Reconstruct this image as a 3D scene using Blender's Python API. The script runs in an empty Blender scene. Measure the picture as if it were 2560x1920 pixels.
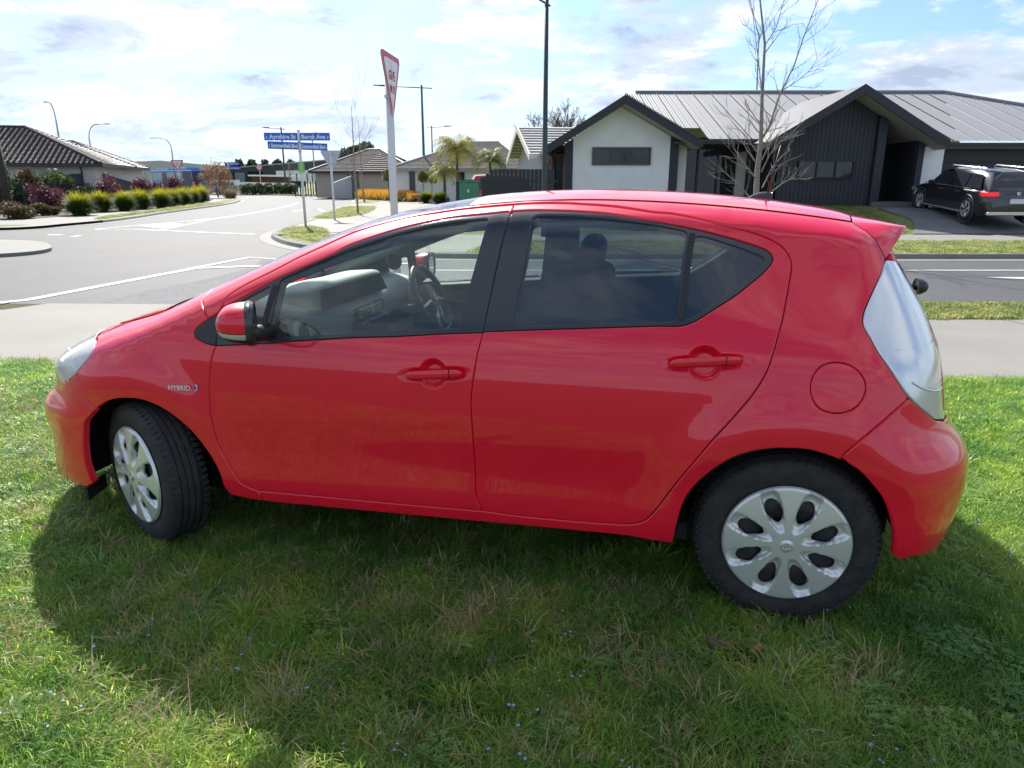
import bpy, bmesh, math, random
import numpy as np
from mathutils import Vector, Matrix
from mathutils.geometry import delaunay_2d_cdt
R = math.radians
rng = np.random.default_rng(7)
random.seed(7)
SC = bpy.context.scene
COL = SC.collection

# ---------------------------------------------------------------- camera, world, sun, exposure
FPX, PITCH, CAM_H = 1775.0, R(15.9), 1.476
cam_d = bpy.data.cameras.new("camera")
cam_d.sensor_width = 36.0
cam_d.lens = FPX / 2560 * 36.0
cam_d.clip_start, cam_d.clip_end = 0.05, 5000
cam_d.dof.use_dof = True
cam_d.dof.focus_distance = 2.7
cam_d.dof.aperture_fstop = 11.0
cam = bpy.data.objects.new("camera", cam_d)
COL.objects.link(cam)
cam.location = (0, 0, CAM_H)
cam.rotation_euler = (R(90) - PITCH, 0, 0)
SC.camera = cam

SUN_AZ, SUN_EL = R(-19), R(41)          # azimuth from +Y towards +X
sdir = Vector((math.sin(SUN_AZ) * math.cos(SUN_EL), math.cos(SUN_AZ) * math.cos(SUN_EL), math.sin(SUN_EL)))
sun_d = bpy.data.lights.new("sun", 'SUN')
sun_d.energy, sun_d.angle, sun_d.color = 3.6, R(0.55), (1.0, 0.95, 0.86)
sun = bpy.data.objects.new("sun", sun_d)
COL.objects.link(sun)
sun.rotation_euler = sdir.to_track_quat('Z', 'Y').to_euler()
sun.location = (-10, 30, 40)

world = bpy.data.worlds.new("World")
SC.world = world
world.use_nodes = True
wn, wl = world.node_tree.nodes, world.node_tree.links
wn.clear()
def wnode(t, **kw):
    n = wn.new(t)
    for k, v in kw.items():
        if k in n.inputs.keys() and not hasattr(n, k): n.inputs[k].default_value = v
        else: setattr(n, k, v)
    return n
sky = wnode('ShaderNodeTexSky', sky_type='NISHITA', sun_disc=False, sun_elevation=SUN_EL, sun_rotation=SUN_AZ, altitude=10, air_density=1.0, dust_density=1.2, ozone_density=1.0)
tc = wnode('ShaderNodeTexCoord')
sep = wnode('ShaderNodeSeparateXYZ')
wl.new(tc.outputs['Generated'], sep.inputs[0])
def wmath(op, a, b=None, clamp=False):
    n = wn.new('ShaderNodeMath'); n.operation = op; n.use_clamp = clamp
    for i, v in enumerate((a, b)):
        if v is None: continue
        if hasattr(v, 'links') or hasattr(v, 'is_linked'): wl.new(v, n.inputs[i])
        else: n.inputs[i].default_value = v
    return n.outputs[0]
zc = wmath('MAXIMUM', sep.outputs[2], 0.0)
den = wmath('ADD', zc, 0.24)
px_, py_ = wmath('DIVIDE', sep.outputs[0], den), wmath('DIVIDE', sep.outputs[1], den)
cmb = wnode('ShaderNodeCombineXYZ'); wl.new(px_, cmb.inputs[0]); wl.new(py_, cmb.inputs[1])
def wmap(scale, loc=(0, 0, 0)):
    m = wn.new('ShaderNodeMapping'); wl.new(cmb.outputs[0], m.inputs['Vector'])
    m.inputs['Scale'].default_value = scale; m.inputs['Location'].default_value = loc
    return m.outputs[0]
def wnoise(vec, scale, detail, rough, dist=0.0):
    n = wn.new('ShaderNodeTexNoise'); wl.new(vec, n.inputs['Vector'])
    n.inputs['Scale'].default_value, n.inputs['Detail'].default_value = scale, detail
    n.inputs['Roughness'].default_value, n.inputs['Distortion'].default_value = rough, dist
    return n.outputs['Fac']
def wramp(fac, stops):
    n = wn.new('ShaderNodeValToRGB'); wl.new(fac, n.inputs[0])
    el = n.color_ramp.elements
    while len(el) < len(stops): el.new(0.5)
    for e, (p, c) in zip(el, stops): e.position = p; e.color = (*c, 1) if len(c) == 3 else c
    n.color_ramp.interpolation = 'EASE'
    return n.outputs[0]
big = wnoise(wmap((1.0, 1.0, 1), (3.3, 1.9, 0)), 1.5, 10, 0.62, 0.25)
det = wnoise(wmap((1.0, 1.3, 1), (8.3, 4.1, 2)), 4.6, 10, 0.66, 0.2)
mixd = wmath('ADD', wmath('MULTIPLY', big, 0.72), wmath('MULTIPLY', det, 0.28))
# side to side: cloudier towards the sun (left of view), broken and bluer to the right and near the horizon
cover = wramp(mixd, [(0.445, (0, 0, 0)), (0.495, (0.5,) * 3), (0.545, (1, 1, 1)), (1.0, (1, 1, 1))])
shade = wramp(wnoise(wmap((1.0, 1.2, 1), (11.7, 7.3, 5)), 2.2, 9, 0.6, 0.3), [(0.34, (1.9, 2.3, 3.1)), (0.46, (3.2, 3.6, 4.3)), (0.55, (4.9, 5.1, 5.4)), (0.68, (6.6, 6.6, 6.6))])
# clouds near the sun glow brighter
dotn = wn.new('ShaderNodeVectorMath'); dotn.operation = 'DOT_PRODUCT'
wl.new(tc.outputs['Generated'], dotn.inputs[0]); dotn.inputs[1].default_value = tuple(sdir)
glow = wmath('POWER', wmath('MAXIMUM', dotn.outputs['Value'], 0.0), 3.0)
gl2 = wmath('ADD', wmath('MULTIPLY', glow, 0.30), 0.85)
cm = wn.new('ShaderNodeVectorMath'); cm.operation = 'SCALE'
wl.new(shade, cm.inputs[0]); wl.new(gl2, cm.inputs['Scale'])
skyb = wn.new('ShaderNodeVectorMath'); skyb.operation = 'MULTIPLY'
wl.new(sky.outputs[0], skyb.inputs[0]); skyb.inputs[1].default_value = (0.42, 0.56, 0.78)
skm = wn.new('ShaderNodeMix'); skm.data_type = 'RGBA'
wl.new(cover, skm.inputs['Factor']); wl.new(skyb.outputs[0], skm.inputs['A']); wl.new(cm.outputs[0], skm.inputs['B'])
bg = wn.new('ShaderNodeBackground'); bg.inputs['Strength'].default_value = 0.1
hz = wmath('MULTIPLY', wmath('POWER', wmath('SUBTRACT', 1.0, zc, True), 9.0), 0.80)
hm = wn.new('ShaderNodeMix'); hm.data_type = 'RGBA'; wl.new(hz, hm.inputs['Factor']); wl.new(skm.outputs['Result'], hm.inputs['A']); hm.inputs['B'].default_value = (3.3, 4.0, 4.9, 1)
wl.new(hm.outputs['Result'], bg.inputs['Color'])
wo = wn.new('ShaderNodeOutputWorld'); wl.new(bg.outputs[0], wo.inputs['Surface'])

SC.view_settings.view_transform = 'Standard'
SC.view_settings.look = 'None'
SC.view_settings.exposure = 1.27
SC.view_settings.gamma = 1.0
SC.cycles.max_bounces = 8
SC.cycles.transparent_max_bounces = 24
SC.cycles.use_denoising = True
SC.cycles.caustics_reflective = False
SC.cycles.caustics_refractive = False

# ---------------------------------------------------------------- materials
def lin(c):
    return tuple((v / 12.92 if v <= 0.04045 else ((v + 0.055) / 1.055) ** 2.4) for v in c)
MATS = {}
def mat(name, col=(0.5, 0.5, 0.5), rough=0.6, metal=0.0, coat=0.0, spec=0.5, var=0.0, vscale=8.0, bump=0.0, bscale=40.0, col2=None, trans=0.0, emit=None, coords='Object', detail=4):
    """Principled material; col2/var blend a second colour by noise, bump adds fine relief."""
    if name in MATS: return MATS[name]
    m = bpy.data.materials.new(name); m.use_nodes = True
    nt = m.node_tree; n = nt.nodes; l = nt.links
    b = n['Principled BSDF']
    b.inputs['Base Color'].default_value = (*col, 1)
    b.inputs['Roughness'].default_value = rough
    b.inputs['Metallic'].default_value = metal
    b.inputs['Coat Weight'].default_value = coat
    b.inputs['Coat Roughness'].default_value = 0.03
    b.inputs['Specular IOR Level'].default_value = spec
    if emit:
        b.inputs['Emission Color'].default_value = (*emit[:3], 1); b.inputs['Emission Strength'].default_value = emit[3]
    tcn = n.new('ShaderNodeTexCoord')
    vec = tcn.outputs[coords]
    if var > 0 or col2:
        c2 = col2 or tuple(max(0, c * (1 - var)) for c in col)
        c1 = col if col2 else tuple(min(1, c * (1 + var)) for c in col)
        nz = n.new('ShaderNodeTexNoise'); nz.inputs['Scale'].default_value = vscale; nz.inputs['Detail'].default_value = detail
        nz.inputs['Roughness'].default_value = 0.6
        l.new(vec, nz.inputs['Vector'])
        rp = n.new('ShaderNodeValToRGB'); rp.color_ramp.elements[0].position = 0.35; rp.color_ramp.elements[1].position = 0.65
        rp.color_ramp.elements[0].color = (*c1, 1); rp.color_ramp.elements[1].color = (*c2, 1)
        l.new(nz.outputs['Fac'], rp.inputs[0]); l.new(rp.outputs[0], b.inputs['Base Color'])
    if bump > 0:
        nb = n.new('ShaderNodeTexNoise'); nb.inputs['Scale'].default_value = bscale; nb.inputs['Detail'].default_value = 3
        l.new(vec, nb.inputs['Vector'])
        bp = n.new('ShaderNodeBump'); bp.inputs['Strength'].default_value = bump; bp.inputs['Distance'].default_value = 0.01
        l.new(nb.outputs['Fac'], bp.inputs['Height']); l.new(bp.outputs[0], b.inputs['Normal'])
    if trans > 0:
        tr = n.new('ShaderNodeBsdfTranslucent')
        src = b.inputs['Base Color'].links[0].from_socket if b.inputs['Base Color'].is_linked else None
        if src:
            l.new(src, tr.inputs[0])
        else: tr.inputs[0].default_value = (*col, 1)
        mx = n.new('ShaderNodeMixShader'); mx.inputs[0].default_value = trans
        out = n['Material Output']
        l.new(b.outputs[0], mx.inputs[1]); l.new(tr.outputs[0], mx.inputs[2]); l.new(mx.outputs[0], out.inputs['Surface'])
    MATS[name] = m
    return m
def glass(name, tint, rough=0.0, body=None, refl=1.0):
    """single pane: tinted see-through plus Fresnel mirror."""
    if name in MATS: return MATS[name]
    m = bpy.data.materials.new(name); m.use_nodes = True
    n = m.node_tree.nodes; l = m.node_tree.links; n.clear()
    t = n.new('ShaderNodeBsdfTransparent'); t.inputs[0].default_value = (*tint, 1)
    g = n.new('ShaderNodeBsdfGlossy'); g.inputs['Roughness'].default_value = rough; g.inputs[0].default_value = (refl,) * 3 + (1,)
    f = n.new('ShaderNodeFresnel'); f.inputs[0].default_value = 1.52
    mx = n.new('ShaderNodeMixShader'); o = n.new('ShaderNodeOutputMaterial')
    first = t.outputs[0]
    if body:
        d = n.new('ShaderNodeBsdfDiffuse'); d.inputs[0].default_value = (*body[:3], 1)
        m2 = n.new('ShaderNodeMixShader'); m2.inputs[0].default_value = body[3]
        l.new(t.outputs[0], m2.inputs[1]); l.new(d.outputs[0], m2.inputs[2]); first = m2.outputs[0]
    l.new(f.outputs[0], mx.inputs[0]); l.new(first, mx.inputs[1]); l.new(g.outputs[0], mx.inputs[2]); l.new(mx.outputs[0], o.inputs[0])
    MATS[name] = m
    return m

# ---------------------------------------------------------------- helpers
def link(o, parent=None):
    COL.objects.link(o)
    if parent: o.parent = parent
    return o
def tag(o, label=None, cat=None, group=None, kind=None):
    if label: o['label'] = label
    if cat: o['category'] = cat
    if group: o['group'] = group
    if kind: o['kind'] = kind
    return o
def empty(name, loc=(0, 0, 0), rz=0.0, label=None, cat=None, group=None):
    o = bpy.data.objects.new(name, None); o.empty_display_size = 0.2
    o.location = loc; o.rotation_euler = (0, 0, rz)
    link(o); return tag(o, label, cat, group)
def mesh_obj(name, verts, faces, m, parent=None, smooth=False, normals=None):
    me = bpy.data.meshes.new(name)
    me.from_pydata([tuple(v) for v in verts], [], [tuple(int(i) for i in f) for f in faces])
    if m: me.materials.append(m)
    if smooth: me.shade_smooth()
    me.update()
    if normals is not None:
        me.shade_smooth(); me.normals_split_custom_set_from_vertices([tuple(v) for v in normals])
    o = bpy.data.objects.new(name, me)
    return link(o, parent)
def copy_tree(o, parent=None):
    c = o.copy(); COL.objects.link(c); c.parent = parent
    for ch in list(o.children): copy_tree(ch, c)
    return c
class MB:
    """collects shapes, builds them as one mesh object"""
    def __init__(s): s.v, s.f = [], []
    def add(s, vs, fs):
        k = len(s.v); s.v += [tuple(v) for v in vs]; s.f += [tuple(i + k for i in f) for f in fs]; return s
    def box(s, c, d, rz=0.0, bev=0.0):
        x, y, z = d[0] / 2, d[1] / 2, d[2] / 2
        cr, sr = math.cos(rz), math.sin(rz)
        vs = []
        if bev <= 0:
            for sx, sy, sz in ((-1, -1, -1), (1, -1, -1), (1, 1, -1), (-1, 1, -1), (-1, -1, 1), (1, -1, 1), (1, 1, 1), (-1, 1, 1)):
                a, b = sx * x, sy * y
                vs.append((c[0] + a * cr - b * sr, c[1] + a * sr + b * cr, c[2] + sz * z))
            return s.add(vs, [(0, 3, 2, 1), (4, 5, 6, 7), (0, 1, 5, 4), (1, 2, 6, 5), (2, 3, 7, 6), (3, 0, 4, 7)])
        rings = [(-z, bev), (-z + bev, 0), (z - bev, 0), (z, bev)]
        for zz, ins in rings:
            for a, b in ((-x + ins, -y + ins), (x - ins, -y + ins), (x - ins, y - ins), (-x + ins, y - ins)):
                vs.append((c[0] + a * cr - b * sr, c[1] + a * sr + b * cr, c[2] + zz))
        fs = [(0, 3, 2, 1), (12, 13, 14, 15)]
        for k in range(3):
            for i in range(4): j = (i + 1) % 4; fs.append((k * 4 + i, k * 4 + j, k * 4 + 4 + j, k * 4 + 4 + i))
        return s.add(vs, fs)
    def tube(s, pts, rad, n=8, cap=True):
        pts = [Vector(p) for p in pts]
        if not hasattr(rad, '__len__'): rad = [rad] * len(pts)
        vs, fs = [], []
        up = None
        for i, p in enumerate(pts):
            t = (pts[min(i + 1, len(pts) - 1)] - pts[max(i - 1, 0)]).normalized()
            if up is None:
                up = Vector((0, 0, 1)) if abs(t.z) < 0.9 else Vector((1, 0, 0))
            a = t.cross(up).normalized(); b = a.cross(t).normalized(); up = b
            for k in range(n):
                an = 2 * math.pi * k / n
                vs.append(p + (a * math.cos(an) + b * math.sin(an)) * rad[i])
        for i in range(len(pts) - 1):
            for k in range(n):
                k2 = (k + 1) % n
                fs.append((i * n + k, i * n + k2, (i + 1) * n + k2, (i + 1) * n + k))
        if cap:
            fs.append(tuple(range(n))[::-1]); fs.append(tuple((len(pts) - 1) * n + k for k in range(n)))
        return s.add(vs, fs)
    def lathe(s, prof, n=24, c=(0, 0, 0), axis='z'):
        vs, fs = [], []
        for r, h in prof:
            for k in range(n):
                a = 2 * math.pi * k / n
                x, y = r * math.cos(a), r * math.sin(a)
                p = (x, y, h) if axis == 'z' else ((x, h, y) if axis == 'y' else (h, x, y))
                vs.append((p[0] + c[0], p[1] + c[1], p[2] + c[2]))
        for i in range(len(prof) - 1):
            for k in range(n):
                k2 = (k + 1) % n
                fs.append((i * n + k, i * n + k2, (i + 1) * n + k2, (i + 1) * n + k))
        return s.add(vs, fs)
    def prism(s, poly, z0, z1):
        n = len(poly)
        return s.add([(x, y, z0) for x, y in poly] + [(x, y, z1) for x, y in poly],
                     [tuple(range(n))[::-1], tuple(range(n, 2 * n))] + [(i, (i + 1) % n, n + (i + 1) % n, n + i) for i in range(n)])
    def quad(s, a, b, c, d): return s.add([a, b, c, d], [(0, 1, 2, 3)])
    def slab(s, pts, t):
        """polygon in space given thickness t against its normal"""
        P = [Vector(p) for p in pts]; nrm = Vector((0, 0, 0))
        for i in range(len(P)):
            nrm += P[i].cross(P[(i + 1) % len(P)])
        nrm.normalize(); Q = [p - nrm * t for p in P]; n = len(P)
        return s.add(P + Q, [tuple(range(n)), tuple(range(n, 2 * n))[::-1]] + [(i, n + i, n + (i + 1) % n, (i + 1) % n) for i in range(n)])
    def build(s, name, m, parent=None, smooth=False):
        o = mesh_obj(name, s.v, s.f, m, parent, smooth)
        return o
def shade_auto(o, ang=35):
    me = o.data
    me.shade_smooth(); me.set_sharp_from_angle(angle=R(ang)); return o
_DG = None
def text(name, body, size, m, parent, loc, rot, extrude=0.002, sx=1.0, align='CENTER', shear=0.0, bold=0.0):
    """lettering as a real extruded mesh"""
    c = bpy.data.curves.new(name, 'FONT'); c.body = body; c.size = size; c.extrude = extrude; c.offset = bold; c.shear = shear
    c.align_x = align; c.align_y = 'CENTER'; c.resolution_u = 3
    t = bpy.data.objects.new(name, c); COL.objects.link(t)
    me = bpy.data.meshes.new_from_object(t.evaluated_get(bpy.context.evaluated_depsgraph_get()))
    bpy.data.objects.remove(t); bpy.data.curves.remove(c)
    me.materials.clear(); me.materials.append(m); me.name = name
    o = bpy.data.objects.new(name, me); o.location = loc; o.rotation_euler = rot; o.scale = (sx, 1, 1); o['kind'] = 'stuff' if False else 'thing'
    del o['kind']
    return link(o, parent)
CT, ST = math.cos(PITCH), math.sin(PITCH)
def at(u, v, y):
    """place at distance y along the street for a bearing and elevation measured in the photograph"""
    a, b = (u - 1280) / FPX, (v - 960) / FPX
    d = (a, CT - b * ST, -ST - b * CT)
    t = y / d[1]
    return Vector((d[0] * t, y, CAM_H + d[2] * t))
def inside(poly, P):
    poly = np.asarray(poly); x, y = P[:, 0], P[:, 1]; c = np.zeros(len(P), bool)
    j = len(poly) - 1
    for i in range(len(poly)):
        xi, yi, xj, yj = *poly[i], *poly[j]
        m = ((yi > y) != (yj > y)) & (x < (xj - xi) * (y - yi) / (yj - yi + 1e-12) + xi)
        c ^= m; j = i
    return c
# ---------------------------------------------------------------- ground, roads, paths
def noise_mix(name, cols, scale, rough, bump, bscale, speck=None, coords='Object'):
    m = bpy.data.materials.new(name); m.use_nodes = True
    n = m.node_tree.nodes; l = m.node_tree.links; b = n['Principled BSDF']
    b.inputs['Roughness'].default_value = rough; b.inputs['Specular IOR Level'].default_value = 0.25 if rough > .9 else 0.4
    t = n.new('ShaderNodeTexCoord')
    def nz(sc, det=5):
        q = n.new('ShaderNodeTexNoise'); q.inputs['Scale'].default_value = sc; q.inputs['Detail'].default_value = det
        q.inputs['Roughness'].default_value = 0.65; l.new(t.outputs[coords], q.inputs['Vector']); return q.outputs['Fac']
    def rp(f, st):
        r = n.new('ShaderNodeValToRGB'); l.new(f, r.inputs[0]); el = r.color_ramp.elements
        while len(el) < len(st): el.new(0.5)
        for e, (p, c) in zip(el, st): e.position = p; e.color = (*c, 1)
        return r.outputs[0]
    c = rp(nz(scale), [(0.3, cols[0]), (0.7, cols[1])])
    if speck:
        sp = rp(nz(speck[0], 2), [(speck[1], (0, 0, 0)), (speck[1] + 0.06, (1, 1, 1))])
        mx = n.new('ShaderNodeMix'); mx.data_type = 'RGBA'; l.new(sp, mx.inputs['Factor']); l.new(c, mx.inputs['A'])
        mx.inputs['B'].default_value = (*speck[2], 1); c = mx.outputs['Result']
    l.new(c, b.inputs['Base Color'])
    bp = n.new('ShaderNodeBump'); bp.inputs['Strength'].default_value = bump; bp.inputs['Distance'].default_value = 0.006
    l.new(nz(bscale, 2), bp.inputs['Height']); l.new(bp.outputs[0], b.inputs['Normal'])
    MATS[name] = m; return m
M_asph = noise_mix('asphalt', [(0.058, 0.059, 0.062), (0.076, 0.077, 0.080)], 0.6, 0.75, 0.55, 90, speck=(160, 0.60, (0.17, 0.17, 0.175)))
M_chip = noise_mix('chipseal', [(0.13, 0.13, 0.132), (0.18, 0.18, 0.183)], 3.0, 0.97, 0.9, 60, speck=(75, 0.53, (0.34, 0.34, 0.34)))
M_conc = noise_mix('concrete_path', [(0.20, 0.19, 0.172), (0.245, 0.235, 0.213)], 0.8, 0.8, 0.2, 60, speck=(14, 0.66, (0.20, 0.19, 0.17)))
M_kerb = noise_mix('kerb_concrete', [(0.16, 0.157, 0.15), (0.21, 0.205, 0.195)], 2.0, 0.85, 0.3, 60)
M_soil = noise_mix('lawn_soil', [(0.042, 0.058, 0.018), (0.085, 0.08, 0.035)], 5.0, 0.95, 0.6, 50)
M_farlawn = noise_mix('mown_grass', [(0.12, 0.16, 0.04), (0.20, 0.21, 0.07)], 2.2, 0.9, 0.9, 40, speck=(30, 0.56, (0.10, 0.15, 0.03)))
M_bark = noise_mix('bark_mulch', [(0.09, 0.075, 0.06), (0.17, 0.145, 0.12)], 6.0, 0.95, 1.0, 50)
M_paint = noise_mix('road_paint', [(0.50, 0.50, 0.49), (0.60, 0.60, 0.59)], 3.0, 0.6, 0.25, 80, speck=(40, 0.68, (0.42, 0.42, 0.42)))
M_drive = noise_mix('driveway_concrete', [(0.13, 0.13, 0.13), (0.19, 0.188, 0.185)], 1.5, 0.8, 0.2, 60)
def sheet(name, poly, z, m, kind='structure', sub=None):
    v = [Vector((x, y)) for x, y in poly]
    r = delaunay_2d_cdt(v, [(i, (i + 1) % len(v)) for i in range(len(v))], [], 1, 1e-5)
    V, F = r[0], [f for f in r[2]]
    P = np.array([[p.x, p.y] for p in V]); keep = []
    for f in F:
        c = P[list(f)].mean(0)
        if inside(poly, c[None])[0]: keep.append(f)
    o = mesh_obj(name, [(p.x, p.y, z) for p in V], keep, m)
    for p in o.data.polygons:
        if p.normal.z < 0: p.flip()
    return tag(o, kind=kind)
RZ = -0.10
sheet('ground', [(-900, -30), (900, -30), (900, 2500), (-900, 2500)], RZ - 0.03, M_farlawn)
road = sheet('road', [(-70, 8.4), (70, 8.4), (70, 17), (0, 17), (-2, 110), (-80, 130), (-120, 60), (-120, 8.4)], RZ, M_asph)
chip = sheet('chipseal_patch', [(-5.62, 9.35), (-5.55, 10.4), (-5.15, 11.8), (-4.95, 13.6), (-5.3, 15.2), (2.5, 15.2), (0.5, 9.2)], RZ + 0.004, M_chip)
def smooth_poly(P, k=2, closed=True):
    P = [Vector(p) for p in P]
    for _ in range(k):
        Q = []
        n = len(P)
        for i in range(n if closed else n - 1):
            a, b = P[i], P[(i + 1) % n]
            Q += [a * 0.75 + b * 0.25, a * 0.25 + b * 0.75]
        if not closed: Q = [P[0]] + Q + [P[-1]]
        P = Q
    return [(p.x, p.y) for p in P]
def kerb(name, line, z0, z1, w=0.16, side=1, m=None, dark=True):
    """kerb stones swept along a line: sloped face, flat top"""
    L = [Vector(p) for p in line]; vs, fs = [], []
    prof = [(0.0, z0 - 0.05), (0.0, z0 + 0.008), (0.035, z1 - 0.012), (0.05, z1 + 0.002), (w, z1 + 0.003), (w, z0 - 0.05)]
    for i, p in enumerate(L):
        t = (L[min(i + 1, len(L) - 1)] - L[max(i - 1, 0)]).normalized(); nn = Vector((-t.y, t.x)) * side
        for a, z in prof: q = p + nn * a; vs.append((q.x, q.y, z))
    k = len(prof)
    for i in range(len(L) - 1):
        for j in range(k - 1): fs.append((i * k + j, (i + 1) * k + j, (i + 1) * k + j + 1, i * k + j + 1))
    return tag(mesh_obj(name, vs, fs, m or M_kerb), kind='structure')
def channel(name, line, side, w=0.32):
    L = [Vector(p) for p in line]; vs, fs = [], []
    for i, p in enumerate(L):
        t = (L[min(i + 1, len(L) - 1)] - L[max(i - 1, 0)]).normalized(); nn = Vector((-t.y, t.x)) * side
        q = p + nn * w; vs += [(p.x, p.y, RZ + 0.010), (q.x, q.y, RZ + 0.006)]
    for i in range(len(L) - 1): fs.append((2 * i, 2 * i + 2, 2 * i + 3, 2 * i + 1))
    return tag(mesh_obj(name, vs, fs, M_conc), kind='structure')
# near verge (raised land the car is parked on)
nearpath = [(-40, 7.3), (-14, 6.45), (-4.31, 5.79), (-3.91, 5.88), (-1.0, 5.6), (3.34, 5.31), (15, 4.75), (40, 3.6), (40, 7.6), (15, 7.72), (2.5, 7.82), (0.2, 8.0), (-1.2, 8.4), (-2.0, 8.86), (-4.6, 8.84), (-5.85, 8.9), (-6.1, 8.42), (-14, 8.7), (-40, 9.2)]
near_edge = [(-40, 9.7), (-14, 9.2), (-6.6, 8.95), (-5.9, 8.93), (-4.6, 8.86), (-2.0, 8.88), (2, 8.92), (40, 8.86)]
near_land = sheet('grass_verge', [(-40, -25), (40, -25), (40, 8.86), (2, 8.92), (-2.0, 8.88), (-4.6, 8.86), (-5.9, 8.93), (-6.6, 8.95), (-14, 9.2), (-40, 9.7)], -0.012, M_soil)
sheet('footpath', nearpath, 0.0, M_conc)
kerb('kerb', [(40, 8.92), (2, 8.98), (-1.6, 8.95)], RZ, -0.004, side=-1 * -1)
kerb('kerb', [(-6.4, 9.02), (-14, 9.26), (-40, 9.76)], RZ, -0.004, side=1)
channel('gutter', [(40, 8.93), (2, 8.99), (-2.0, 8.96), (-6.6, 9.03), (-14, 9.27), (-40, 9.77)], -1, 0.22)
# expansion joints in the near path
for i, (x0, x1) in enumerate([(-7.4, -7.6), (-3.2, -3.6), (1.2, 1.0), (5.4, 5.5), (9.6, 9.9)]):
    MB().slab([(x0, 5.85 if x0 < 0 else 5.3, 0.0025), (x0 + 0.018, 5.85 if x0 < 0 else 5.3, 0.0025), (x1 + 0.018, 7.8, 0.0025), (x1, 7.8, 0.0025)], 0.002).build('path_joint', mat('joint', (0.15, 0.14, 0.12), 0.9))['kind'] = 'structure'
# far side land
farB_kerb = smooth_poly([(60, 15.12), (3, 15.12), (-1.2, 15.15), (-2.6, 15.5), (-4.4, 16.7), (-6.0, 18.7), (-7.3, 21.6), (-7.75, 24.5), (-8.05, 28.5), (-8.5, 32), (-9.6, 39), (-10.9, 47), (-12.2, 58), (-15.2, 70), (-19.5, 80), (-26, 86), (-36, 92), (-60, 98), (-90, 102)], 2, False)
farB = [(p[0] + 0.1, p[1] + 0.1) for p in farB_kerb] + [(-90, 400), (400, 400), (400, 15.2)]
sheet('far_verge', farB, 0.0, M_farlawn)
kerb('kerb', farB_kerb, RZ, 0.005, side=-1)
channel('gutter', farB_kerb, 1)
bpath = [(-2.2, 15.55), (-4.2, 16.9), (-5.8, 18.9), (-7.1, 21.8), (-7.55, 24.6), (-7.85, 28.6), (-8.3, 32.2), (-9.4, 39), (-10.7, 47), (-12.0, 58), (-14.9, 69.8), (-19.2, 79.6), (-25.9, 85.6), (-24, 89.5), (-16, 84), (-9.5, 76), (-6.4, 64), (-4.6, 52), (-3.4, 40), (-2.6, 30), (-2.0, 24), (-1.2, 21.3), (60, 20.95), (60, 18.45), (-0.2, 18.45), (-0.6, 16.6), (-1.0, 15.55)]
sheet('footpath', bpath, 0.005, M_conc)
sheet('grass_island', smooth_poly([(-7.55, 24.0), (-7.15, 22.0), (-6.2, 19.6), (-4.6, 17.5), (-4.1, 17.7), (-4.9, 19.0), (-5.1, 20.6), (-6.0, 21.6), (-5.9, 23.2), (-6.7, 24.7)]), 0.012, M_farlawn)
sheet('grass_island', smooth_poly([(-8.1, 29.9), (-8.55, 33), (-9.4, 38), (-10.4, 44.5), (-8.3, 45.5), (-7.4, 39), (-6.8, 33.4), (-7.5, 29.8)]), 0.012, M_farlawn)
sheet('grass_island', smooth_poly([(-11.2, 51.5), (-12.0, 57.5), (-12.4, 61), (-10.6, 60), (-10.0, 55), (-10.3, 51.3)]), 0.012, M_farlawn)
sheet('driveway', [(4.5, 20.95), (7.2, 20.95), (9.2, 28.5), (17, 28.5), (26, 20.95), (34, 20.95), (30, 34), (7, 34)], 0.014, M_drive)
# left land
cK = smooth_poly([(-90, 26.5), (-40, 25.0), (-22, 24.2), (-17.2, 24.1), (-16.3, 24.9), (-16.4, 26.8), (-16.25, 28.6), (-16.5, 31.5), (-17.6, 36.7), (-18.7, 43.5), (-19.9, 51.4), (-22.1, 59.7), (-25.0, 67.5), (-29.0, 75), (-35, 80), (-60, 84), (-90, 86)], 2, False)
sheet('left_verge', [(p[0] - 0.1, p[1] + 0.02) for p in cK] + [(-90, 26.6)], -0.005, M_conc)
kerb('kerb', [p for p in cK if p[1] < 25.5 and p[0] < -16.9], RZ, 0.0, side=1)
kerb('kerb', [p for p in cK if p[0] > -36 and p[1] > 28.7], RZ, 0.0, side=1)
channel('gutter', cK, -1)
sheet('grass_strip', [(-18.0, 24.45), (-40, 25.6), (-60, 26.4), (-60, 28.2), (-40, 27.3), (-19.5, 26.0), (-17.2, 25.9)], 0.004, M_farlawn)
sheet('grass_strip', smooth_poly([(-16.75, 29.3), (-17.1, 32.0), (-18.1, 37), (-19.2, 43.7), (-20.4, 51.6), (-22.6, 60), (-24.2, 64.5), (-24.8, 63.5), (-23.0, 57.5), (-21.4, 50.2), (-19.9, 43), (-18.4, 35.5), (-17.5, 30.3)]), 0.004, M_farlawn)
gardL = [(-90, 31.5), (-40, 29.5), (-23, 28.6), (-20.0, 29.8), (-19.85, 32.2), (-20.3, 36), (-20.9, 41), (-22.2, 50.5), (-24.6, 60), (-27.5, 68), (-90, 74)]
sheet('garden_bed', gardL, 0.010, M_bark)
# concrete island at the left edge
isl = smooth_poly([(-20, 20.2), (-15, 19.6), (-13.2, 19.35), (-12.3, 18.9), (-11.3, 17.7), (-10.75, 16.8), (-10.7, 16.0), (-11.2, 15.4), (-13, 15.1), (-20, 15.0)])
il = MB().prism(isl, RZ - 0.05, -0.02).build('traffic_island', M_conc); tag(il, kind='structure')
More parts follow.
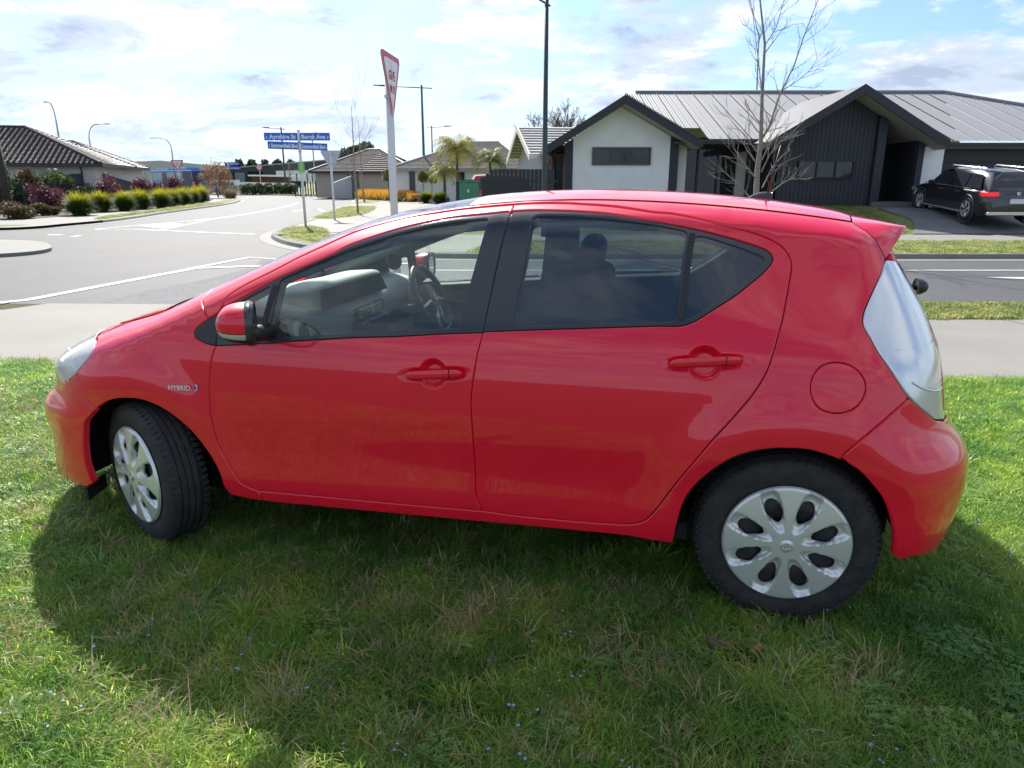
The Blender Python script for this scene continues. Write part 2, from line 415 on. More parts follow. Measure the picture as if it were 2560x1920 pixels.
# ---- road paint
def line(name, pts, w, z=RZ + 0.008):
    P = [Vector(p) for p in pts]; vs, fs = [], []
    for i, p in enumerate(P):
        t = (P[min(i + 1, len(P) - 1)] - P[max(i - 1, 0)]).normalized(); nn = Vector((-t.y, t.x)) * w / 2
        vs += [(p.x + nn.x, p.y + nn.y, z), (p.x - nn.x, p.y - nn.y, z)]
    fs = [(2 * i, 2 * i + 1, 2 * i + 3, 2 * i + 2) for i in range(len(P) - 1)]
    o = mesh_obj(name, vs, fs, M_paint)
    for p in o.data.polygons:
        if p.normal.z < 0: p.flip()
    return tag(o, kind='structure')
line('road_line', [(-7.0, 9.45), (-6.7, 9.75), (-6.0, 13.45)], 0.17)
line('road_line', [(-6.05, 13.4), (-5.66, 15.49), (-4.6, 14.95)], 0.13, RZ + 0.0095)
line('road_line', [(-5.97, 13.5), (-4.81, 13.88), (-2, 14.3)], 0.20, RZ + 0.0105)
line('road_line', [(-14.28, 24.82), (-12.89, 24.9), (-10, 23.4), (-8.0, 22.49)], 0.14)
line('road_line', smooth_poly([(-11.9, 24.6), (-12.67, 29.44), (-13.14, 32.25), (-13.25, 34.43), (-13.51, 38.31), (-14.11, 43.16), (-15.03, 49.40), (-16.72, 57.09)], 2, False), 0.16)
line('road_line', [(-14.28, 24.85), (-13.9, 27.4), (-13.35, 30.0), (-13.18, 32.87)], 0.12, RZ + 0.0095)
for a, b in (((-13.8, 27.2), (-12.2, 25.6)), ((-13.7, 27.9), (-12.25, 26.4)), ((-13.6, 28.6), (-12.35, 27.2)), ((-13.35, 31.2), (-12.75, 30.2)), ((-13.3, 31.9), (-12.9, 31.0))):
    line('chevron_bar', [a, b], 0.45, RZ + 0.0115)
tri = MB(); tri.v = []
line('give_way_triangle', [(-12.23, 40.76), (-11.64, 43.90), (-10.39, 40.12), (-12.1, 40.76)], 0.28)
line('road_line', [(-14.25, 22.19), (-13.85, 22.29)], 0.25)
line('road_line', [(-13.0, 21.3), (-13.1, 22.0)], 0.12)
line('road_line', [(-1.5, 13.17), (40, 13.17)], 0.11)
line('road_line', [(-15.81, 69.39), (-13.62, 64.20)], 0.3)
sheet('road_arrow', [(8.05, 12.2), (12.5, 12.1), (12.5, 8.9 + 0.9)], RZ + 0.008, M_paint)
# ---------------------------------------------------------------- red hatchback: one smooth hull, cut into panels
def nspl(xs,ys):  # natural cubic
    xs=np.array(xs,float);ys=np.array(ys,float);n=len(xs);h=np.diff(xs)
    A=np.zeros((n,n));b=np.zeros(n);A[0,0]=A[-1,-1]=1
    for i in range(1,n-1):
        A[i,i-1]=h[i-1];A[i,i]=2*(h[i-1]+h[i]);A[i,i+1]=h[i];b[i]=6*((ys[i+1]-ys[i])/h[i]-(ys[i]-ys[i-1])/h[i-1])
    M=np.linalg.solve(A,b)
    def f(x):
        x=np.asarray(x,float);xc=np.clip(x,xs[0],xs[-1]);i=np.clip(np.searchsorted(xs,xc)-1,0,n-2)
        a=xs[i+1]-xc;c=xc-xs[i];hi=h[i]
        r=(M[i]*a**3+M[i+1]*c**3)/(6*hi)+(ys[i]/hi-M[i]*hi/6)*a+(ys[i+1]/hi-M[i+1]*hi/6)*c
        s0=(ys[1]-ys[0])/h[0]-h[0]*(2*M[0]+M[1])/6;s1=(ys[-1]-ys[-2])/h[-1]+h[-1]*(M[-2]+2*M[-1])/6
        return r+np.where(x<xs[0],(x-xs[0])*s0,0)+np.where(x>xs[-1],(x-xs[-1])*s1,0)
    X=np.linspace(-4.5,3.0,30001);Y=f(X)
    return lambda x: np.interp(x,X,Y)
WZ=nspl([.1,.2,.28,.36,.45,.6,.75,.87,.96,1.1,1.25,1.4,1.5],[.775,.803,.820,.822,.819,.829,.828,.812,.785,.722,.650,.572,.52])
BX=nspl([-3.4,-3.0,-2.55,-2.0,-1.2,-.4,.1,.6],[.955,.978,.994,1.0,1.004,1.002,1.0,.985])
GX=nspl([-2.6,-2.0,-1.2,-.6,0,.5],[-.03,-.008,0,0,-.03,-.085])   # greenhouse plan taper
XF=nspl([.1,.2,.26,.32,.45,.52,.58,.65,.72,.80,.86,1.0],[-3.33,-3.375,-3.355,-3.345,-3.365,-3.350,-3.285,-3.257,-3.250,-3.20,-3.14,-2.95])
XR=nspl([.1,.2,.35,.5,.6,.66,.75,.9,1.05,1.2,1.3,1.45],[.56,.60,.645,.662,.635,.585,.545,.515,.45,.355,.315,.27])
ZT=nspl([-3.5,-3.3,-3.1,-2.9,-2.7,-2.55,-2.4,-2.2,-2.0,-1.7,-1.4,-1.1,-.8,-.4,0,.3,.55],[.76,.82,.868,.906,.949,.986,1.042,1.13,1.212,1.321,1.395,1.433,1.447,1.436,1.398,1.352,1.305])
LT=nspl([-3.5,-2.9,-2.5,-2.0,-1.5,-1.0,0,.5],[.20,.17,.14,.13,.12,.11,.10,.09])
HX=(-2.55,0.0);HZ=.305
def sm(e0,e1,x):
    t=np.clip((x-e0)/(e1-e0),0,1);return t*t*(3-2*t)
def base(x,z):
    w=WZ(z)*BX(x)+GX(x)*sm(.9,1.25,z)
    for hx,am in ((HX[0],.020),(HX[1],.026)):
        r=np.sqrt((x-hx)**2+((z-HZ))**2)
        ang=sm(-.25,.15,z-.28)*1.0
        fl=am*(1-sm(.40,.56,r))
        w=w+fl*(.35+.65*ang)
    return w
def gfun(x,y,z):
    b=base(x,z)
    s=(ZT(x+.01)-ZT(x-.01))/.02
    dt=(ZT(x)-z)/np.sqrt(1+s*s)
    df=x-XF(z); dr=XR(z)-x
    T=lambda d,L,p: np.where(d<L,np.abs(1-np.minimum(d/L,1))**p,0)
    up=sm(.95,1.2,z)
    Lr=.42*(1-up)+.20*up
    return (np.abs(y)/b)**3.2+T(dt,LT(x),2.0)+T(df,.75,2.4)+T(dr,Lr,2.5)-1
def W(x,z):   # closed form half width
    b=base(x,z);r=-gfun(x,0*x,z)
    return np.where(r>0,b*np.abs(r)**(1/3.2),-1.)
def grad(x,y,z,e=2e-3):
    g=np.stack([(gfun(x+e,y,z)-gfun(x-e,y,z)),(gfun(x,y+e,z)-gfun(x,y-e,z)),(gfun(x,y,z+e)-gfun(x,y,z-e))],-1)
    return g/np.maximum(np.linalg.norm(g,axis=-1,keepdims=True),1e-9)
CV = {
'g1up':[(-2.111,1.010),(-2.114,1.001),(-2.119,0.935),(-2.121,0.871)],
'g1':[(-2.121,0.871),(-2.140,0.821),(-2.153,0.753),(-2.160,0.705),(-2.163,0.624),(-2.156,0.542),(-2.143,0.466),(-2.117,0.410),(-2.091,0.361),(-2.074,0.322),(-2.046,0.301),(-2.014,0.287),(-1.999,0.283)],
'top_f':[(-2.111,1.010),(-2.111,1.024),(-2.107,1.037),(-2.097,1.052),(-2.073,1.071),(-2.035,1.095),(-1.994,1.116),(-1.940,1.143),(-1.888,1.171),(-1.840,1.197),(-1.765,1.232),(-1.641,1.291),(-1.536,1.323),(-1.427,1.348),(-1.316,1.364),(-1.209,1.379),(-1.104,1.389),(-1.020,1.396)],
'top_r':[(-1.020,1.396),(-0.953,1.401),(-0.843,1.402),(-0.762,1.399),(-0.657,1.393),(-0.579,1.384),(-0.500,1.373),(-0.456,1.371),(-0.383,1.359),(-0.311,1.344),(-0.240,1.328),(-0.169,1.311),(-0.123,1.293),(-0.087,1.273),(-0.066,1.251),(-0.054,1.229),(-0.051,1.207),(-0.055,1.178),(-0.060,1.138),(-0.068,1.091),(-0.073,1.058),(-0.081,1.024),(-0.098,0.953),(-0.117,0.886),(-0.150,0.821),(-0.193,0.760),(-0.228,0.713),(-0.271,0.655),(-0.338,0.550),(-0.394,0.457),(-0.436,0.386),(-0.470,0.340),(-0.505,0.319),(-0.546,0.309)],
'bot':[(-0.546,0.309),(-0.694,0.302),(-0.950,0.299),(-1.066,0.303),(-1.415,0.295),(-1.707,0.290),(-1.999,0.283)],
'gb':[(-1.020,1.396),(-1.015,1.365),(-1.032,1.249),(-1.048,1.110),(-1.060,1.014),(-1.065,0.967),(-1.067,0.957),(-1.079,0.896),(-1.086,0.842),(-1.093,0.788),(-1.098,0.733),(-1.097,0.681),(-1.092,0.557),(-1.089,0.437),(-1.088,0.364),(-1.079,0.338),(-1.064,0.304)],
'belt_f':[(-2.121,0.871),(-2.036,0.878),(-1.944,0.887),(-1.823,0.901),(-1.705,0.913),(-1.557,0.928),(-1.400,0.939),(-1.197,0.958),(-1.065,0.968)],
'dlo_f':[(-2.111,1.010),(-2.070,1.031),(-2.030,1.051),(-1.974,1.081),(-1.918,1.111),(-1.890,1.125),(-1.805,1.161),(-1.694,1.207),(-1.631,1.243),(-1.530,1.279),(-1.428,1.310),(-1.326,1.333),(-1.225,1.351),(-1.122,1.362),(-1.017,1.373)],
'dlo_r':[(-1.017,1.373),(-0.939,1.377),(-0.859,1.377),(-0.780,1.375),(-0.676,1.369),(-0.575,1.356),(-0.497,1.345),(-0.453,1.338),(-0.357,1.320),(-0.261,1.298),(-0.167,1.272),(-0.133,1.259),(-0.116,1.246),(-0.111,1.233),(-0.116,1.217),(-0.141,1.187),(-0.185,1.149),(-0.228,1.114),(-0.273,1.084),(-0.317,1.054),(-0.350,1.033),(-0.373,1.023),(-0.396,1.018),(-0.454,1.015),(-0.525,1.011),(-1.065,0.971),(-1.065,0.968)],
'gl_f':[(-1.159,0.980),(-1.093,1.349),(-1.217,1.338),(-1.319,1.321),(-1.420,1.295),(-1.522,1.264),(-1.624,1.228),(-1.728,1.187),(-1.803,1.153),(-1.885,1.117),(-1.887,1.081),(-1.892,1.010),(-1.900,0.948),(-1.915,0.908),(-1.765,0.926),(-1.559,0.944),(-1.403,0.961)],
'gl_q':[(-1.920,1.096),(-2.000,1.054),(-2.050,1.027),(-2.070,1.000),(-2.064,0.948),(-1.935,0.953)],
'gl_r':[(-0.929,1.361),(-0.881,1.364),(-0.777,1.362),(-0.674,1.355),(-0.573,1.343),(-0.496,1.332),(-0.477,1.329),(-0.389,1.313),(-0.396,1.205),(-0.404,1.114),(-0.408,1.033),(-0.526,1.024),(-0.958,0.995),(-0.956,1.040),(-0.934,1.233)],
'gl_rq':[(-0.363,1.303),(-0.308,1.291),(-0.213,1.263),(-0.143,1.237),(-0.138,1.228),(-0.153,1.203),(-0.197,1.164),(-0.252,1.120),(-0.307,1.081),(-0.340,1.058),(-0.362,1.044),(-0.381,1.040),(-0.388,1.047),(-0.381,1.114),(-0.373,1.205)],
'head':[(-2.810,0.839),(-2.751,0.838),(-2.723,0.808),(-2.759,0.760),(-2.797,0.715),(-2.843,0.678),(-2.910,0.653),(-2.945,0.652),(-2.961,0.674),(-2.981,0.716),(-2.892,0.824)],
'bseam':[(-2.799,0.713),(-2.771,0.661),(-2.756,0.615),(-2.722,0.584)],
'arch_f':[(-2.798,0.222),(-2.803,0.274),(-2.805,0.332),(-2.797,0.407),(-2.782,0.478),(-2.769,0.517),(-2.714,0.572),(-2.650,0.612),(-2.594,0.632),(-2.532,0.641),(-2.456,0.639),(-2.380,0.615),(-2.317,0.577),(-2.259,0.525),(-2.210,0.460),(-2.172,0.399),(-2.150,0.345),(-2.141,0.291),(-2.119,0.254)],
'tri':[(-2.114,1.000),(-2.142,0.982),(-2.167,0.968),(-2.200,0.942),(-2.217,0.926),(-2.222,0.912),(-2.215,0.896),(-2.195,0.888),(-2.163,0.877),(-2.124,0.871)],
'pseam':[(-2.242,1.033),(-2.203,1.014),(-2.182,0.990),(-2.167,0.970)],
'sill_b':[(-2.119,0.254),(-2.016,0.236),(-1.941,0.235),(-0.951,0.257),(-0.371,0.265)],
'arch_r':[(-0.371,0.265),(-0.365,0.318),(-0.350,0.408),(-0.324,0.473),(-0.278,0.536),(-0.218,0.593),(-0.154,0.629),(-0.084,0.649),(-0.038,0.654),(0.032,0.654),(0.087,0.636),(0.137,0.603),(0.174,0.553),(0.205,0.497),(0.227,0.434),(0.241,0.369),(0.247,0.301)],
'rseam':[(0.253,0.822),(0.197,0.765),(0.145,0.706),(0.103,0.638)],
'tail':[(0.255,1.228),(0.241,1.217),(0.197,1.160),(0.163,1.101),(0.150,1.070),(0.147,1.039),(0.162,1.003),(0.177,0.964),(0.200,0.919),(0.231,0.858),(0.252,0.825),(0.293,0.782),(0.354,0.732)],
'spseam':[(0.334,1.339),(0.230,1.292),(0.257,1.232)],
'fuel':[(0.020,0.849),(0.084,0.931),(0.146,0.857),(0.090,0.776)],
}
M_red = mat('red_paint', (0.80, 0.0025, 0.030), 0.40, 0.0, coat=1.0, spec=0.25)
M_red.node_tree.nodes['Principled BSDF'].inputs['Coat IOR'].default_value = 1.52
M_red.node_tree.nodes['Principled BSDF'].inputs['Coat Roughness'].default_value = 0.012
M_black = mat('black_plastic', (0.020, 0.021, 0.024), 0.42)
M_blackg = mat('gloss_black_trim', (0.035, 0.038, 0.046), 0.16, spec=0.6)
M_rub = mat('black_rubber', (0.018, 0.018, 0.02), 0.6)
M_shell = mat('cabin_lining', (0.17, 0.185, 0.185), 0.8)
M_dark = mat('dark_underbody', (0.012, 0.012, 0.013), 0.9)
M_gclear = glass('side_glass_clear', (0.86, 0.93, 0.89), body=(.55, .66, .60, .07))  # pale diffuse body paints a hazy veil of light over the pane
M_gtint = glass('side_glass_tinted', (0.36, 0.44, 0.46), body=(.13, .17, .23, .26))  # real tint; slate-blue diffuse body paints in the reflected sky
M_chrome = mat('chrome', (0.82, 0.82, 0.83), 0.12, 1.0)
M_mirror = mat('mirror_silver', (0.85, 0.87, 0.9), 0.02, 1.0)
M_alloy = mat('silver_hubcap_paint', (0.72, 0.74, 0.73), 0.36, 0.55, coat=0.4)
PSI = 0.23405
cP, sP = math.cos(PSI), math.sin(PSI)
car = empty('red_hatchback', (0.9241 + 0.825 * sP, 2.154 + 0.825 * cP, 0.0), -PSI,
            'glossy red five-door hatchback parked on the grass in the foreground, front wheels turned', 'car')

S0, S1, RAD = -2.75, 0.05, 0.6
SF, SR = S0 - RAD * math.pi / 2, S1 + RAD * math.pi / 2
RECESS = [(-1.240, 0.8185, 0.049, 0.050, 0.026), (-0.309, 0.9065, 0.056, 0.053, 0.026)]
SLOTS = [(-1.233, 0.817, 0.124, 0.024, 0.009, 0.09), (-0.307, 0.908, 0.132, 0.025, 0.009, 0.09)]
def disp(s, z):
    d = np.zeros_like(s)
    for (cx, cz, rx, rz, dep) in RECESS:
        r = np.sqrt(((s - cx) / rx) ** 2 + ((z - cz) / rz) ** 2)
        d = np.maximum(d, dep * (1 - sm(0.62, 1.12, r)))
    for (cx, cz, hx, hz, dep, sl) in SLOTS:
        zz = cz + (s - cx) * sl
        r = (np.abs((s - cx) / hx) ** 3.2 + np.abs((z - zz) / hz) ** 2.6) ** 0.33
        d = np.maximum(d, dep * (1 - sm(0.55, 1.18, r)))
    return d
def surf0(s, z):
    s = np.asarray(s, float); z = np.asarray(z, float)
    a = np.where(s < S0, (S0 - s) / RAD, np.where(s > S1, (s - S1) / RAD, 0))
    ox = np.clip(s, S0, S1); dx = np.where(s < S0, -np.sin(a), np.sin(a)); dy = -np.cos(a)
    lo = np.zeros_like(s) + 0.01; hi = np.zeros_like(s) + 1.35
    for _ in range(26):
        m = (lo + hi) / 2; g = gfun(ox + dx * m, dy * m, z); lo = np.where(g < 0, m, lo); hi = np.where(g < 0, hi, m)
    return np.stack([ox + dx * lo, dy * lo, z], -1)
def sp(s, z, off=0.0, dis=True):
    s = np.asarray(s, float); z = np.asarray(z, float)
    p = surf0(s, z); n = grad(p[:, 0], p[:, 1], p[:, 2])
    if dis:
        d = disp(s, z)
        if d.max() > 1e-6:
            e = 1.5e-3
            ds = (disp(s + e, z) - disp(s - e, z)) / (2 * e); dz = (disp(s, z + e) - disp(s, z - e)) / (2 * e)
            p = p - n * d[:, None]
            n = n + ds[:, None] * np.array([1, 0, 0]) + dz[:, None] * np.array([0, 0, 1])
            n /= np.linalg.norm(n, axis=1, keepdims=True)
    return p + n * off, n
def ze(s):
    """upper edge line of the body side"""
    s = np.atleast_1d(np.asarray(s, float)); z = ZT(np.clip(s, -3.2, .4)) - 0.05
    for _ in range(14):
        x = surf0(s, z)[:, 0]; sl = (ZT(x + .01) - ZT(x - .01)) / .02
        z = 0.5 * z + 0.5 * (ZT(x) - 0.30 * LT(x) * np.sqrt(1 + sl * sl))
    return z
def cr(P, step=0.02):
    """Catmull-Rom through a chain"""
    P = np.array(P, float); out = [P[0]]
    for i in range(len(P) - 1):
        p0 = P[max(i - 1, 0)]; p1 = P[i]; p2 = P[i + 1]; p3 = P[min(i + 2, len(P) - 1)]
        k = max(1, int(np.linalg.norm(p2 - p1) / step + 0.5))
        for j in range(1, k + 1):
            t = j / k
            out.append(0.5 * (2 * p1 + (p2 - p0) * t + (2 * p0 - 5 * p1 + 4 * p2 - p3) * t * t + (3 * p1 - p0 - 3 * p2 + p3) * t ** 3))
    return [tuple(p) for p in out]
def dedupe(P):
    out = []
    for p in P:
        if not out or math.dist(p, out[-1]) > 0.0035: out.append(p)
    if math.dist(out[0], out[-1]) < 0.0035: out.pop()
    return out
def offs(P, d):
    """inset closed CCW polygon"""
    P = np.array(P); n = len(P)
    a = np.roll(P, 1, 0); b = np.roll(P, -1, 0)
    e1 = P - a; e1 /= np.linalg.norm(e1, axis=1, keepdims=True); e2 = b - P; e2 /= np.linalg.norm(e2, axis=1, keepdims=True)
    n1 = np.stack([-e1[:, 1], e1[:, 0]], 1); n2 = np.stack([-e2[:, 1], e2[:, 0]], 1)
    nn = n1 + n2; L = np.linalg.norm(nn, axis=1, keepdims=True); nn /= np.maximum(L, 1e-6)
    c = np.maximum((nn * n1).sum(1, keepdims=True), 0.45)
    return P + nn * d / c
def ccw(P):
    P = np.array(P); A = 0.5 * np.sum(P[:, 0] * np.roll(P[:, 1], -1) - np.roll(P[:, 0], -1) * P[:, 1])
    return P if A > 0 else P[::-1]
def panel_data(loop, holes=(), off=0.0, gap=0.0022, skirt=0.022, h=0.03, bev=0.004, dense=()):
    V, Nn, F = [], [], []
    loops = [ccw(dedupe(loop))] + [ccw(dedupe(hh))[::-1] for hh in holes]
    L1 = [offs(P, gap) if gap else P for P in loops]
    L0 = [offs(P, bev) if bev else P for P in L1]
    allp = []; edges = []
    for P in L0:
        k = len(allp); n = len(P); allp += [tuple(p) for p in P]; edges += [(k + i, k + (i + 1) % n) for i in range(n)]
    B = np.array(allp); mn, mx = B.min(0), B.max(0)
    gx, gz = np.meshgrid(np.arange(mn[0], mx[0], h), np.arange(mn[1], mx[1], h)); G = np.stack([gx.ravel(), gz.ravel()], 1)
    for (ax, az, bx, bz, hh) in dense:
        dx_, dz_ = np.meshgrid(np.arange(ax, bx, hh), np.arange(az, bz, hh)); G = np.concatenate([G[~((G[:, 0] > ax) & (G[:, 0] < bx) & (G[:, 1] > az) & (G[:, 1] < bz))], np.stack([dx_.ravel(), dz_.ravel()], 1)])
    def isin(Q):
        m = inside(L0[0], Q)
        for Hh in L0[1:]: m &= ~inside(Hh, Q)
        return m
    G = G[isin(G)] if len(G) else G
    if len(G):
        d = np.full(len(G), 9.0)
        for i0 in range(0, len(B), 64): d = np.minimum(d, np.sqrt(((G[:, None] - B[None, i0:i0 + 64]) ** 2).sum(-1)).min(1))
        lim = h * 0.45
        if dense: lim = 0.004
        G = G[d > lim]
    allv = [Vector(p) for p in allp] + [Vector(g) for g in G]
    r = delaunay_2d_cdt(allv, edges, [], 0, 1e-6)
    W2 = np.array([[p.x, p.y] for p in r[0]])
    cen = np.array([W2[list(f)].mean(0) for f in r[2]]); keep = isin(cen)
    p3, n3 = sp(W2[:, 0], W2[:, 1], off)
    V = [tuple(p) for p in p3]; Nn = [tuple(n) for n in n3]
    for f, k in zip(r[2], keep):
        if k:
            a, b, c = (np.array(V[i]) for i in f[:3]); nn = np.cross(b - a, c - a)
            F.append(tuple(f) if np.dot(nn, n3[f[0]]) > 0 else tuple(f)[::-1])
    if skirt:
        for P0, P1 in zip(L0, L1):
            n = len(P0); k = len(V)
            q0, m0 = sp(P0[:, 0], P0[:, 1], off); q1, m1 = sp(P1[:, 0], P1[:, 1], off)
            out = q1 - q0; out /= np.maximum(np.linalg.norm(out, axis=1, keepdims=True), 1e-9)
            q1 = q1 - m1 * 0.0018; q2 = q1 - m1 * skirt
            bl = m1 * 0.75 + out * 0.66; bl /= np.linalg.norm(bl, axis=1, keepdims=True)
            V += [tuple(p) for p in q0] + [tuple(p) for p in q1] + [tuple(p) for p in q1] + [tuple(p) for p in q2]
            Nn += [tuple(p) for p in m0] + [tuple(p) for p in bl] + [tuple(p) for p in bl] + [tuple(p) for p in out]
            for i in range(n):
                j = (i + 1) % n
                F.append((k + i, k + n + i, k + n + j, k + j)); F.append((k + 2 * n + i, k + 3 * n + i, k + 3 * n + j, k + 2 * n + j))
    return V, Nn, F
def join_data(*ds):
    V, Nn, F = [], [], []
    for v, n, f in ds:
        k = len(V); V += v; Nn += n; F += [tuple(i + k for i in q) for q in f]
    return V, Nn, F
def mirror_data(d):
    v, n, f = d
    return [(x, -y, z) for x, y, z in v], [(a, -b, c) for a, b, c in n], [q[::-1] for q in f]
def put(name, d, m, parent=None):
    return mesh_obj(name, d[0], d[2], m, parent or car, normals=d[1])
def both(name, d, m):
    a = put(name, d, m); b = put(name, mirror_data(d), m); return a, b
def rev(x): return list(x)[::-1]
CV['head'] = CV['head'][:8]
c_ = {k: cr(v) for k, v in CV.items()}
topf, topr, gb, bot, g1 = c_['top_f'], c_['top_r'], c_['gb'], c_['bot'], c_['g1']
dlof, dlor, belt = c_['dlo_f'], c_['dlo_r'], c_['belt_f']
i_b = min(range(len(bot)), key=lambda i: math.dist(bot[i], gb[-1])); gb[-1] = bot[i_b]
i_t = min(range(len(gb)), key=lambda i: math.dist(gb[i], dlof[-1])); i_l = min(range(len(gb)), key=lambda i: math.dist(gb[i], belt[-1]))
# ---- doors
handle_box_f = (-1.375, 0.755, -1.085, 0.885, 0.0042)
handle_box_r = (-0.455, 0.84, -0.16, 0.975, 0.0042)
fd = join_data(panel_data(topf + gb[1:i_t + 1] + rev(dlof)[1:], h=0.04),
               panel_data(belt + gb[i_l + 1:] + bot[i_b + 1:] + rev(g1)[1:], dense=(handle_box_f,)))
rd = panel_data(topr + bot[1:i_b + 1] + rev(gb[i_l:])[1:] + rev(dlor)[1:] + rev(gb[:i_t])[:-1], dense=(handle_box_r,))
doors = both('front_door', fd, M_red) + both('rear_door', rd, M_red)
# ---- body side (pillar, cant rail, quarter, sill)
su = np.concatenate([np.arange(-2.255, 0.17, 0.03), [0.185]]); zu = ze(su)
upper = [(a, b) for a, b in zip(su, zu)]
ar = c_['arch_r']; rs = c_['rseam']; tl = c_['tail']
k_ar = min(range(len(ar)), key=lambda i: math.dist(ar[i], rs[-1])); k_tl = min(range(len(tl)), key=lambda i: math.dist(tl[i], rs[0]))
sb = [p for p in c_['sill_b'] if p[0] > -1.98]
quarter = upper + [(0.2165, 1.3185), (0.2325, 1.2925), (0.2462, 1.2605), (0.2560, 1.2340)] + tl[1:k_tl + 1] + rs[1:-1] + rev(ar[1:k_ar + 1]) + rev(sb) + [(-1.985, 0.236), (-1.999, 0.283)] + rev(bot)[1:-1] + rev(topr)[:-1] + rev(topf)[:-1] + [(-2.125, 0.992), (-2.142, 0.982), (-2.167, 0.968), (-2.183, 0.990), (-2.206, 1.014), (-2.24, 1.03)]
fz = [(CV['fuel'][0][0] + 0.063 + 0.0635 * math.cos(t), 0.8535 + 0.0765 * math.sin(t)) for t in np.linspace(0, 2 * math.pi, 49)[:-1]]
qd = panel_data(quarter, holes=[fz])
bs = both('body_side', qd, M_red)
fdp = panel_data(fz, gap=0.0012, skirt=0.01, h=0.02)
put('fuel_door', fdp, M_red, bs[0])
# ---- front wing
wu = np.arange(-2.80, -2.27, 0.03); wz = ze(wu)
hd = c_['head']; hseam = c_['bseam']; af = c_['arch_f']
i_h = min(range(len(hd)), key=lambda i: math.dist(hd[i], hseam[0]))
i_r = max(range(len(hd)), key=lambda i: hd[i][0])
k_af = min(range(len(af)), key=lambda i: math.dist(af[i], hseam[-1]))
tri_ = c_['tri']
tri_low = [p for p in tri_[1:-1]]
wing = [(a, b) for a, b in zip(wu, wz)] + [(-2.262, ze(-2.262)[0])] + [(-2.24, 1.03), (-2.206, 1.014), (-2.183, 0.990), (-2.167, 0.968)] + [p for p in tri_ if p[1] < 0.966 and p[0] < -2.13] + [(-2.121, 0.871)] + g1[1:] + [(-1.985, 0.236), (-2.016, 0.236)] + rev(af[k_af + 1:]) + rev(hseam) + rev(hd[i_r:i_h]) + [p for p in rev(hd[:i_r]) if p[0] > -2.795] + [(-2.797, 0.843)]
wings = both('front_wing', panel_data(wing), M_red)
both('quarter_trim', panel_data(tri_, off=-0.001, gap=0.001, skirt=0.008, h=0.03, bev=0.002), M_black)
# ---- front lamp, bumper, bonnet
lampo = hd + [(-3.04, 0.683), (-3.12, 0.706), (-3.22, 0.735), (-3.30, 0.765), (-3.27, 0.79), (-3.16, 0.808), (-3.05, 0.822), (-2.95, 0.834), (-2.88, 0.838)]
M_lens = glass('headlamp_lens', (0.92, 0.93, 0.90), 0.03, body=(0.95, 0.95, 0.90, 0.60))
lamps = both('headlight', panel_data(lampo, off=0.001, gap=0.0015, skirt=0.004, h=0.03, bev=0.002), M_lens)
M_refl = mat('lamp_reflector', (0.62, 0.63, 0.62), 0.25, 0.85)
M_amber = mat('lamp_grey_bezel', (0.70, 0.71, 0.69), 0.4, 0.2)
for lp, sgn in zip(lamps, (1, -1)):
    dd = panel_data(lampo, off=-0.05, gap=0.002, skirt=0, h=0.04, bev=0)
    dd = dd if sgn == 1 else mirror_data(dd)
    put('reflector', dd, M_amber, lp)
    for (s_, z_, r_) in ((-2.90, 0.735, 0.045), (-3.10, 0.755, 0.042)):
        p, n = sp(np.array([s_]), np.array([z_]), -0.035)
        b = MB(); b.lathe([(0.004, -0.03), (r_ * 0.6, -0.018), (r_, 0.0), (r_ + 0.004, 0.004)], 20)
        bb = b.build('bulb_bowl', M_refl, lp, True); v = Vector(n[0]); pp = Vector(p[0])
        if sgn == -1: v.y *= -1; pp.y *= -1
        bb.location = pp; bb.rotation_euler = v.to_track_quat('Z', 'Y').to_euler()
bu = np.arange(SF, -3.33, 0.04)
bump_o = [(p[0], p[1]) for p in [(SF, 0.19)]] + [(s, 0.19) for s in np.arange(SF + .05, -2.80, 0.05)] + [(-2.798, 0.20)] + rev(af[k_af + 1 - 1:0:-1])
bump_o = [(s, 0.19) for s in np.arange(SF, -2.80, 0.05)] + af[:k_af + 1][0:] + rev(hseam)[1:] + hd[i_h + 1:] + [(-3.04, 0.683), (-3.12, 0.706), (-3.22, 0.735), (-3.30, 0.765), (-3.27, 0.79)] + [(-3.33, ze(-3.33)[0])] + [(s, z) for s, z in zip(rev(bu), rev(ze(bu)))]
bd = panel_data(bump_o, skirt=0.03)
put('front_bumper', join_data(bd, mirror_data(bd)), M_red)
for a, b_, c1, c2, nm in ((-3.40, -3.69, 0.235, 0.40, 'lower_grille'), (-3.33, -3.69, 0.60, 0.635, 'upper_grille')):
    g_ = panel_data([(b_, c1), (a, c1 + 0.02), (a - 0.03, c2), (b_, c2)], off=0.004, gap=0, skirt=0.006, bev=0.001, h=0.05)
    put(nm, join_data(g_, mirror_data(g_)), M_black)
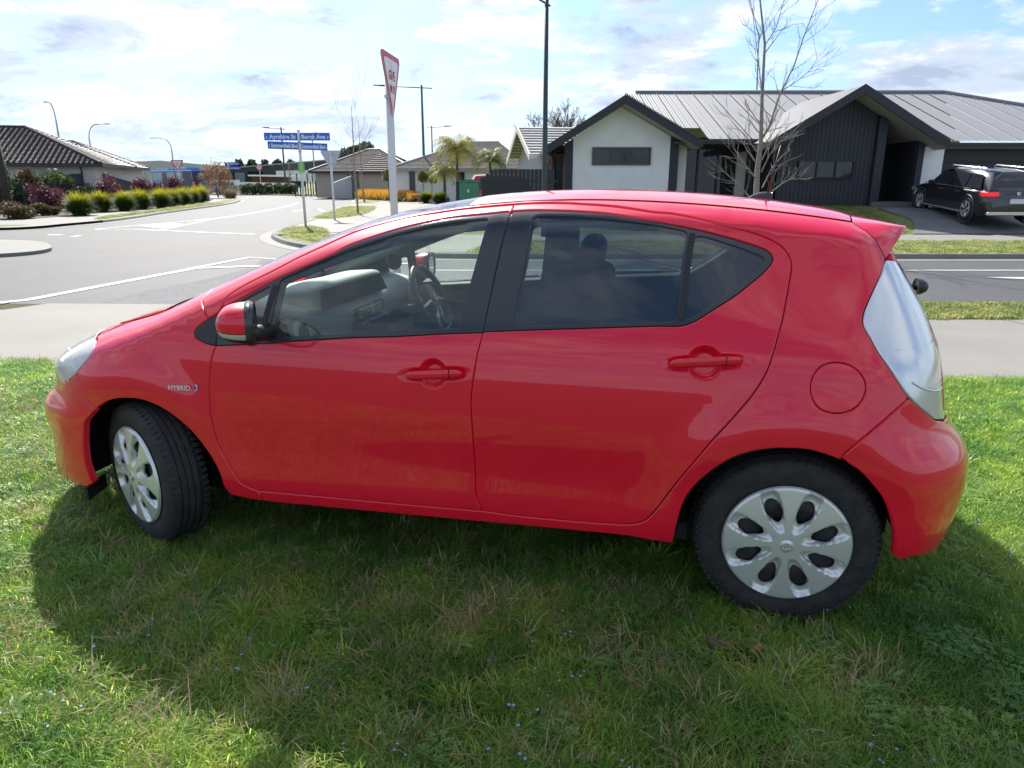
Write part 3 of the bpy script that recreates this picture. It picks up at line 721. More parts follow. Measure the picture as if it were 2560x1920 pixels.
def topgrid(rows, nv=25, off=0.0, inset=0.0, vlim=1.0, edge=True):
    """rows: (edge s, centre x) pairs; strip across the car between the two upper edge lines"""
    V, Nn, F = [], [], []
    ss = np.array([r[0] for r in rows]); zz = ze(ss); E = surf0(ss, zz)
    vv = np.sin(np.linspace(-math.pi / 2, math.pi / 2, nv)) * vlim
    for i, (s, xc) in enumerate(rows):
        ye = abs(E[i, 1]) - inset; xe = E[i, 0]
        y = vv * ye; x = xe + (xc - xe) * (1 - np.abs(vv) ** 2.2)
        lo = np.full(nv, zz[i] - 0.06); hi = np.full(nv, 1.6)
        for _ in range(26):
            m = (lo + hi) / 2; g = gfun(x, y, m); lo = np.where(g < 0, m, lo); hi = np.where(g < 0, hi, m)
        n = grad(x, y, lo)
        P = np.stack([x, y, lo], -1) + n * off
        V += [tuple(p) for p in P]; Nn += [tuple(p) for p in n]
    R_ = len(rows)
    for i in range(R_ - 1):
        for j in range(nv - 1): F.append((i * nv + j, (i + 1) * nv + j, (i + 1) * nv + j + 1, i * nv + j + 1))
    if edge:
        per = [i * nv for i in range(R_)] + [(R_ - 1) * nv + j for j in range(1, nv)] + [i * nv + nv - 1 for i in range(R_ - 2, -1, -1)] + [j for j in range(nv - 2, 0, -1)]
        k = len(V)
        for i in per:
            V.append(V[i]); Nn.append(Nn[i])
        k2 = len(V)
        for i in per:
            p = np.array(V[i]) - np.array(Nn[i]) * 0.015; V.append(tuple(p)); Nn.append(Nn[i])
        n = len(per)
        for i in range(n): F.append((k + i, k + (i + 1) % n, k2 + (i + 1) % n, k2 + i))
    Vn = np.array(V); out = []
    for f in F[:(R_ - 1) * (nv - 1)]:
        a, b, c = Vn[f[0]], Vn[f[1]], Vn[f[2]]
        out.append(f if np.cross(b - a, c - a)[2] > 0 else f[::-1])
    return V, Nn, out + F[(R_ - 1) * (nv - 1):]
tipx = surf0(np.array([SF + 0.01]), ze(SF + 0.01))[0, 0]
hr = []
for s in np.arange(SF + 0.02, -2.505, 0.05):
    xe = surf0(np.array([s]), ze(s))[0, 0]
    t = (s - SF) / (-2.50 - SF); xc = tipx + 0.004 + (-2.52 - tipx) * t
    hr.append((s, max(xe, xc) if s < S0 else xc))
hr.append((-2.503, -2.52))
hs_u = np.arange(-3.33, -2.80, 0.03)
strip = panel_data([(s, z) for s, z in zip(hs_u, ze(hs_u))] + [(-2.802, ze(-2.802)[0]), (-2.80, 0.843), (-2.88, 0.8415), (-2.95, 0.8375), (-3.05, 0.8255), (-3.16, 0.8115), (-3.27, 0.7935)], h=0.03)
put('bonnet', join_data(topgrid(hr, inset=0.001), strip, mirror_data(strip)), M_red)
put('cowl', topgrid([(-2.50, -2.52), (-2.46, -2.49), (-2.40, -2.44)], off=-0.006), M_black)
# ---- windscreen, roof
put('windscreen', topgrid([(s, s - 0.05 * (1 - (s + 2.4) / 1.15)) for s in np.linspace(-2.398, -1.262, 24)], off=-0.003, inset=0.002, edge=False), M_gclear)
band = topgrid([(s, s - 0.0) for s in np.linspace(-1.262, -1.205, 4)], off=-0.003, inset=0.002, edge=False)
put('windscreen_band', band, M_blackg)
put('roof', topgrid([(s, s) for s in np.linspace(-1.202, 0.186, 40)], inset=0.0016), M_red)
put('headlining', topgrid([(s, s) for s in np.linspace(-1.22, 0.10, 20)], off=-0.035, edge=False), mat('headlining_cloth', (0.30, 0.31, 0.31), 0.9))
# inner faces of the screen pillars
for s_ in (1, -1):
    b = MB(); ss = np.linspace(-2.38, -1.2, 16); zz_ = ze(ss); E = surf0(ss, zz_); vs, fs = [], []
    for i in range(16):
        n_ = grad(E[i:i + 1, 0], E[i:i + 1, 1], E[i:i + 1, 2])[0]
        p = E[i] - n_ * 0.02; q = E[i] + np.array([0, 0.05, -0.012]) - n_ * 0.012; r_ = E[i] + np.array([0.03, 0.03, -0.085])
        for w_ in (q, p, r_): vs.append((w_[0], w_[1] * s_, w_[2]))
    for i in range(15):
        for j in range(3): fs.append((i * 3 + j, i * 3 + (j + 1) % 3, i * 3 + 3 + (j + 1) % 3, i * 3 + 3 + j))
    b.add(vs, fs); b.build('pillar_trim', mat('pillar_cloth', (0.26, 0.28, 0.28), 0.85), car, True)
# ---- side windows
g_f, g_q, g_r, g_rq = c_['gl_f'], c_['gl_q'], cr(CV['gl_r'] + [CV['gl_r'][0]]), cr(CV['gl_rq'] + [CV['gl_rq'][0]])
def smoothclosed(k, n=1):
    P = [Vector(p) for p in CV[k]]; Q = []
    for i, a in enumerate(P):
        b = P[(i + 1) % len(P)]; m_ = max(1, int((b - a).length / 0.03))
        Q += [tuple(a.lerp(b, t / m_)) for t in range(m_)]
    return smooth_poly(Q, 2)
g_f, g_q, g_r, g_rq = smoothclosed('gl_f'), smoothclosed('gl_q'), smoothclosed('gl_r'), smoothclosed('gl_rq', 2)
dlo_front = dlof + gb[i_t + 1:i_l + 1] + rev(belt)[1:] + rev(c_['g1up'])[1:-1]
dlo_rear = gb[i_t:i_l] + [(-1.065, 0.969)] + rev(dlor)[1:-1]
both('window_trim', panel_data(dlo_front, holes=[g_f, g_q], off=-0.0005, gap=0.0018, skirt=0.012, h=0.03, bev=0.0025), M_blackg)
both('window_trim', panel_data(dlo_rear, holes=[g_r, g_rq], off=-0.0005, gap=0.0018, skirt=0.012, h=0.03, bev=0.0025), M_blackg)
def grow(P, d): return [tuple(p) for p in offs(ccw(dedupe(P)), -d)]
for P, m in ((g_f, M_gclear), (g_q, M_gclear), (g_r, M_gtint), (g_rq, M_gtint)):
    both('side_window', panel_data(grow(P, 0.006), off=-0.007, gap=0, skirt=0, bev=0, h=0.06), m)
# dark seal lines: division bars stand proud
def bar(p0, p1, w, off, name, m, both_=True):
    q = np.linspace(0, 1, 9); s = p0[0] + (p1[0] - p0[0]) * q; z = p0[1] + (p1[1] - p0[1]) * q
    dx, dz = p1[0] - p0[0], p1[1] - p0[1]; L = math.hypot(dx, dz); nx, nz = -dz / L * w / 2, dx / L * w / 2
    loop = [(a + nx, b + nz) for a, b in zip(s, z)] + [(a - nx, b - nz) for a, b in zip(rev(s), rev(z))]
    d = panel_data(loop, off=off, gap=0, skirt=0.012, bev=0.003, h=0.05); return both(name, d, m)
bar((-1.925, 0.945), (-1.898, 1.10), 0.022, 0.003, 'window_divider', M_rub)
bar((-0.395, 1.036), (-0.374, 1.31), 0.020, 0.003, 'window_divider', M_rub)
# belt moulding
def strip_along(chain, w, off, name, m):
    P = np.array(chain); t = np.gradient(P, axis=0); t /= np.linalg.norm(t, axis=1, keepdims=True); nn = np.stack([-t[:, 1], t[:, 0]], 1)
    return both(name, panel_data([tuple(p) for p in P + nn * w] + [tuple(p) for p in P[::-1]], off=off, gap=0, skirt=0.01, bev=0.002, h=0.05), m)
# ---- rear: tail lamps, bumper, tailgate, spoiler
tlo = tl + [(0.42, 0.712), (0.47, 0.72), (0.50, 0.80), (0.485, 0.93), (0.44, 1.06), (0.38, 1.16), (0.315, 1.222)]
M_tail = mat('clear_tail_lens', (0.74, 0.76, 0.78), 0.22, 0.5, coat=1.0)
tls = both('tail_light', panel_data(tlo, off=0.003, gap=0.0015, skirt=0.01, h=0.03, bev=0.003), M_tail)
M_orange = mat('amber_tail_lens', (0.75, 0.26, 0.18), 0.15, 0.0, coat=1.0)
M_redlens = mat('red_tail_lens', (0.55, 0.05, 0.05), 0.15, 0.0, coat=1.0)
oo = [(0.43, 0.735), (0.462, 0.735), (0.488, 0.80), (0.474, 0.92), (0.445, 1.0), (0.43, 0.95), (0.44, 0.85)]
for k_, tt in enumerate(tls):
    d = panel_data(oo, off=0.006, gap=0, skirt=0.004, bev=0.002, h=0.03); put('indicator_lens', d if k_ == 0 else mirror_data(d), M_orange, tt)
    for z_ in (0.965, 0.84, 0.815):
        d = panel_data([(0.18 if z_ > .9 else 0.27, z_), (0.42, z_), (0.42, z_ + 0.0042), (0.18 if z_ > .9 else 0.27, z_ + 0.0025)], off=0.0042, gap=0, skirt=0, bev=0, h=0.05)
        put('lens_groove', d if k_ == 0 else mirror_data(d), mat('lens_line', (0.28, 0.30, 0.31), 0.3), tt)
for k_, tt in enumerate(tls):
    q_ = np.linspace(0, 1, 14); pr, _ = sp(0.262 + 0.150 * q_, 0.868 - 0.050 * np.sin(q_ * 1.7) ** .8, 0.004); sg_ = 1 if k_ == 0 else -1
    MB().tube([(p[0], p[1] * sg_, p[2]) for p in pr], 0.0035, 6).build('lens_ridge', mat('lens_white', (.85, .87, .88), .25, coat=1.0), tt, True)
rbz = 0.26
rb = rev(rs) + tl[k_tl + 1:] + [(0.42, 0.705), (0.50, 0.69), (0.60, 0.665), (0.80, 0.655), (SR, 0.65)] + [(s, rbz) for s in np.arange(SR, 0.36, -0.05)] + [(0.262, 0.285)] + rev(ar[k_ar + 1:])
rbd = panel_data(rb, skirt=0.03)
put('rear_bumper', join_data(rbd, mirror_data(rbd)), M_red)
tg = [(0.477, 0.705), (0.505, 0.80), (0.49, 0.93), (0.445, 1.06), (0.385, 1.163), (0.31, 1.235), (0.40, 1.25), (0.60, 1.255), (SR, 1.258), (SR, 0.655), (0.80, 0.66), (0.60, 0.67), (0.50, 0.694)]
rg = [(0.52, 0.97), (0.46, 1.10), (0.42, 1.20), (0.60, 1.235), (SR - .001, 1.238), (SR - .001, 0.95), (0.70, 0.95)]
tgd = panel_data(tg, gap=0.002); put('tailgate', join_data(tgd, mirror_data(tgd)), M_red)
rgd = panel_data(rg, off=0.004, gap=0, skirt=0.006, bev=0.002, h=0.05); put('rear_window', join_data(rgd, mirror_data(rgd)), mat('rear_glass', (0.02, 0.025, 0.03), 0.04, coat=1.0))
# spoiler: closed blade across the roof end
vs, fs = [], []
ch_, _n = sp(np.array([0.1851, 0.214, 0.230, 0.244, 0.2545]), np.array([ze(0.185)[0] - .004, 1.318, 1.292, 1.260, 1.2345]), -0.001)
half = abs(ch_[0][1]); ys = np.linspace(-half, half, 23); k = 6
for y in ys:
    a = abs(y) / half; x0 = ch_[0][0] + 0.001 + (0.1872 - ch_[0][0]) * (1 - a ** 2.2); lo, hi = 1.2, 1.6
    for _ in range(26):
        m = (lo + hi) / 2
        if gfun(np.array(x0), np.array(y), np.array(m)) < 0: lo = m
        else: hi = m
    z0 = lo; xt = 0.40 - 0.078 * a ** 2; zt = z0 - 0.050 + 0.036 * a ** 2
    vs += [(x0, y, z0), ((x0 + xt) / 2, y, (z0 + zt) / 2 + 0.002), (xt - 0.003, y, zt), (xt, y, zt - 0.006), (xt - 0.008, y, zt - 0.014), (0.27, y, 1.236)]
for i in range(22):
    for j in range(k - 1): fs.append((i * k + j, i * k + j + 1, (i + 1) * k + j + 1, (i + 1) * k + j))
for sg, b0 in ((-1, 0), (1, 22 * k)):
    n = len(vs); vs += [(c[0] + .0015, abs(c[1]) * sg, c[2]) for c in ch_[1:]]
    f = [(b0, n, b0 + 1), (b0 + 1, n, n + 1), (b0 + 1, n + 1, b0 + 2), (b0 + 2, n + 1, n + 2), (b0 + 2, n + 2, b0 + 3), (b0 + 3, n + 2, n + 3), (b0 + 3, n + 3, b0 + 4), (b0 + 4, n + 3, b0 + 5)]
    fs += f
so = mesh_obj('spoiler', vs, fs, M_red, car)
bm = bmesh.new(); bm.from_mesh(so.data); bmesh.ops.remove_doubles(bm, verts=bm.verts, dist=1e-4); bmesh.ops.recalc_face_normals(bm, faces=bm.faces); bm.to_mesh(so.data); bm.free(); shade_auto(so, 42)
# ---- inner shell / underbody / wheel wells
shell = [(-2.33, 0.95), (-2.30, 0.68), (-2.12, 0.46), (-2.05, 0.26), (-0.45, 0.28), (-0.40, 0.46), (-0.30, 0.60), (-0.1, 0.70), (0.10, 0.71), (0.2, 0.9), (0.16, 1.04), (0.22, 1.2), (0.2, ze(0.2)[0] - .01)] + [(s, z - 0.012) for s, z in zip(rev(np.arange(-2.28, 0.18, 0.06)), rev(ze(np.arange(-2.28, 0.18, 0.06))))]
shd = panel_data(shell, holes=[grow(g_f, 0.004), grow(g_q, 0.004), grow(g_r, 0.004), grow(g_rq, 0.004)], off=-0.026, gap=0, skirt=0.03, bev=0, h=0.06)
both('door_lining', shd, M_shell)
cap_d = panel_data([(-2.1, 0.86), (-1.1, 0.945), (-0.5, 0.985), (-0.5, 0.90), (-1.1, 0.86), (-2.1, 0.78)], off=-0.075, gap=0, skirt=-0.045, bev=0.01, h=0.06)
both('door_top', cap_d, mat('door_top_plastic', (0.34, 0.35, 0.32), 0.6))
b = MB(); b.box((-1.28, 0, 0.235), (3.2, 1.22, 0.13)); b.box((-2.62, 0, 0.5), (0.62, 0.98, 0.5)); b.box((-2.38, 0, 0.62), (0.10, 1.40, 0.62)); b.box((0.12, 0, 0.5), (0.55, 0.98, 0.56)); b.box((-1.2, 0, 0.28), (1.75, 1.54, 0.06)); b.box((-2.88, 0, 0.40), (0.25, 1.1, 0.36)); b.box((-3.02, 0, 0.40), (0.18, 0.9, 0.36)); b.box((0.35, 0, 0.45), (0.2, 0.8, 0.36))  # floor slab, plus plain boxes added in engine bay and boot to block light
b.build('underbody', M_dark, car)
b = MB(); b.box((-2.87, -0.735, 0.172), (0.012, 0.15, 0.06), 0.25); b.build('air_deflector', M_black, car)
for hx in (-2.55, 0.0):
    for sg in (-1, 1):
        b = MB(); vs, fs = [], []
        an = np.linspace(R(-12), R(192), 30) if hx < -1 else np.linspace(R(4), R(176), 30)
        rr = 0.395 if hx < -1 else 0.362
        for a in an:
            zz_ = 0.285 + min(rr * math.sin(a), 0.352 if hx < -1 else 0.366)
            xx_ = hx + rr * math.cos(a)
            wy = float(abs(surf0(np.array([xx_ if -2.75 < xx_ < .05 else np.clip(xx_, -2.75, .05)]), np.array([max(zz_, .2)]))[0, 1])) if -2.75 < xx_ < .05 else 0.0
            if not -2.75 < xx_ < .05:
                ww = W(np.array([xx_]), np.array([max(zz_, .2)])); wy = float(ww[0])
            yo = max(0.5, wy - 0.03)
            for (yy, r_) in ((yo, rr), (yo - 0.01, rr + 0.012), (0.46, rr + 0.012)):
                vs.append((hx + r_ * math.cos(a), sg * yy, 0.285 + min(r_ * math.sin(a), 0.352 if hx < -1 else 0.366)))
        n = 3
        for i in range(29):
            for j in range(2): fs.append((i * n + j, (i + 1) * n + j, (i + 1) * n + j + 1, i * n + j + 1))
        kc = len(vs); vs.append((hx, sg * 0.46, 0.30))
        for i in range(29): fs.append((i * n + 2, (i + 1) * n + 2, kc))
        b.add(vs, fs); b.build('wheel_arch_liner', M_dark, car)
# ---- handles
def handle(cx, cz, hx, slope, parent, sgn):
    vs, fs = [], []; n = 12; m_ = 22
    for i in range(m_ + 1):
        t = -1 + 2 * i / m_; x = cx + hx * t
        e = (1 - abs(t) ** 7) ** 0.35 if abs(t) < 1 else 0.0
        p, nr = sp(np.array([x]), np.array([cz + slope * hx * t]), 0.016 * (1 - 0.25 * abs(t) ** 3), dis=False)
        for k in range(n):
            a = 2 * math.pi * k / n; ca, sa = math.cos(a), math.sin(a)
            u = math.copysign(abs(ca) ** 0.6, ca) * 0.0165 * max(e, 0.05); w = math.copysign(abs(sa) ** 0.6, sa) * 0.011 * max(e, 0.05)
            q = p[0] + nr[0] * w + np.array([0, 0, 1]) * u
            vs.append((q[0], q[1] * sgn, q[2]))
    for i in range(m_):
        for k in range(n): fs.append((i * n + k, i * n + (k + 1) % n, (i + 1) * n + (k + 1) % n, (i + 1) * n + k))
    fs += [tuple(range(n)), tuple(range(m_ * n, m_ * n + n))]
    o = MB().add(vs, fs).build('door_handle', M_red, parent, True)
    p, nr = sp(np.array([cx + hx * 0.56]), np.array([cz + slope * hx * .56]), 0.02, dis=False)
    MB().box((p[0][0], p[0][1] * sgn, p[0][2]), (0.0022, 0.017, 0.0345)).build('handle_joint', M_dark, o)
for i, sg in enumerate((1, -1)):
    handle(-1.233, 0.817, 0.108, 0.09, doors[i], sg); handle(-0.307, 0.909, 0.115, 0.10, doors[2 + i], sg)
# ---- wheels
def wheel(name):
    w = bpy.data.objects.new(name, None); link(w, car)
    t = MB(); prof = [(0.185, -0.07), (0.205, -0.088), (0.245, -0.0985), (0.272, -0.094), (0.288, -0.082), (0.2975, -0.066)]
    y = -0.062
    tread = []
    for k in range(4):
        gc = -0.046 + k * 0.0307
        tread += [(0.3045, gc - 0.0042), (0.298, gc - 0.0032), (0.298, gc + 0.0032), (0.3045, gc + 0.0042)]
    prof += tread + [(r, -y_) for r, y_ in reversed(prof)]
    t.lathe([(r_, h_ * .84 - .010) for r_, h_ in prof], 96, axis='y'); o = t.build('tyre', MATS.get('tyre') or tyre_mat(), w); shade_auto(o, 25)
    # moulded tread blocks on the shoulders
    tb = MB()
    for k in range(72):
        a = 2 * math.pi * k / 72
        for ys in (-0.0705, 0.0505):
            ca, sa = math.cos(a), math.sin(a); r_ = 0.2925
            tb.slab([(ca * (r_ + .0035) - sa * 0.0085, ys - 0.010 * np.sign(ys) * -1, sa * (r_ + .0035) + ca * 0.0085), (ca * (r_ + .0035) + sa * 0.0085, ys - 0.010 * np.sign(ys) * -1, sa * (r_ + .0035) - ca * 0.0085),
                     (ca * (r_ + .0115) + sa * 0.0085, ys - 0.011 * np.sign(ys), sa * (r_ + .0115) - ca * 0.0085), (ca * (r_ + .0115) - sa * 0.0085, ys - 0.011 * np.sign(ys), sa * (r_ + .0115) + ca * 0.0085)], 0.01)
    so_ = tb.build('tread_block', MATS['tyre'], w); so_['kind'] = 'stuff'
    # hubcap
    NA, rad = 240, np.concatenate([[0.001, 0.012, 0.026], np.linspace(0.034, 0.202, 34), [0.2065, 0.209]])
    vs, fs = [], []
    def cap(r, a):
        q = r / 0.209; ph = (a / (math.pi / 4)) % 1.0 - 0.5       # 0 = middle of an opening
        dphi = ph * (math.pi / 4)
        dome = -0.100 - 0.012 * (1 - q ** 2)
        if q > 0.965: dome += 0.010 * ((q - 0.965) / 0.035) ** 2
        wpk = 0.30 * (1 - 0.52 * q) * (1 if q > 0.3 else q / 0.3)
        e = (abs(dphi) / max(wpk, 1e-3)) ** 4 + ((q - 0.61) / 0.335) ** 4
        dep = 0.017 * (1 - min(1, max(0, (e - 0.45) / 0.85)) ** 1.0)
        return dome + dep
    def hole(r, a):
        q = r / 0.209; ph = (a / (math.pi / 4)) % 1.0 - 0.5; dphi = ph * (math.pi / 4)
        u = (q - 0.605) / 0.215
        if abs(u) >= 1: return False
        wv = 0.205 * math.sqrt(1 - u * u) * (1.0 - 0.10 * u); c0 = 0.02 * u
        return abs(dphi - c0) < wv
    for r in rad:
        for k in range(NA):
            a = 2 * math.pi * k / NA; vs.append((r * math.cos(a), cap(r, a), r * math.sin(a)))
    for i in range(len(rad) - 1):
        rc = (rad[i] + rad[i + 1]) / 2
        for k in range(NA):
            if hole(rc, 2 * math.pi * (k + 0.5) / NA): continue
            k2 = (k + 1) % NA; fs.append((i * NA + k, (i + 1) * NA + k, (i + 1) * NA + k2, i * NA + k2))
    o = mesh_obj('hubcap', vs, fs, M_alloy, w, smooth=True)
    bm = bmesh.new(); bm.from_mesh(o.data)
    loose = [v for v in bm.verts if not v.link_faces]; bmesh.ops.delete(bm, geom=loose, context='VERTS')
    # round the stepped hole edges, then give the openings depth
    be = [e for e in bm.edges if e.is_boundary]; bvs = {v for e in be for v in e.verts if 0.05 < math.hypot(v.co.x, v.co.z) < 0.195}
    for _ in range(5):
        nc = {}
        for v in bvs:
            nb = [e.other_vert(v).co for e in v.link_edges if e.is_boundary]
            if len(nb) == 2: nc[v] = v.co * 0.4 + (nb[0] + nb[1]) * 0.3
        for v, c0 in nc.items(): v.co = c0
    be = [e for e in be if e.verts[0] in bvs and e.verts[1] in bvs]
    ex = bmesh.ops.extrude_edge_only(bm, edges=be)
    for v in ex['geom']:
        if isinstance(v, bmesh.types.BMVert): v.co.y += 0.007
    bm.to_mesh(o.data); bm.free(); shade_auto(o, 50)
    # centre badge: three rings
    bd_ = MB()
    for (rx, rz, cz) in ((0.0165, 0.0115, 0), (0.0048, 0.0100, 0.0012), (0.0120, 0.0045, 0.0062)):
        bd_.tube([(rx * math.cos(a), -0.1135, cz + rz * math.sin(a)) for a in np.linspace(0, 2 * math.pi, 25)], 0.0014, 5, False)
    bd_.build('wheel_emblem', M_chrome, w, True)
    MB().lathe([(0.0005, -0.1115), (0.022, -0.1125), (0.0235, -0.1105)], 28, axis='y').build('hub_centre', M_alloy, w, True)
    r_ = MB().lathe([(0.02, -0.055), (0.075, -0.055), (0.09, -0.075), (0.15, -0.082), (0.185, -0.06), (0.2, -0.075)], 48, axis='y').build('rim', mat('steel_rim', (0.03, 0.03, 0.035), 0.5, 0.3), w, True)
    nb_ = MB()
    for k in range(8):
        a = 2 * math.pi * (k + .12) / 8; nb_.lathe([(0.0, -0.092), (0.012, -0.09), (0.014, -0.07)], 10, (0.135 * math.cos(a), 0, 0.135 * math.sin(a)), 'y')
    nb_.build('wheel_vent', mat('vent_hole', (0.004, 0.004, 0.004), 0.8), w, True)['kind'] = 'stuff'
    return w
def tyre_mat():
    m = mat('tyre', (0.022, 0.022, 0.024), 0.72, var=0.35, vscale=25, bump=0.5, bscale=120); return m
w1 = wheel('wheel'); w1.location = (0.0, -0.727, 0.30)
for (x, y, rz, mir) in ((-2.516, -0.745, -27, False), (0.0, 0.727, 180, False), (-2.55, 0.727, 180 - 27, False)):
    c = copy_tree(w1, car); c.location = (x, y, 0.30); c.rotation_euler = (0, R(random.uniform(-3, 3)), R(rz))
# ---- door mirrors
def mirror_part(z0, z1, m, name, parent, sgn, grow_=1.0, c=(-1.885, -0.935, 0.995)):
    vs, fs = [], []; nu, nv = 14, 14
    for i in range(nu + 1):
        t = math.sin(i / nu * math.pi / 2); sc = max(math.cos(i / nu * math.pi / 2), 0.0) ** .6 + .01
        for j in range(nv + 1):
            zz = z0 + (z1 - z0) * j / nv; zn = max(-1, min(1, zz))
            yy = (1 - abs(zn) ** 2.6) ** (1 / 2.6)
            for q in (-1, 1):
                vs.append((c[0] - 0.108 * t * (1 - 0.10 * abs(zn) ** 3) * grow_, (c[1] + q * yy * 0.098 * sc * grow_) * sgn, c[2] + zn * 0.074 * (0.12 + 0.88 * sc) * grow_))
    n = (nv + 1) * 2
    for i in range(nu):
        for j in range(nv):
            for q in (0, 1):
                a = i * n + j * 2 + q; fs.append((a, a + 2, a + n + 2, a + n))
    e = nu * n
    for j in range(nv): fs.append((e + j * 2, e + j * 2 + 2, e + j * 2 + 3, e + j * 2 + 1))
    o = mesh_obj(name, vs, fs, m, parent)
    bm = bmesh.new(); bm.from_mesh(o.data); bmesh.ops.remove_doubles(bm, verts=bm.verts, dist=1e-5); bmesh.ops.recalc_face_normals(bm, faces=bm.faces); bm.to_mesh(o.data); bm.free(); shade_auto(o, 50)
    return o
for sg in (1, -1):
    dm = mirror_part(-0.99, 0.99, M_black, 'door_mirror', car, sg, 0.97)
    mirror_part(-0.30, 1.0, M_red, 'mirror_cap', dm, sg, 1.0)
    mirror_part(-0.62, -0.34, mat('indicator_clear', (0.62, 0.63, 0.62), 0.12, 0.3, coat=1.0), 'turn_signal', dm, sg, 1.0)
    b = MB()
    ring = lambda x, k: [(x, (-0.935 + 0.1 * k * math.copysign(abs(math.cos(a)) ** 0.75, math.cos(a))) * sg, 0.993 + 0.0765 * k * math.copysign(abs(math.sin(a)) ** 0.75, math.sin(a))) for a in np.linspace(0, 2 * math.pi, 33)[:-1]]
    rr = ring(-1.893, 0.99) + ring(-1.88, 1.03) + ring(-1.862, 1.0) + ring(-1.862, 0.9) + ring(-1.868, 0.88)
    b.add(rr, [(i * 32 + k, i * 32 + (k + 1) % 32, (i + 1) * 32 + (k + 1) % 32, (i + 1) * 32 + k) for i in range(4) for k in range(32)])
    b.build('mirror_rim', M_blackg, dm, True)
    MB().add(ring(-1.867, 0.89), [tuple(range(32))]).build('mirror_glass', M_mirror, dm)
    b = MB(); b.tube([(-1.90, -0.80 * sg, 0.935), (-1.90, -0.87 * sg, 0.94), (-1.895, -0.91 * sg, 0.955)], [0.035, 0.03, 0.028], 10); b.build('mirror_stalk', M_black, car, True)
    cc = Vector((-1.885, -0.935 * sg, 0)); rm_ = Matrix.Translation(cc) @ Matrix.Rotation(R(30 if sg == 1 else 8), 4, 'Z') @ Matrix.Translation(-cc); dm.matrix_basis = rm_
# ---- roof antenna, badges, parking mirror
b = MB(); vs, fs = [], []
for i in range(9):
    t = i / 8; x = -0.165 + 0.10 * t; hh = 0.028 * math.sin(min(t * 1.35, 1) * math.pi / 2) + 0.001; ww = 0.022 * min(1, 0.25 + t * 1.4)
    for a in np.linspace(0, math.pi, 9): vs.append((x, ww * math.cos(a), 1.405 + hh * math.sin(a) + 0.002 + 0.004 * (1 - t)))
for i in range(8):
    for j in range(8): fs.append((i * 9 + j, (i + 1) * 9 + j, (i + 1) * 9 + j + 1, i * 9 + j + 1))
fs.append(tuple(72 + j for j in range(9)))
an = b.add(vs, fs).build('antenna_base', M_blackg, car, True)
MB().tube([(-0.085, 0, 1.425), (-0.050, 0, 1.615)], [0.004, 0.0022], 8).build('antenna_rod', M_black, an, True)
M_badge = mat('badge_silver', (0.78, 0.79, 0.80), 0.35, 0.25)
hy = text('hybrid_badge', 'HYBRID.', 0.0265, M_badge, car, (-2.279, -0.8445, 0.7005), (R(90), 0, R(6.5)), 0.0012, 1.0, bold=0.0006)
MB().lathe([(0.0005, -0.003), (0.0085, -0.002), (0.0095, 0)], 20, (-2.216, -0.834, 0.7045), 'y').build('hybrid_emblem', mat('emblem_blue', (0.08, 0.18, 0.5), 0.2, 0.6), car, True)
b = MB().tube([(-2.2165 + 0.0085 * math.cos(a), -0.8355, 0.7045 + 0.0125 * math.sin(a)) for a in np.linspace(-2.0, 1.2, 14)], 0.0024, 6); b.build('emblem_ring', M_badge, car, True)
vs, fs = [], []
for i, t in enumerate(np.linspace(0, math.pi / 2, 7)):
    for k in range(20): a = 2 * math.pi * k / 20; vs.append((0.60 + 0.05 * math.sin(t), 0.30 + 0.05 * math.cos(t) * math.cos(a), 1.035 + 0.036 * math.cos(t) * math.sin(a)))
for i in range(6):
    for k in range(20): fs.append((i * 20 + k, i * 20 + (k + 1) % 20, (i + 1) * 20 + (k + 1) % 20, (i + 1) * 20 + k))
fs.append(tuple(range(20)))
pk = mesh_obj('parking_mirror', vs, fs, M_black, car, smooth=True)
MB().tube([(0.605, 0.30, 1.03), (0.50, 0.22, 1.05)], 0.012, 8).build('mirror_arm', M_black, pk)
# ---- cabin
def soft(name, c, d, m, parent=None, p=3.2, rot=(0, 0, 0), n=18):
    vs, fs = [], []
    def f(v): return math.copysign(abs(v) ** (2 / p), v)
    for i in range(n + 1):
        th = -math.pi / 2 + math.pi * i / n
        for k in range(2 * n):
            ph = math.pi * k / n
            vs.append((d[0] / 2 * f(math.cos(th)) * f(math.cos(ph)), d[1] / 2 * f(math.cos(th)) * f(math.sin(ph)), d[2] / 2 * f(math.sin(th))))
    for i in range(n):
        for k in range(2 * n): fs.append((i * 2 * n + k, i * 2 * n + (k + 1) % (2 * n), (i + 1) * 2 * n + (k + 1) % (2 * n), (i + 1) * 2 * n + k))
    o = mesh_obj(name, vs, fs, m, parent or car, smooth=True); o.location = c; o.rotation_euler = rot; return o
M_seat = mat('seat_fabric', (0.050, 0.053, 0.058), 0.85, bump=0.2, bscale=300)
M_dash = mat('dash_plastic', (0.72, 0.78, 0.73), 0.5, bump=0.15, bscale=400)
M_dashd = mat('dash_dark', (0.045, 0.05, 0.052), 0.45)
for y in (-0.37, 0.37):
    st = bpy.data.objects.new('front_seat', None); link(st, car); st.location = (0, 0, 0)
    soft('cushion', (-1.16, y, 0.50), (0.54, 0.50, 0.18), M_seat, st)
    soft('backrest', (-0.86, y, 0.78), (0.17, 0.50, 0.66), M_seat, st, rot=(0, R(16), 0))
    soft('headrest', (-0.83, y + 0.0, 1.135), (0.125, 0.27, 0.20), M_seat, st, p=2.8, rot=(0, R(10), 0))
    MB().tube([(-0.81, y - .06, 0.98), (-0.82, y - .06, 1.10)], 0.007, 6).build('headrest_post', M_chrome, st, True)
    MB().tube([(-0.81, y + .06, 0.98), (-0.82, y + .06, 1.10)], 0.007, 6).build('headrest_post', M_chrome, st, True)
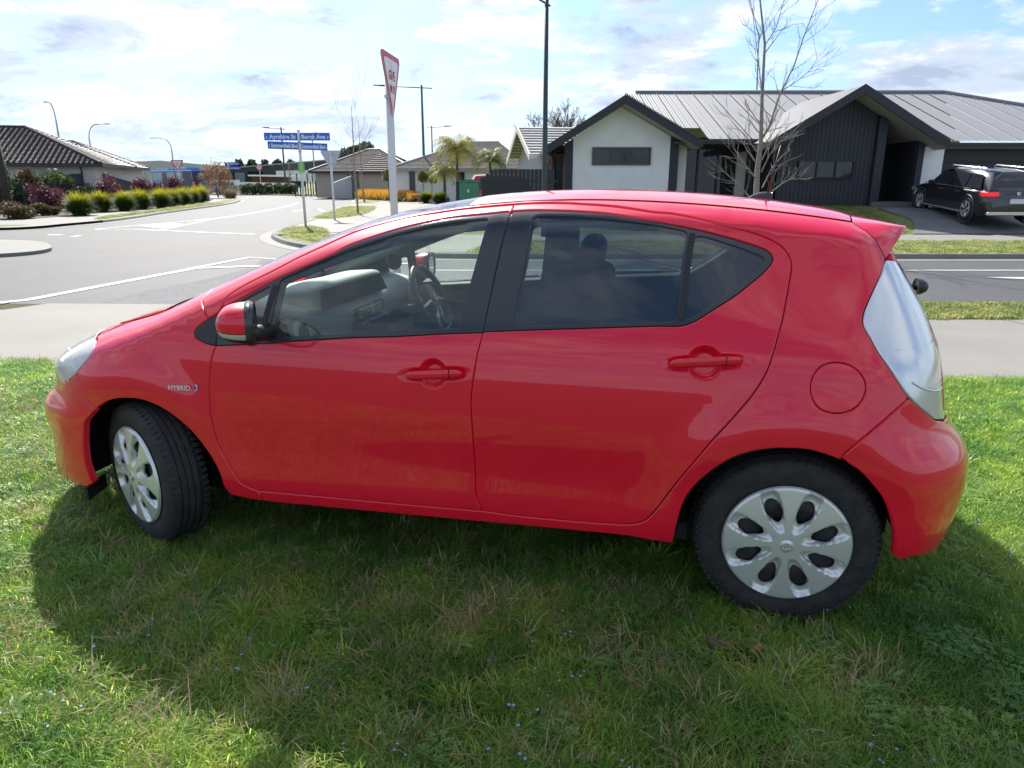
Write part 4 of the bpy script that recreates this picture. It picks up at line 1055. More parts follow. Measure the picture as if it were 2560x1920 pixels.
rs_ = bpy.data.objects.new('rear_seat', None); link(rs_, car)
soft('cushion', (-0.35, 0, 0.50), (0.50, 1.2, 0.18), M_seat, rs_); soft('backrest', (-0.05, 0, 0.76), (0.16, 1.2, 0.52), M_seat, rs_, rot=(0, R(20), 0))
for y in (-0.36, 0.36): soft('headrest', (0.03, y, 1.06), (0.10, 0.24, 0.15), M_seat, rs_, rot=(0, R(14), 0))
# dashboard: swept profile
prof = [(-2.36, 0.955), (-2.20, 0.975), (-2.05, 0.972), (-1.93, 0.950), (-1.885, 0.925), (-1.872, 0.895), (-1.885, 0.84), (-1.90, 0.76), (-1.93, 0.62), (-2.10, 0.45)]
pf = np.array(cr(prof, 0.03)); ys = np.linspace(-0.70, 0.70, 29); vs, fs = [], []
for y in ys:
    e = 0.05 * (abs(y) / 0.7) ** 4; bulge = 0.018 * math.cos(y * 5.0)
    for x, z in pf: vs.append((x + e * 0.5 + (bulge if z < 0.93 else 0), y, z + (0.018 * math.cos(y * 2.0) if z > 0.93 else 0)))
n = len(pf)
for i in range(len(ys) - 1):
    for j in range(n - 1): fs.append((i * n + j, i * n + j + 1, (i + 1) * n + j + 1, (i + 1) * n + j))
ds = mesh_obj('dashboard', vs, fs, M_dash, car, smooth=True)
soft('meter_hood', (-1.975, -0.09, 0.990), (0.20, 0.74, 0.125), M_dash, ds, p=5, rot=(0, R(-4), 0))
b = MB(); q = [(-1.862, -0.43, 0.952), (-1.862, 0.25, 0.952), (-1.876, 0.20, 1.036), (-1.876, -0.40, 1.036)]
b.slab(q, 0.01); b.build('meter_panel', mat('meter_dark', (0.02, 0.024, 0.03), 0.8), ds)
b = MB(); b.box((-1.852, 0.0, 0.888), (0.02, 0.30, 0.055), 0, 0.006); ce = b.build('air_vent', M_dashd, ds)
b = MB()
for k in range(4): b.box((-1.838, -0.01, 0.872 + 0.011 * k), (0.012, 0.26, 0.003))
b.box((-1.838, 0.0, 0.888), (0.014, 0.012, 0.05)); b.build('vent_slat', M_dash, ce)
b = MB(); b.box((-1.86, 0.0, 0.70), (0.08, 0.30, 0.30), 0, 0.012); b.build('centre_stack', M_dashd, ds)
b = MB(); b.slab([(-1.815, -0.11, 0.765), (-1.815, 0.11, 0.765), (-1.817, 0.11, 0.842), (-1.817, -0.11, 0.842)], 0.006); b.build('touch_screen', mat('screen_off', (0.05, 0.06, 0.07), 0.08), ds)
b = MB(); b.box((-1.50, 0, 0.42), (0.85, 0.20, 0.24), 0, 0.02); b.build('centre_console', M_dashd, car)
for y in (-0.60, 0.62):
    b = MB().lathe([(0.040, 0.0), (0.052, 0.006), (0.060, 0.0), (0.062, -0.02)], 28, axis='x'); o = b.build('round_vent', M_dash, ds, True); o.location = (-1.862, y, 0.885); o.rotation_euler = (0, R(-8), 0)
    b = MB().lathe([(0.0005, -0.012), (0.042, -0.008)], 20, axis='x')
    o2 = b.build('vent_core', M_dashd, ds, True); o2.location = (-1.858, y, 0.885)
# steering wheel
sw = bpy.data.objects.new('steering_wheel', None); link(sw, car); sw.location = (-1.668, 0.37, 0.885); sw.rotation_euler = (0, R(64), 0)
MB().tube([(0.182 * math.cos(a), 0.182 * math.sin(a), 0) for a in np.linspace(0, 2 * math.pi, 49)], 0.0155, 10, False).build('steering_rim', mat('leather_black', (0.035, 0.037, 0.04), 0.38), sw, True)
soft('steering_hub', (0.0, 0, -0.005), (0.17, 0.14, 0.05), M_dashd, sw, p=3)
M_silver = mat('silver_trim', (0.62, 0.64, 0.64), 0.3, 0.7)
for a in (R(80), R(-80), R(-18), R(18)):
    MB().tube([(0.05 * math.cos(a), 0.05 * math.sin(a), 0.004), (0.12 * math.cos(a), 0.12 * math.sin(a), -0.002), (0.178 * math.cos(a), 0.178 * math.sin(a), 0)], [0.016, 0.010, 0.010], 8).build('spoke', M_silver, sw, True)
b = MB()
for (rx, ry, cx) in ((0.018, 0.026, 0), (0.0165, 0.007, 0.002), (0.007, 0.019, 0.010)):
    b.tube([(cx + rx * math.cos(a), ry * math.sin(a), 0.024) for a in np.linspace(0, 2 * math.pi, 25)], 0.0017, 5, False)
b.build('wheel_emblem', M_chrome, sw, True)
MB().tube([(-1.72, 0.37, 0.86), (-1.95, 0.37, 0.76)], 0.035, 12).build('steering_column', M_dashd, car, True)
MB().tube([(-1.73, 0.30, 0.865), (-1.72, 0.20, 0.875), (-1.715, 0.17, 0.878)], [0.006, 0.007, 0.010], 8).build('stalk', M_silver, car, True)
# rear view mirror and freshener
rm = soft('rear_view_mirror', (-1.70, 0.0, 1.262), (0.03, 0.23, 0.06), M_black, car, p=4)
MB().tube([(-1.71, 0, 1.27), (-1.78, 0, 1.292)], 0.008, 8).build('mirror_arm', M_black, rm).parent = car
def carpt(p): return (car.location.x + p[0] * cP + p[1] * sP, car.location.y - p[0] * sP + p[1] * cP, p[2])
fr = empty('air_freshener', carpt((-1.715, 0.0, 1.118)), -PSI, 'round pinkish-brown car air freshener disc hanging on a thread from the rear-view mirror', 'air freshener')
MB().lathe([(0.0005, -0.003), (0.036, -0.003), (0.0395, 0.0), (0.036, 0.003), (0.0005, 0.003)], 32, axis='y').build('disc', mat('freshener_wood', (0.30, 0.20, 0.18), 0.7, var=0.3, vscale=60), fr, True)
b = MB()
for r_ in (0.0385, 0.022, 0.012): b.tube([(r_ * math.cos(a), -0.0045, r_ * math.sin(a)) for a in np.linspace(0, 2 * math.pi, 33)], 0.0011, 5, False)
b.build('disc_engraving', mat('freshener_dark', (0.12, 0.08, 0.07), 0.7), fr, True)
MB().tube([(0, 0, 0.04), (0.002, 0, 0.13)], 0.0011, 5).build('thread', mat('thread_white', (0.7, 0.7, 0.7), 0.8), fr)
# ---------------------------------------------------------------- plants
M_leafg = mat('leaf_green', (0.075, 0.12, 0.035), 0.6, var=0.45, vscale=3, trans=0.35)
M_leafd = mat('leaf_dark', (0.035, 0.060, 0.025), 0.6, var=0.4, vscale=2, trans=0.2)
M_leafp = mat('leaf_purple', (0.115, 0.036, 0.052), 0.6, var=0.5, vscale=5, trans=0.35)
M_leafr = mat('leaf_russet', (0.15, 0.075, 0.035), 0.6, col2=(0.07, 0.09, 0.03), vscale=6, trans=0.3)
M_leafy = mat('leaf_yellowgreen', (0.30, 0.31, 0.10), 0.6, col2=(0.14, 0.19, 0.06), vscale=4, trans=0.35)
M_bark = mat('bark_grey', (0.27, 0.24, 0.20), 0.9, var=0.3, vscale=20, bump=0.4, bscale=60)
M_barkd = mat('bark_brown', (0.11, 0.09, 0.07), 0.9, var=0.3, vscale=20)
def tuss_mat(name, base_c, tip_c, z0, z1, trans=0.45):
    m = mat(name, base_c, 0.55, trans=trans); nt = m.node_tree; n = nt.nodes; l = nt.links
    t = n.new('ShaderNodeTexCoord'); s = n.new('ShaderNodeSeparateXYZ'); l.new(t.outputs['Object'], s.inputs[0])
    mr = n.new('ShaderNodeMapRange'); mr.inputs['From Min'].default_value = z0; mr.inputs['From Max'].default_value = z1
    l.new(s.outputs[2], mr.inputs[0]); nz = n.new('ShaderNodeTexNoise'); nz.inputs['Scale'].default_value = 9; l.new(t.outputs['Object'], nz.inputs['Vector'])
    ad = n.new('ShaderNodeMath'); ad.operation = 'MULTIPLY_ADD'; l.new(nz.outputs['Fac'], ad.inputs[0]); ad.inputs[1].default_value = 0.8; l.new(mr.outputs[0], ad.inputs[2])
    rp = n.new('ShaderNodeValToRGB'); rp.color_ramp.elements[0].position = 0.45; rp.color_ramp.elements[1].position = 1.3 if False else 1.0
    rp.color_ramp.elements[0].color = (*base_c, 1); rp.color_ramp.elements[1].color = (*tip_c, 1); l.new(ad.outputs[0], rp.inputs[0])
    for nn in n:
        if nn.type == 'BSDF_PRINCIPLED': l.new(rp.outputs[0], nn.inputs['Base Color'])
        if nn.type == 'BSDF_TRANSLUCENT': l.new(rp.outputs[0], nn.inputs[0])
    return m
M_tuss = tuss_mat('tussock_blades', (0.06, 0.12, 0.02), (0.44, 0.42, 0.03), 0.45, 1.25)  # yellow of the backlit tops is put into the colour by height
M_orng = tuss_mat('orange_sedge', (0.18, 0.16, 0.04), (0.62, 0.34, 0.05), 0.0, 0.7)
def leaf_cloud(n, fn, size, seed=0, aspect=1.6, up=0.0):
    """n leaf-sized quads spread in a volume given by fn(rng, n) -> points, outward dirs"""
    g = np.random.default_rng(seed); P, D = fn(g, n)
    a = g.normal(size=(n, 3)); a[:, 2] += up; a /= np.linalg.norm(a, axis=1, keepdims=True)
    b = np.cross(a, g.normal(size=(n, 3))); b /= np.linalg.norm(b, axis=1, keepdims=True)
    s = size * g.uniform(0.6, 1.35, (n, 1)); A = a * s * aspect / 2; B = b * s / 2
    V = np.stack([P - A, P + B * .9, P + A, P - B * .9], 1).reshape(-1, 3)
    F = np.arange(n * 4).reshape(-1, 4)
    return V, F
def clumpy(rx, ry, rz, cz, nclump=14, cr_=0.42, seed=1, flat=0.0):
    g0 = np.random.default_rng(seed); C = []
    while len(C) < nclump:
        p = g0.uniform(-1, 1, 3)
        if np.linalg.norm(p) < 1: C.append(p * (0.35 + 0.5 * g0.random()) / max(np.linalg.norm(p), .3))
    C = np.array(C)
    def fn(g, n):
        i = g.integers(0, nclump, n); d = g.normal(size=(n, 3)); d /= np.linalg.norm(d, axis=1, keepdims=True)
        r = g.random((n, 1)) ** 0.45 * cr_ * g0.uniform(0.7, 1.25, nclump)[i][:, None]
        P = C[i] + d * r; P = P * np.array([rx, ry, rz]); P[:, 2] = np.maximum(P[:, 2] + cz, 0.03)
        return P, d
    return fn
def shrub(name, loc, rx, ry, h, m, label, cat='shrub', group=None, n=2600, leaf=0.06, seed=0, nclump=14, up=0.0, aspect=1.6, stems=True):
    root = empty(name, loc, 0, label, cat, group)
    V, F = leaf_cloud(n, clumpy(rx, ry, h * 0.5, h * 0.5, nclump, 0.5, seed), leaf, seed, aspect, up)
    mesh_obj('foliage', V, F, m, root)
    if stems:
        g = random.Random(seed); b = MB()
        for k in range(6):
            a = g.uniform(0, 6.28); r = g.uniform(.3, .7)
            b.tube([(0, 0, -0.02), (rx * r * .4 * math.cos(a), ry * r * .4 * math.sin(a), h * .35), (rx * r * math.cos(a), ry * r * math.sin(a), h * .75)], [0.03, 0.02, 0.006], 5)
        b.build('stem', M_barkd, root)
    return root
def tussock(loc, r, h, m, label, group, seed=0, n=1500, cat='grass plant', name='tussock_grass', w=0.012):
    g = np.random.default_rng(seed); az = g.uniform(0, 2 * math.pi, n); el = np.arccos(g.uniform(0.02, 0.98, n)) ; el = el * g.uniform(0.70, .96, n)
    L = np.sqrt((r * np.sin(el)) ** 2 + (h * np.cos(el)) ** 2) * g.uniform(0.82, 1.08, n)
    bx, by = g.normal(0, r * .13, n), g.normal(0, r * .13, n)
    V, F = [], []
    T = [0, 0.35, 0.7, 1.0]; Wd = [1, 1, .8, .05]
    rows = []
    for t, wd in zip(T, Wd):
        e = el * (0.55 + 0.45 * t) + (t ** 3) * 0.22 * np.sin(el); d = np.stack([np.sin(e) * np.cos(az), np.sin(e) * np.sin(az), np.cos(e)], 1)
        P = np.stack([bx, by, 0 * bx], 1) + d * (L * t)[:, None] ; side = np.stack([-np.sin(az), np.cos(az), 0 * az], 1) * (w * wd)
        rows += [P - side, P + side]
    V = np.stack(rows, 1).reshape(-1, 3); k = np.arange(n)[:, None] * 8
    F = np.concatenate([k + np.array([[0, 1, 3, 2]]), k + np.array([[2, 3, 5, 4]]), k + np.array([[4, 5, 7, 6]])])
    V[:, 2] = np.maximum(V[:, 2], 0.01)
    o = mesh_obj(name, V, F, m); o.location = loc
    return tag(o, label, cat, group)
def branchy(b, p, d, L, r, depth, g, spread=0.55, upb=0.25, minr=0.004):
    pts = [p]; rad = [r]; n = 4
    for i in range(n):
        d = (d + Vector((g.gauss(0, .09), g.gauss(0, .09), g.gauss(0, .05) + upb * .12))).normalized()
        p = p + d * L / n; pts.append(p); rad.append(max(minr, r * (1 - 0.6 * (i + 1) / n)))
    b.tube(pts, rad, 5 if r > 0.02 else 4, False)
    if depth <= 0: return
    k = g.choice((2, 3, 3)) if depth > 1 else g.choice((2, 3, 4))
    for j in range(k):
        q = pts[g.randint(1, n)] if j else pts[-1]
        perp = d.orthogonal().normalized(); perp.rotate(Matrix.Rotation(g.uniform(0, 6.28), 3, d))
        nd = (d + perp * spread * g.uniform(.6, 1.2) + Vector((0, 0, upb))).normalized()
        branchy(b, q, nd, L * g.uniform(.5, .75), max(minr, r * g.uniform(.4, .55)), depth - 1, g, spread, upb, minr)

# ---- garden along the left fence
bl = [(185, 540, 1.02, 1.12), (240, 531, 1.0, 1.14), (300, 528, .95, 1.1), (342, 524, 1.05, 1.2), (393, 521, 1.0, 1.18), (422, 516, .85, 1.2), (449, 513, .95, 1.3), (474, 510, .85, 1.25), (496, 507, 1.0, 1.45)]
def gpt(u, v):
    a, b = (u - 1280) / FPX, (v - 960) / FPX; d = (a, CT - b * ST, -ST - b * CT); t = -CAM_H / d[2]; return (d[0] * t, d[1] * t, 0.0)
bush_lab = ['round yellow-green tussock grass nearest in the row, beside the purple shrub', 'second yellow-green tussock from the near end of the fence row', 'third yellow-green tussock in the fence row, slightly smaller', 'fourth yellow-green tussock in the row, in front of a purple shrub', 'middle yellow-green tussock, fifth of the row along the path', 'sixth yellow-green tussock, narrow one just past the middle of the row', 'seventh yellow-green tussock in the row, tall one before the last two', 'eighth yellow-green tussock, second from the far end of the row', 'farthest yellow-green tussock of the row, near the grey post']
for i, (u, v, r, h) in enumerate(bl):
    p = gpt(u, v); sc = p[1] / 37.0
    rr_ = [.70, .64, .60, .66, .62, .46, .50, .42, .52][i]
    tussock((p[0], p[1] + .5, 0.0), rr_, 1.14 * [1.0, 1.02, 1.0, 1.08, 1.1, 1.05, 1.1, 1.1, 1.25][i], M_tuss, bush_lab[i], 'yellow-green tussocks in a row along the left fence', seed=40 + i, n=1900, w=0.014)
pur = [(97, 530, 1.0, 1.45, 'big purple-leaved shrub between the near tussock and the dark pole'), (262, 520, .85, 1.85, 'purple-leaved shrub rising behind the second and third tussocks'), (345, 514, .75, 1.7, 'purple-leaved shrub behind the fourth tussock'), (385, 508, .85, 1.55, 'low purple-leaved shrub behind the fifth tussock'), (424, 505, .85, 1.9, 'purple-leaved shrub in front of the blue bus')]
for i, (u, v, r, h, lab) in enumerate(pur):
    p = gpt(u, v); shrub('purple_shrub', (p[0], p[1] + .8, 0), r, r, h, M_leafp, lab, 'shrub', 'purple-leaved shrubs along the left fence', n=2600, leaf=0.06, seed=60 + i, nclump=22, up=0.9, aspect=3.0)
for i, (u, v, r, h, m, lab) in enumerate([(18, 549, .72, .72, M_leafr, 'rounded russet-tipped shrub at the left edge by the dark pole'), (82, 541, .62, .62, M_leafr, 'small russet and green shrub left of the big purple shrub')]):
    p = gpt(u, v); shrub('russet_shrub', (p[0], p[1] + .7, 0), r, r, h, m, lab, 'shrub', None, n=3600, leaf=0.07, seed=80 + i, nclump=18)
for i, (u, y, r, h, m, lab) in enumerate([(140, 43, 1.0, 2.15, M_leafg, 'leafy green shrub behind the black fence below the tiled roof'), (25, 42, 1.7, 1.9, M_leafd, 'dark green shrub behind the black fence at the far left'), (78, 42.5, .9, 1.95, M_leafr, 'brownish shrub behind the fence between two green shrubs'), (212, 43, 1.3, 1.25, M_leafd, 'low dark shrub behind the fence beside the black panel'), (10, 37, 0.35, 3.3, M_leafg, 'climbing plant growing up beside the dark pole')]):
    q = at(u, 480, y); shrub('garden_shrub', (q.x, y, 0), r, r, h, m, lab, 'shrub', None, n=4200, leaf=0.12, seed=90 + i, nclump=20)
p = gpt(505, 497)
shrub('dry_shrub', (p[0] + .3, p[1] + 3, 0), 1.6, 1.6, 3.2, mat('leaf_dry', (0.30, 0.17, 0.10), 0.7, var=.4, vscale=3, trans=.3), 'dry brown-leaved shrub in front of the bus, at the far end of the tussock row', 'shrub', None, n=2600, leaf=0.10, seed=99, nclump=16)
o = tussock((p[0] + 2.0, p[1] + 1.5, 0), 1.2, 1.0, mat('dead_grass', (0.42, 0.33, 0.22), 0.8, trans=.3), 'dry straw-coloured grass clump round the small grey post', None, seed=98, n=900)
p = gpt(514, 502); tag(MB().box((p[0], p[1], 0.75), (0.55, 0.45, 1.5), 0, .02).build('grey_post', mat('post_grey', (0.16, 0.19, 0.2), .7)), 'short square grey post at the end of the tussock row', 'post')
# dark timber pole at the left edge
q = at(12, 500, 35)
pb = empty('timber_pole', (q.x + .12, 35, 0), 0, 'dark timber pole at the left edge of the garden', 'pole')
MB().tube([(0, 0, -.05), (0, 0, 3.2)], [0.17, 0.155], 14).build('pole', mat('dark_timber', (0.035, 0.028, 0.025), .85, var=.4, vscale=9), pb, True)
MB().box((0.19, -0.05, 0.10), (0.08, 0.05, 0.22)).build('tag', mat('white_paint', (.75, .75, .74), .5), pb)
# black pool fence
M_fb = mat('fence_black', (0.016, 0.017, 0.02), .5)
fr0, fr1 = at(-60, 480, 34.5), at(560, 480, 62)
fe = empty('pool_fence', (0, 0, 0), 0, 'low black metal bar fence behind the tussocks and purple shrubs', 'fence')
fl = [(-27.6, 35.0), (-25.6, 38.5), (-25.6, 44), (-27.3, 51), (-30.5, 61)]
fl = [(-34, 33.6)] + fl; rail, bars = MB(), MB()
for (x0, y0), (x1, y1) in zip(fl[:-1], fl[1:]):
    L = math.hypot(x1 - x0, y1 - y0); rz = math.atan2(y1 - y0, x1 - x0)
    for z in (0.25, 1.38): rail.box(((x0 + x1) / 2, (y0 + y1) / 2, z), (L, 0.035, 0.04), rz)
    for i in range(int(L / 0.12)): t = (i + .5) / int(L / 0.12); bars.box((x0 + (x1 - x0) * t, y0 + (y1 - y0) * t, 0.8), (0.018, 0.018, 1.2), rz)
    k = max(1, round(L / 2.3))
    for i in range(k): t = i / k; MB().box((x0 + (x1 - x0) * t, y0 + (y1 - y0) * t, 0.78), (0.07, 0.07, 1.56), rz).box((x0 + (x1 - x0) * t, y0 + (y1 - y0) * t, 1.58), (0.10, 0.10, 0.03), rz).build('fence_post', M_fb, fe)
rail.build('rail', M_fb, fe)['kind'] = 'stuff'; bars.build('fence_bar', M_fb, fe)['kind'] = 'stuff'

# ---------------------------------------------------------------- houses
def roof_tiles(name, A, B, C, D, m, parent, row=0.33, pitch=0.30, amp=0.028, lift=0.075, step=0.06, wave=True):
    """A-B eave, D-C ridge; tiled courses stepping up the slope"""
    A, B, C, D = map(Vector, (A, B, C, D)); nr = max(3, int(((D - A).length + (C - B).length) / 2 / row))
    nrm = (B - A).cross(D - A)
    if nrm.length < 1e-6: nrm = (B - A).cross(C - A)
    nrm.normalize()
    if nrm.z < 0: nrm = -nrm
    vs, fs = [], []
    along = (B - A).normalized()
    nc = max(2, int((B - A).length / step))
    for r in range(nr):
        for (t, lf) in ((r / nr, lift), ((r + 1) / nr, 0.0)):
            P0 = A.lerp(D, t); P1 = B.lerp(C, t)
            for c in range(nc + 1):
                p = P0.lerp(P1, c / nc); s = (p - A).dot(along)
                w = amp * (0.5 + 0.5 * math.cos(2 * math.pi * s / pitch)) if wave else 0
                vs.append(p + nrm * (lf + w))
    n = nc + 1
    for r in range(2 * nr - 1):
        for c in range(nc): fs.append((r * n + c, r * n + c + 1, (r + 1) * n + c + 1, (r + 1) * n + c))
    return mesh_obj(name, vs, fs, m, parent)
def ridge_cap(parent, pts, m, w=0.10):
    for a, b in pts: MB().tube([a, b], w, 8).build('ridge_cap', m, parent)
def win(parent, c, w, h, ry=0.0, frame=0.05, panes=1, mframe=None, mglass=None, depth=0.08, name='window', transom=None):
    """window facing -Y rotated by ry about z"""
    W_ = bpy.data.objects.new(name, None); link(W_, parent); W_.location = c; W_.rotation_euler = (0, 0, ry)
    fb = MB()
    for x in (-w / 2 + frame / 2, w / 2 - frame / 2): fb.box((x, 0, 0), (frame, depth, h))
    for z in (-h / 2 + frame / 2, h / 2 - frame / 2): fb.box((0, 0.002, z), (w - 2 * frame + .004, depth - .006, frame))
    for k in range(1, panes): fb.box((-w / 2 + w * k / panes, 0.001, 0), (frame, depth - .01, h - 2 * frame + .004))
    fb.build('frame', mframe, W_)
    for k in range(panes):
        MB().box((-w / 2 + w * (k + .5) / panes, 0.012, 0), (w / panes - frame * .8, 0.008, h - frame * 1.6)).build('pane', mglass, W_)
    return W_
M_cream = mat('render_cream', (0.62, 0.60, 0.54), .85, var=.05, vscale=2)
M_whiter = mat('render_white', (0.84, 0.85, 0.83), .85, var=.04, vscale=1.5)
M_tileb = mat('roof_tile_brown', (0.085, 0.07, 0.078), .42, var=.25, vscale=5, spec=.6)
M_tileg = mat('roof_tile_grey', (0.115, 0.10, 0.098), .85, var=.2, vscale=5)
M_tilel = mat('roof_tile_light', (0.25, 0.22, 0.20), .9, var=.15, vscale=5)
M_fasc = mat('fascia_dark', (0.035, 0.034, 0.045), .5)
M_wglass = mat('window_glass', (0.02, 0.024, 0.03), .03, spec=0.5)
M_charc = mat('charcoal_board', (0.028, 0.031, 0.042), .6, var=.15, vscale=6)
M_alum = mat('window_aluminium', (0.06, 0.07, 0.085), .4, .3)
def hip_house(name, x0, x1, y0, y1, ze_, zr, hipl, hipr, label, mt, mw, floor=0.0, over=0.5, wave=True, fascia=M_fasc, wins=(), row=.33, gut=0.2, loc=(0, 0, 0)):
    h = empty(name, loc, 0, label, 'house')
    yr = (y0 + y1) / 2; a, b = (x0 + hipl, yr, zr), (x1 - hipr, yr, zr)
    MB().box(((x0 + x1) / 2, yr, (floor + ze_) / 2), (x1 - x0 - 2 * over, y1 - y0 - 2 * over, ze_ - floor)).build('wall', mw, h)
    rf = MB().add([(x0, y0, ze_ - .01), (x1, y0, ze_ - .01), (x1, y1, ze_ - .01), (x0, y1, ze_ - .01)], [(0, 1, 2, 3)]).build('soffit', mat('soffit_white', (.7, .7, .68), .8), h)
    roof_tiles('roof', (x0, y0, ze_), (x1, y0, ze_), b, a, mt, h, wave=wave, row=row)
    roof_tiles('roof', (x1, y0, ze_), (x1, y1, ze_), b, b, mt, h, wave=wave, row=row)
    roof_tiles('roof', (x0, y1, ze_), (x0, y0, ze_), a, a, mt, h, wave=wave, row=row)
    roof_tiles('roof', (x1, y1, ze_), (x0, y1, ze_), a, b, mt, h, wave=wave, row=row, step=.3)
    up = 0.05; cap = [(a, b), ((x0, y0, ze_ + up), a), ((x1, y0, ze_ + up), b), ((x1, y1, ze_ + up), b)]
    ridge_cap(h, [(Vector(p) + Vector((0, 0, .03)), Vector(q) + Vector((0, 0, .05))) for p, q in cap], fascia, .09)
    g = MB(); g.box(((x0 + x1) / 2, y0 - .03, ze_ - .06), (x1 - x0 + .06, .10, gut)); g.box((x1 + .03, yr, ze_ - .06), (.10, y1 - y0 - .05, gut)); g.box((x0 - .03, yr, ze_ - .06), (.10, y1 - y0 - .05, gut)); g.build('gutter', fascia, h)
    for (cx, cz, w_, h_, n_) in wins: win(h, (cx, y0 + over - .02, cz), w_, h_, panes=n_, mframe=M_alum, mglass=M_wglass)
    return h
hL = hip_house('tiled_house', -24, 0, 0, 11, 2.5, 4.85, 9, 5.2, 'cream house with a wavy dark tiled hip roof, nearest behind the left fence', M_tileb, M_cream, wins=[(-13.5, 1.5, 1.2, 1.2, 1)], loc=(-24.9, 45, 0))
hL.rotation_euler = (0, 0, R(17))
win(hL, (-.47, 2.5, 1.35), 1.2, 1.4, ry=R(90), panes=1, mframe=M_whiter, mglass=M_wglass)
MB().tube([(-1.2, .3, 2.35), (-1.2, .42, 2.1), (-1.2, .42, 0.1)], .045, 8).build('downpipe', M_fasc, hL, True)
h = hip_house('tiled_house', -12, 0, 0, 9, 2.5, 4.35, 5, 4.2, 'cream house wing with a dark tiled roof stepping back behind the nearest tiled roof', M_tileb, M_cream, wins=[(-1.3, 1.4, 1.0, 1.6, 1)], loc=(-27.5, 53, 0))
h.rotation_euler = (0, 0, R(17))
win(h, (-.47, 1.6, 1.35), .9, 1.5, ry=R(90), panes=1, mframe=M_whiter, mglass=M_wglass)
h = empty('entry_porch', (-36.3, 42.6, 0), 0, 'small dark-roofed porch with a timber-coloured wall at the far left house', 'porch')
roof_tiles('roof', (-4, 0, 2.35), (3.9, 0, 2.35), (0.5, 3.5, 3.35), (-4, 3.5, 3.35), M_tileg, h, wave=False)
MB().box((-.2, -.03, 2.28), (8.2, .1, .2)).build('gutter', M_fasc, h)
MB().box((-0.5, 1.6, 1.15), (6.2, 1.8, 2.3)).build('wall', mat('tan_wall', (.42, .27, .14), .8), h)
for x in (-2.6, 2.75): MB().box((x, .3, 1.15), (.25, .25, 2.3)).build('column', M_fasc, h)
# dark wall panel, and a parked silver car whose roof shows above it
a0, a1 = at(175, 470, 43.5), at(345, 470, 52)
w = MB().slab([(a0.x, 43.5, 0.1), (a1.x, 52, 0.1), (a1.x, 52, 1.35), ((a0.x * .55 + a1.x * .45), 47.3, 2.0), (a0.x, 43.5, 1.93)], .1).build('dark_screen_wall', M_charc)
tag(w, 'dark charcoal boundary panel with a sloping end behind the purple shrubs', 'wall')
# warehouse
M_ware = mat('precast_concrete', (.46, .44, .42), .85, var=.08, vscale=.4)
wh = empty('warehouse', (0, 0, 0), 0, 'long flat-roofed grey concrete warehouse behind the bus', 'building')
def wallrun(p0, p1, z0, z1a, z1b, m, parent, panels, name='wall_panel', t=.25, gap=.05, copyfrom=None):
    for i in range(panels):
        a, b = i / panels, (i + 1) / panels; g = gap / math.dist(p0, p1) / 2
        A = (p0[0] + (p1[0] - p0[0]) * (a + g), p0[1] + (p1[1] - p0[1]) * (a + g)); B = (p0[0] + (p1[0] - p0[0]) * (b - g), p0[1] + (p1[1] - p0[1]) * (b - g))
        MB().slab([(A[0], A[1], z0), (B[0], B[1], z0), (B[0], B[1], z1a + (z1b - z1a) * b), (A[0], A[1], z1a + (z1b - z1a) * a)], t).build(name, m, parent)
c0, c1, c2 = at(290, 470, 120), at(410, 470, 114), at(558, 470, 128)
wallrun((c0.x, 120), (c1.x, 114), 0, 4.5, 4.6, M_ware, wh, 3); wallrun((c1.x, 114), (c2.x, 128), 0, 4.6, 4.1, M_ware, wh, 6)
MB().add([(c0.x, 120.3, 4.3), (c1.x, 114.3, 4.4), (c2.x, 128.3, 3.9), (c2.x - 8, 150, 3.9), (c0.x - 8, 150, 4.3)], [(0, 1, 2, 3, 4)]).build('roof', M_ware, wh)
# dark office building
ob = empty('office_building', (0, 0, 0), 0, 'long low dark office building with white upper panels, centre background', 'building')
d0, d1, d2 = at(560, 470, 150), at(700, 470, 146), at(870, 470, 140)
wallrun((d0.x, 150), (d1.x, 146), 0, 3.9, 4.5, mat('dark_cladding', (.05, .055, .07), .6), ob, 5, gap=.1)
wallrun((d1.x, 146), (d2.x, 140), 2.2, 4.7, 5.6, MATS['dark_cladding'], ob, 5, gap=.06)
e0, e1 = at(693, 470, 143), at(812, 470, 139); wallrun((e0.x, 143), (e1.x, 139), 1.6, 3.5, 3.6, M_whiter, ob, 3, gap=.06)
MB().slab([(d0.x, 149.7, 3.9), (d2.x, 139.6, 5.6), (d2.x, 139.6, 5.8), (d0.x, 149.7, 4.1)], .4).build('roof_edge', mat('roof_grey', (.35, .36, .38), .5), ob)
for u, w_ in ((577, 1.6), (597, 2.4), (640, 3), (668, 3)):
    q = at(u, 440, 147.2); MB().box((q.x, 147.2, 1.9 if u < 620 else 2.9), (w_, .15, 2.6 if u < 620 else 1.0)).build('door_panel' if u < 620 else 'window', mat('grey_door', (.25, .27, .3), .5) if u < 620 else M_wglass, ob)
bb = empty('timber_building', (0, 0, 0), 0, 'low red-brown timber-clad building with a thin white roof edge', 'building')
e0, e1 = at(633, 470, 122), at(728, 470, 120)
wallrun((e0.x, 122), (e1.x, 120), 0.2, 2.35, 2.2, mat('redwood', (.13, .045, .03), .7, var=.2, vscale=1), bb, 4, gap=.04)
MB().slab([(e0.x - .5, 121.5, 2.35), (e1.x + .4, 119.5, 2.2), (e1.x + .4, 119.5, 2.45), (e0.x - .5, 121.5, 2.6)], 4).build('roof_edge', M_whiter, bb)
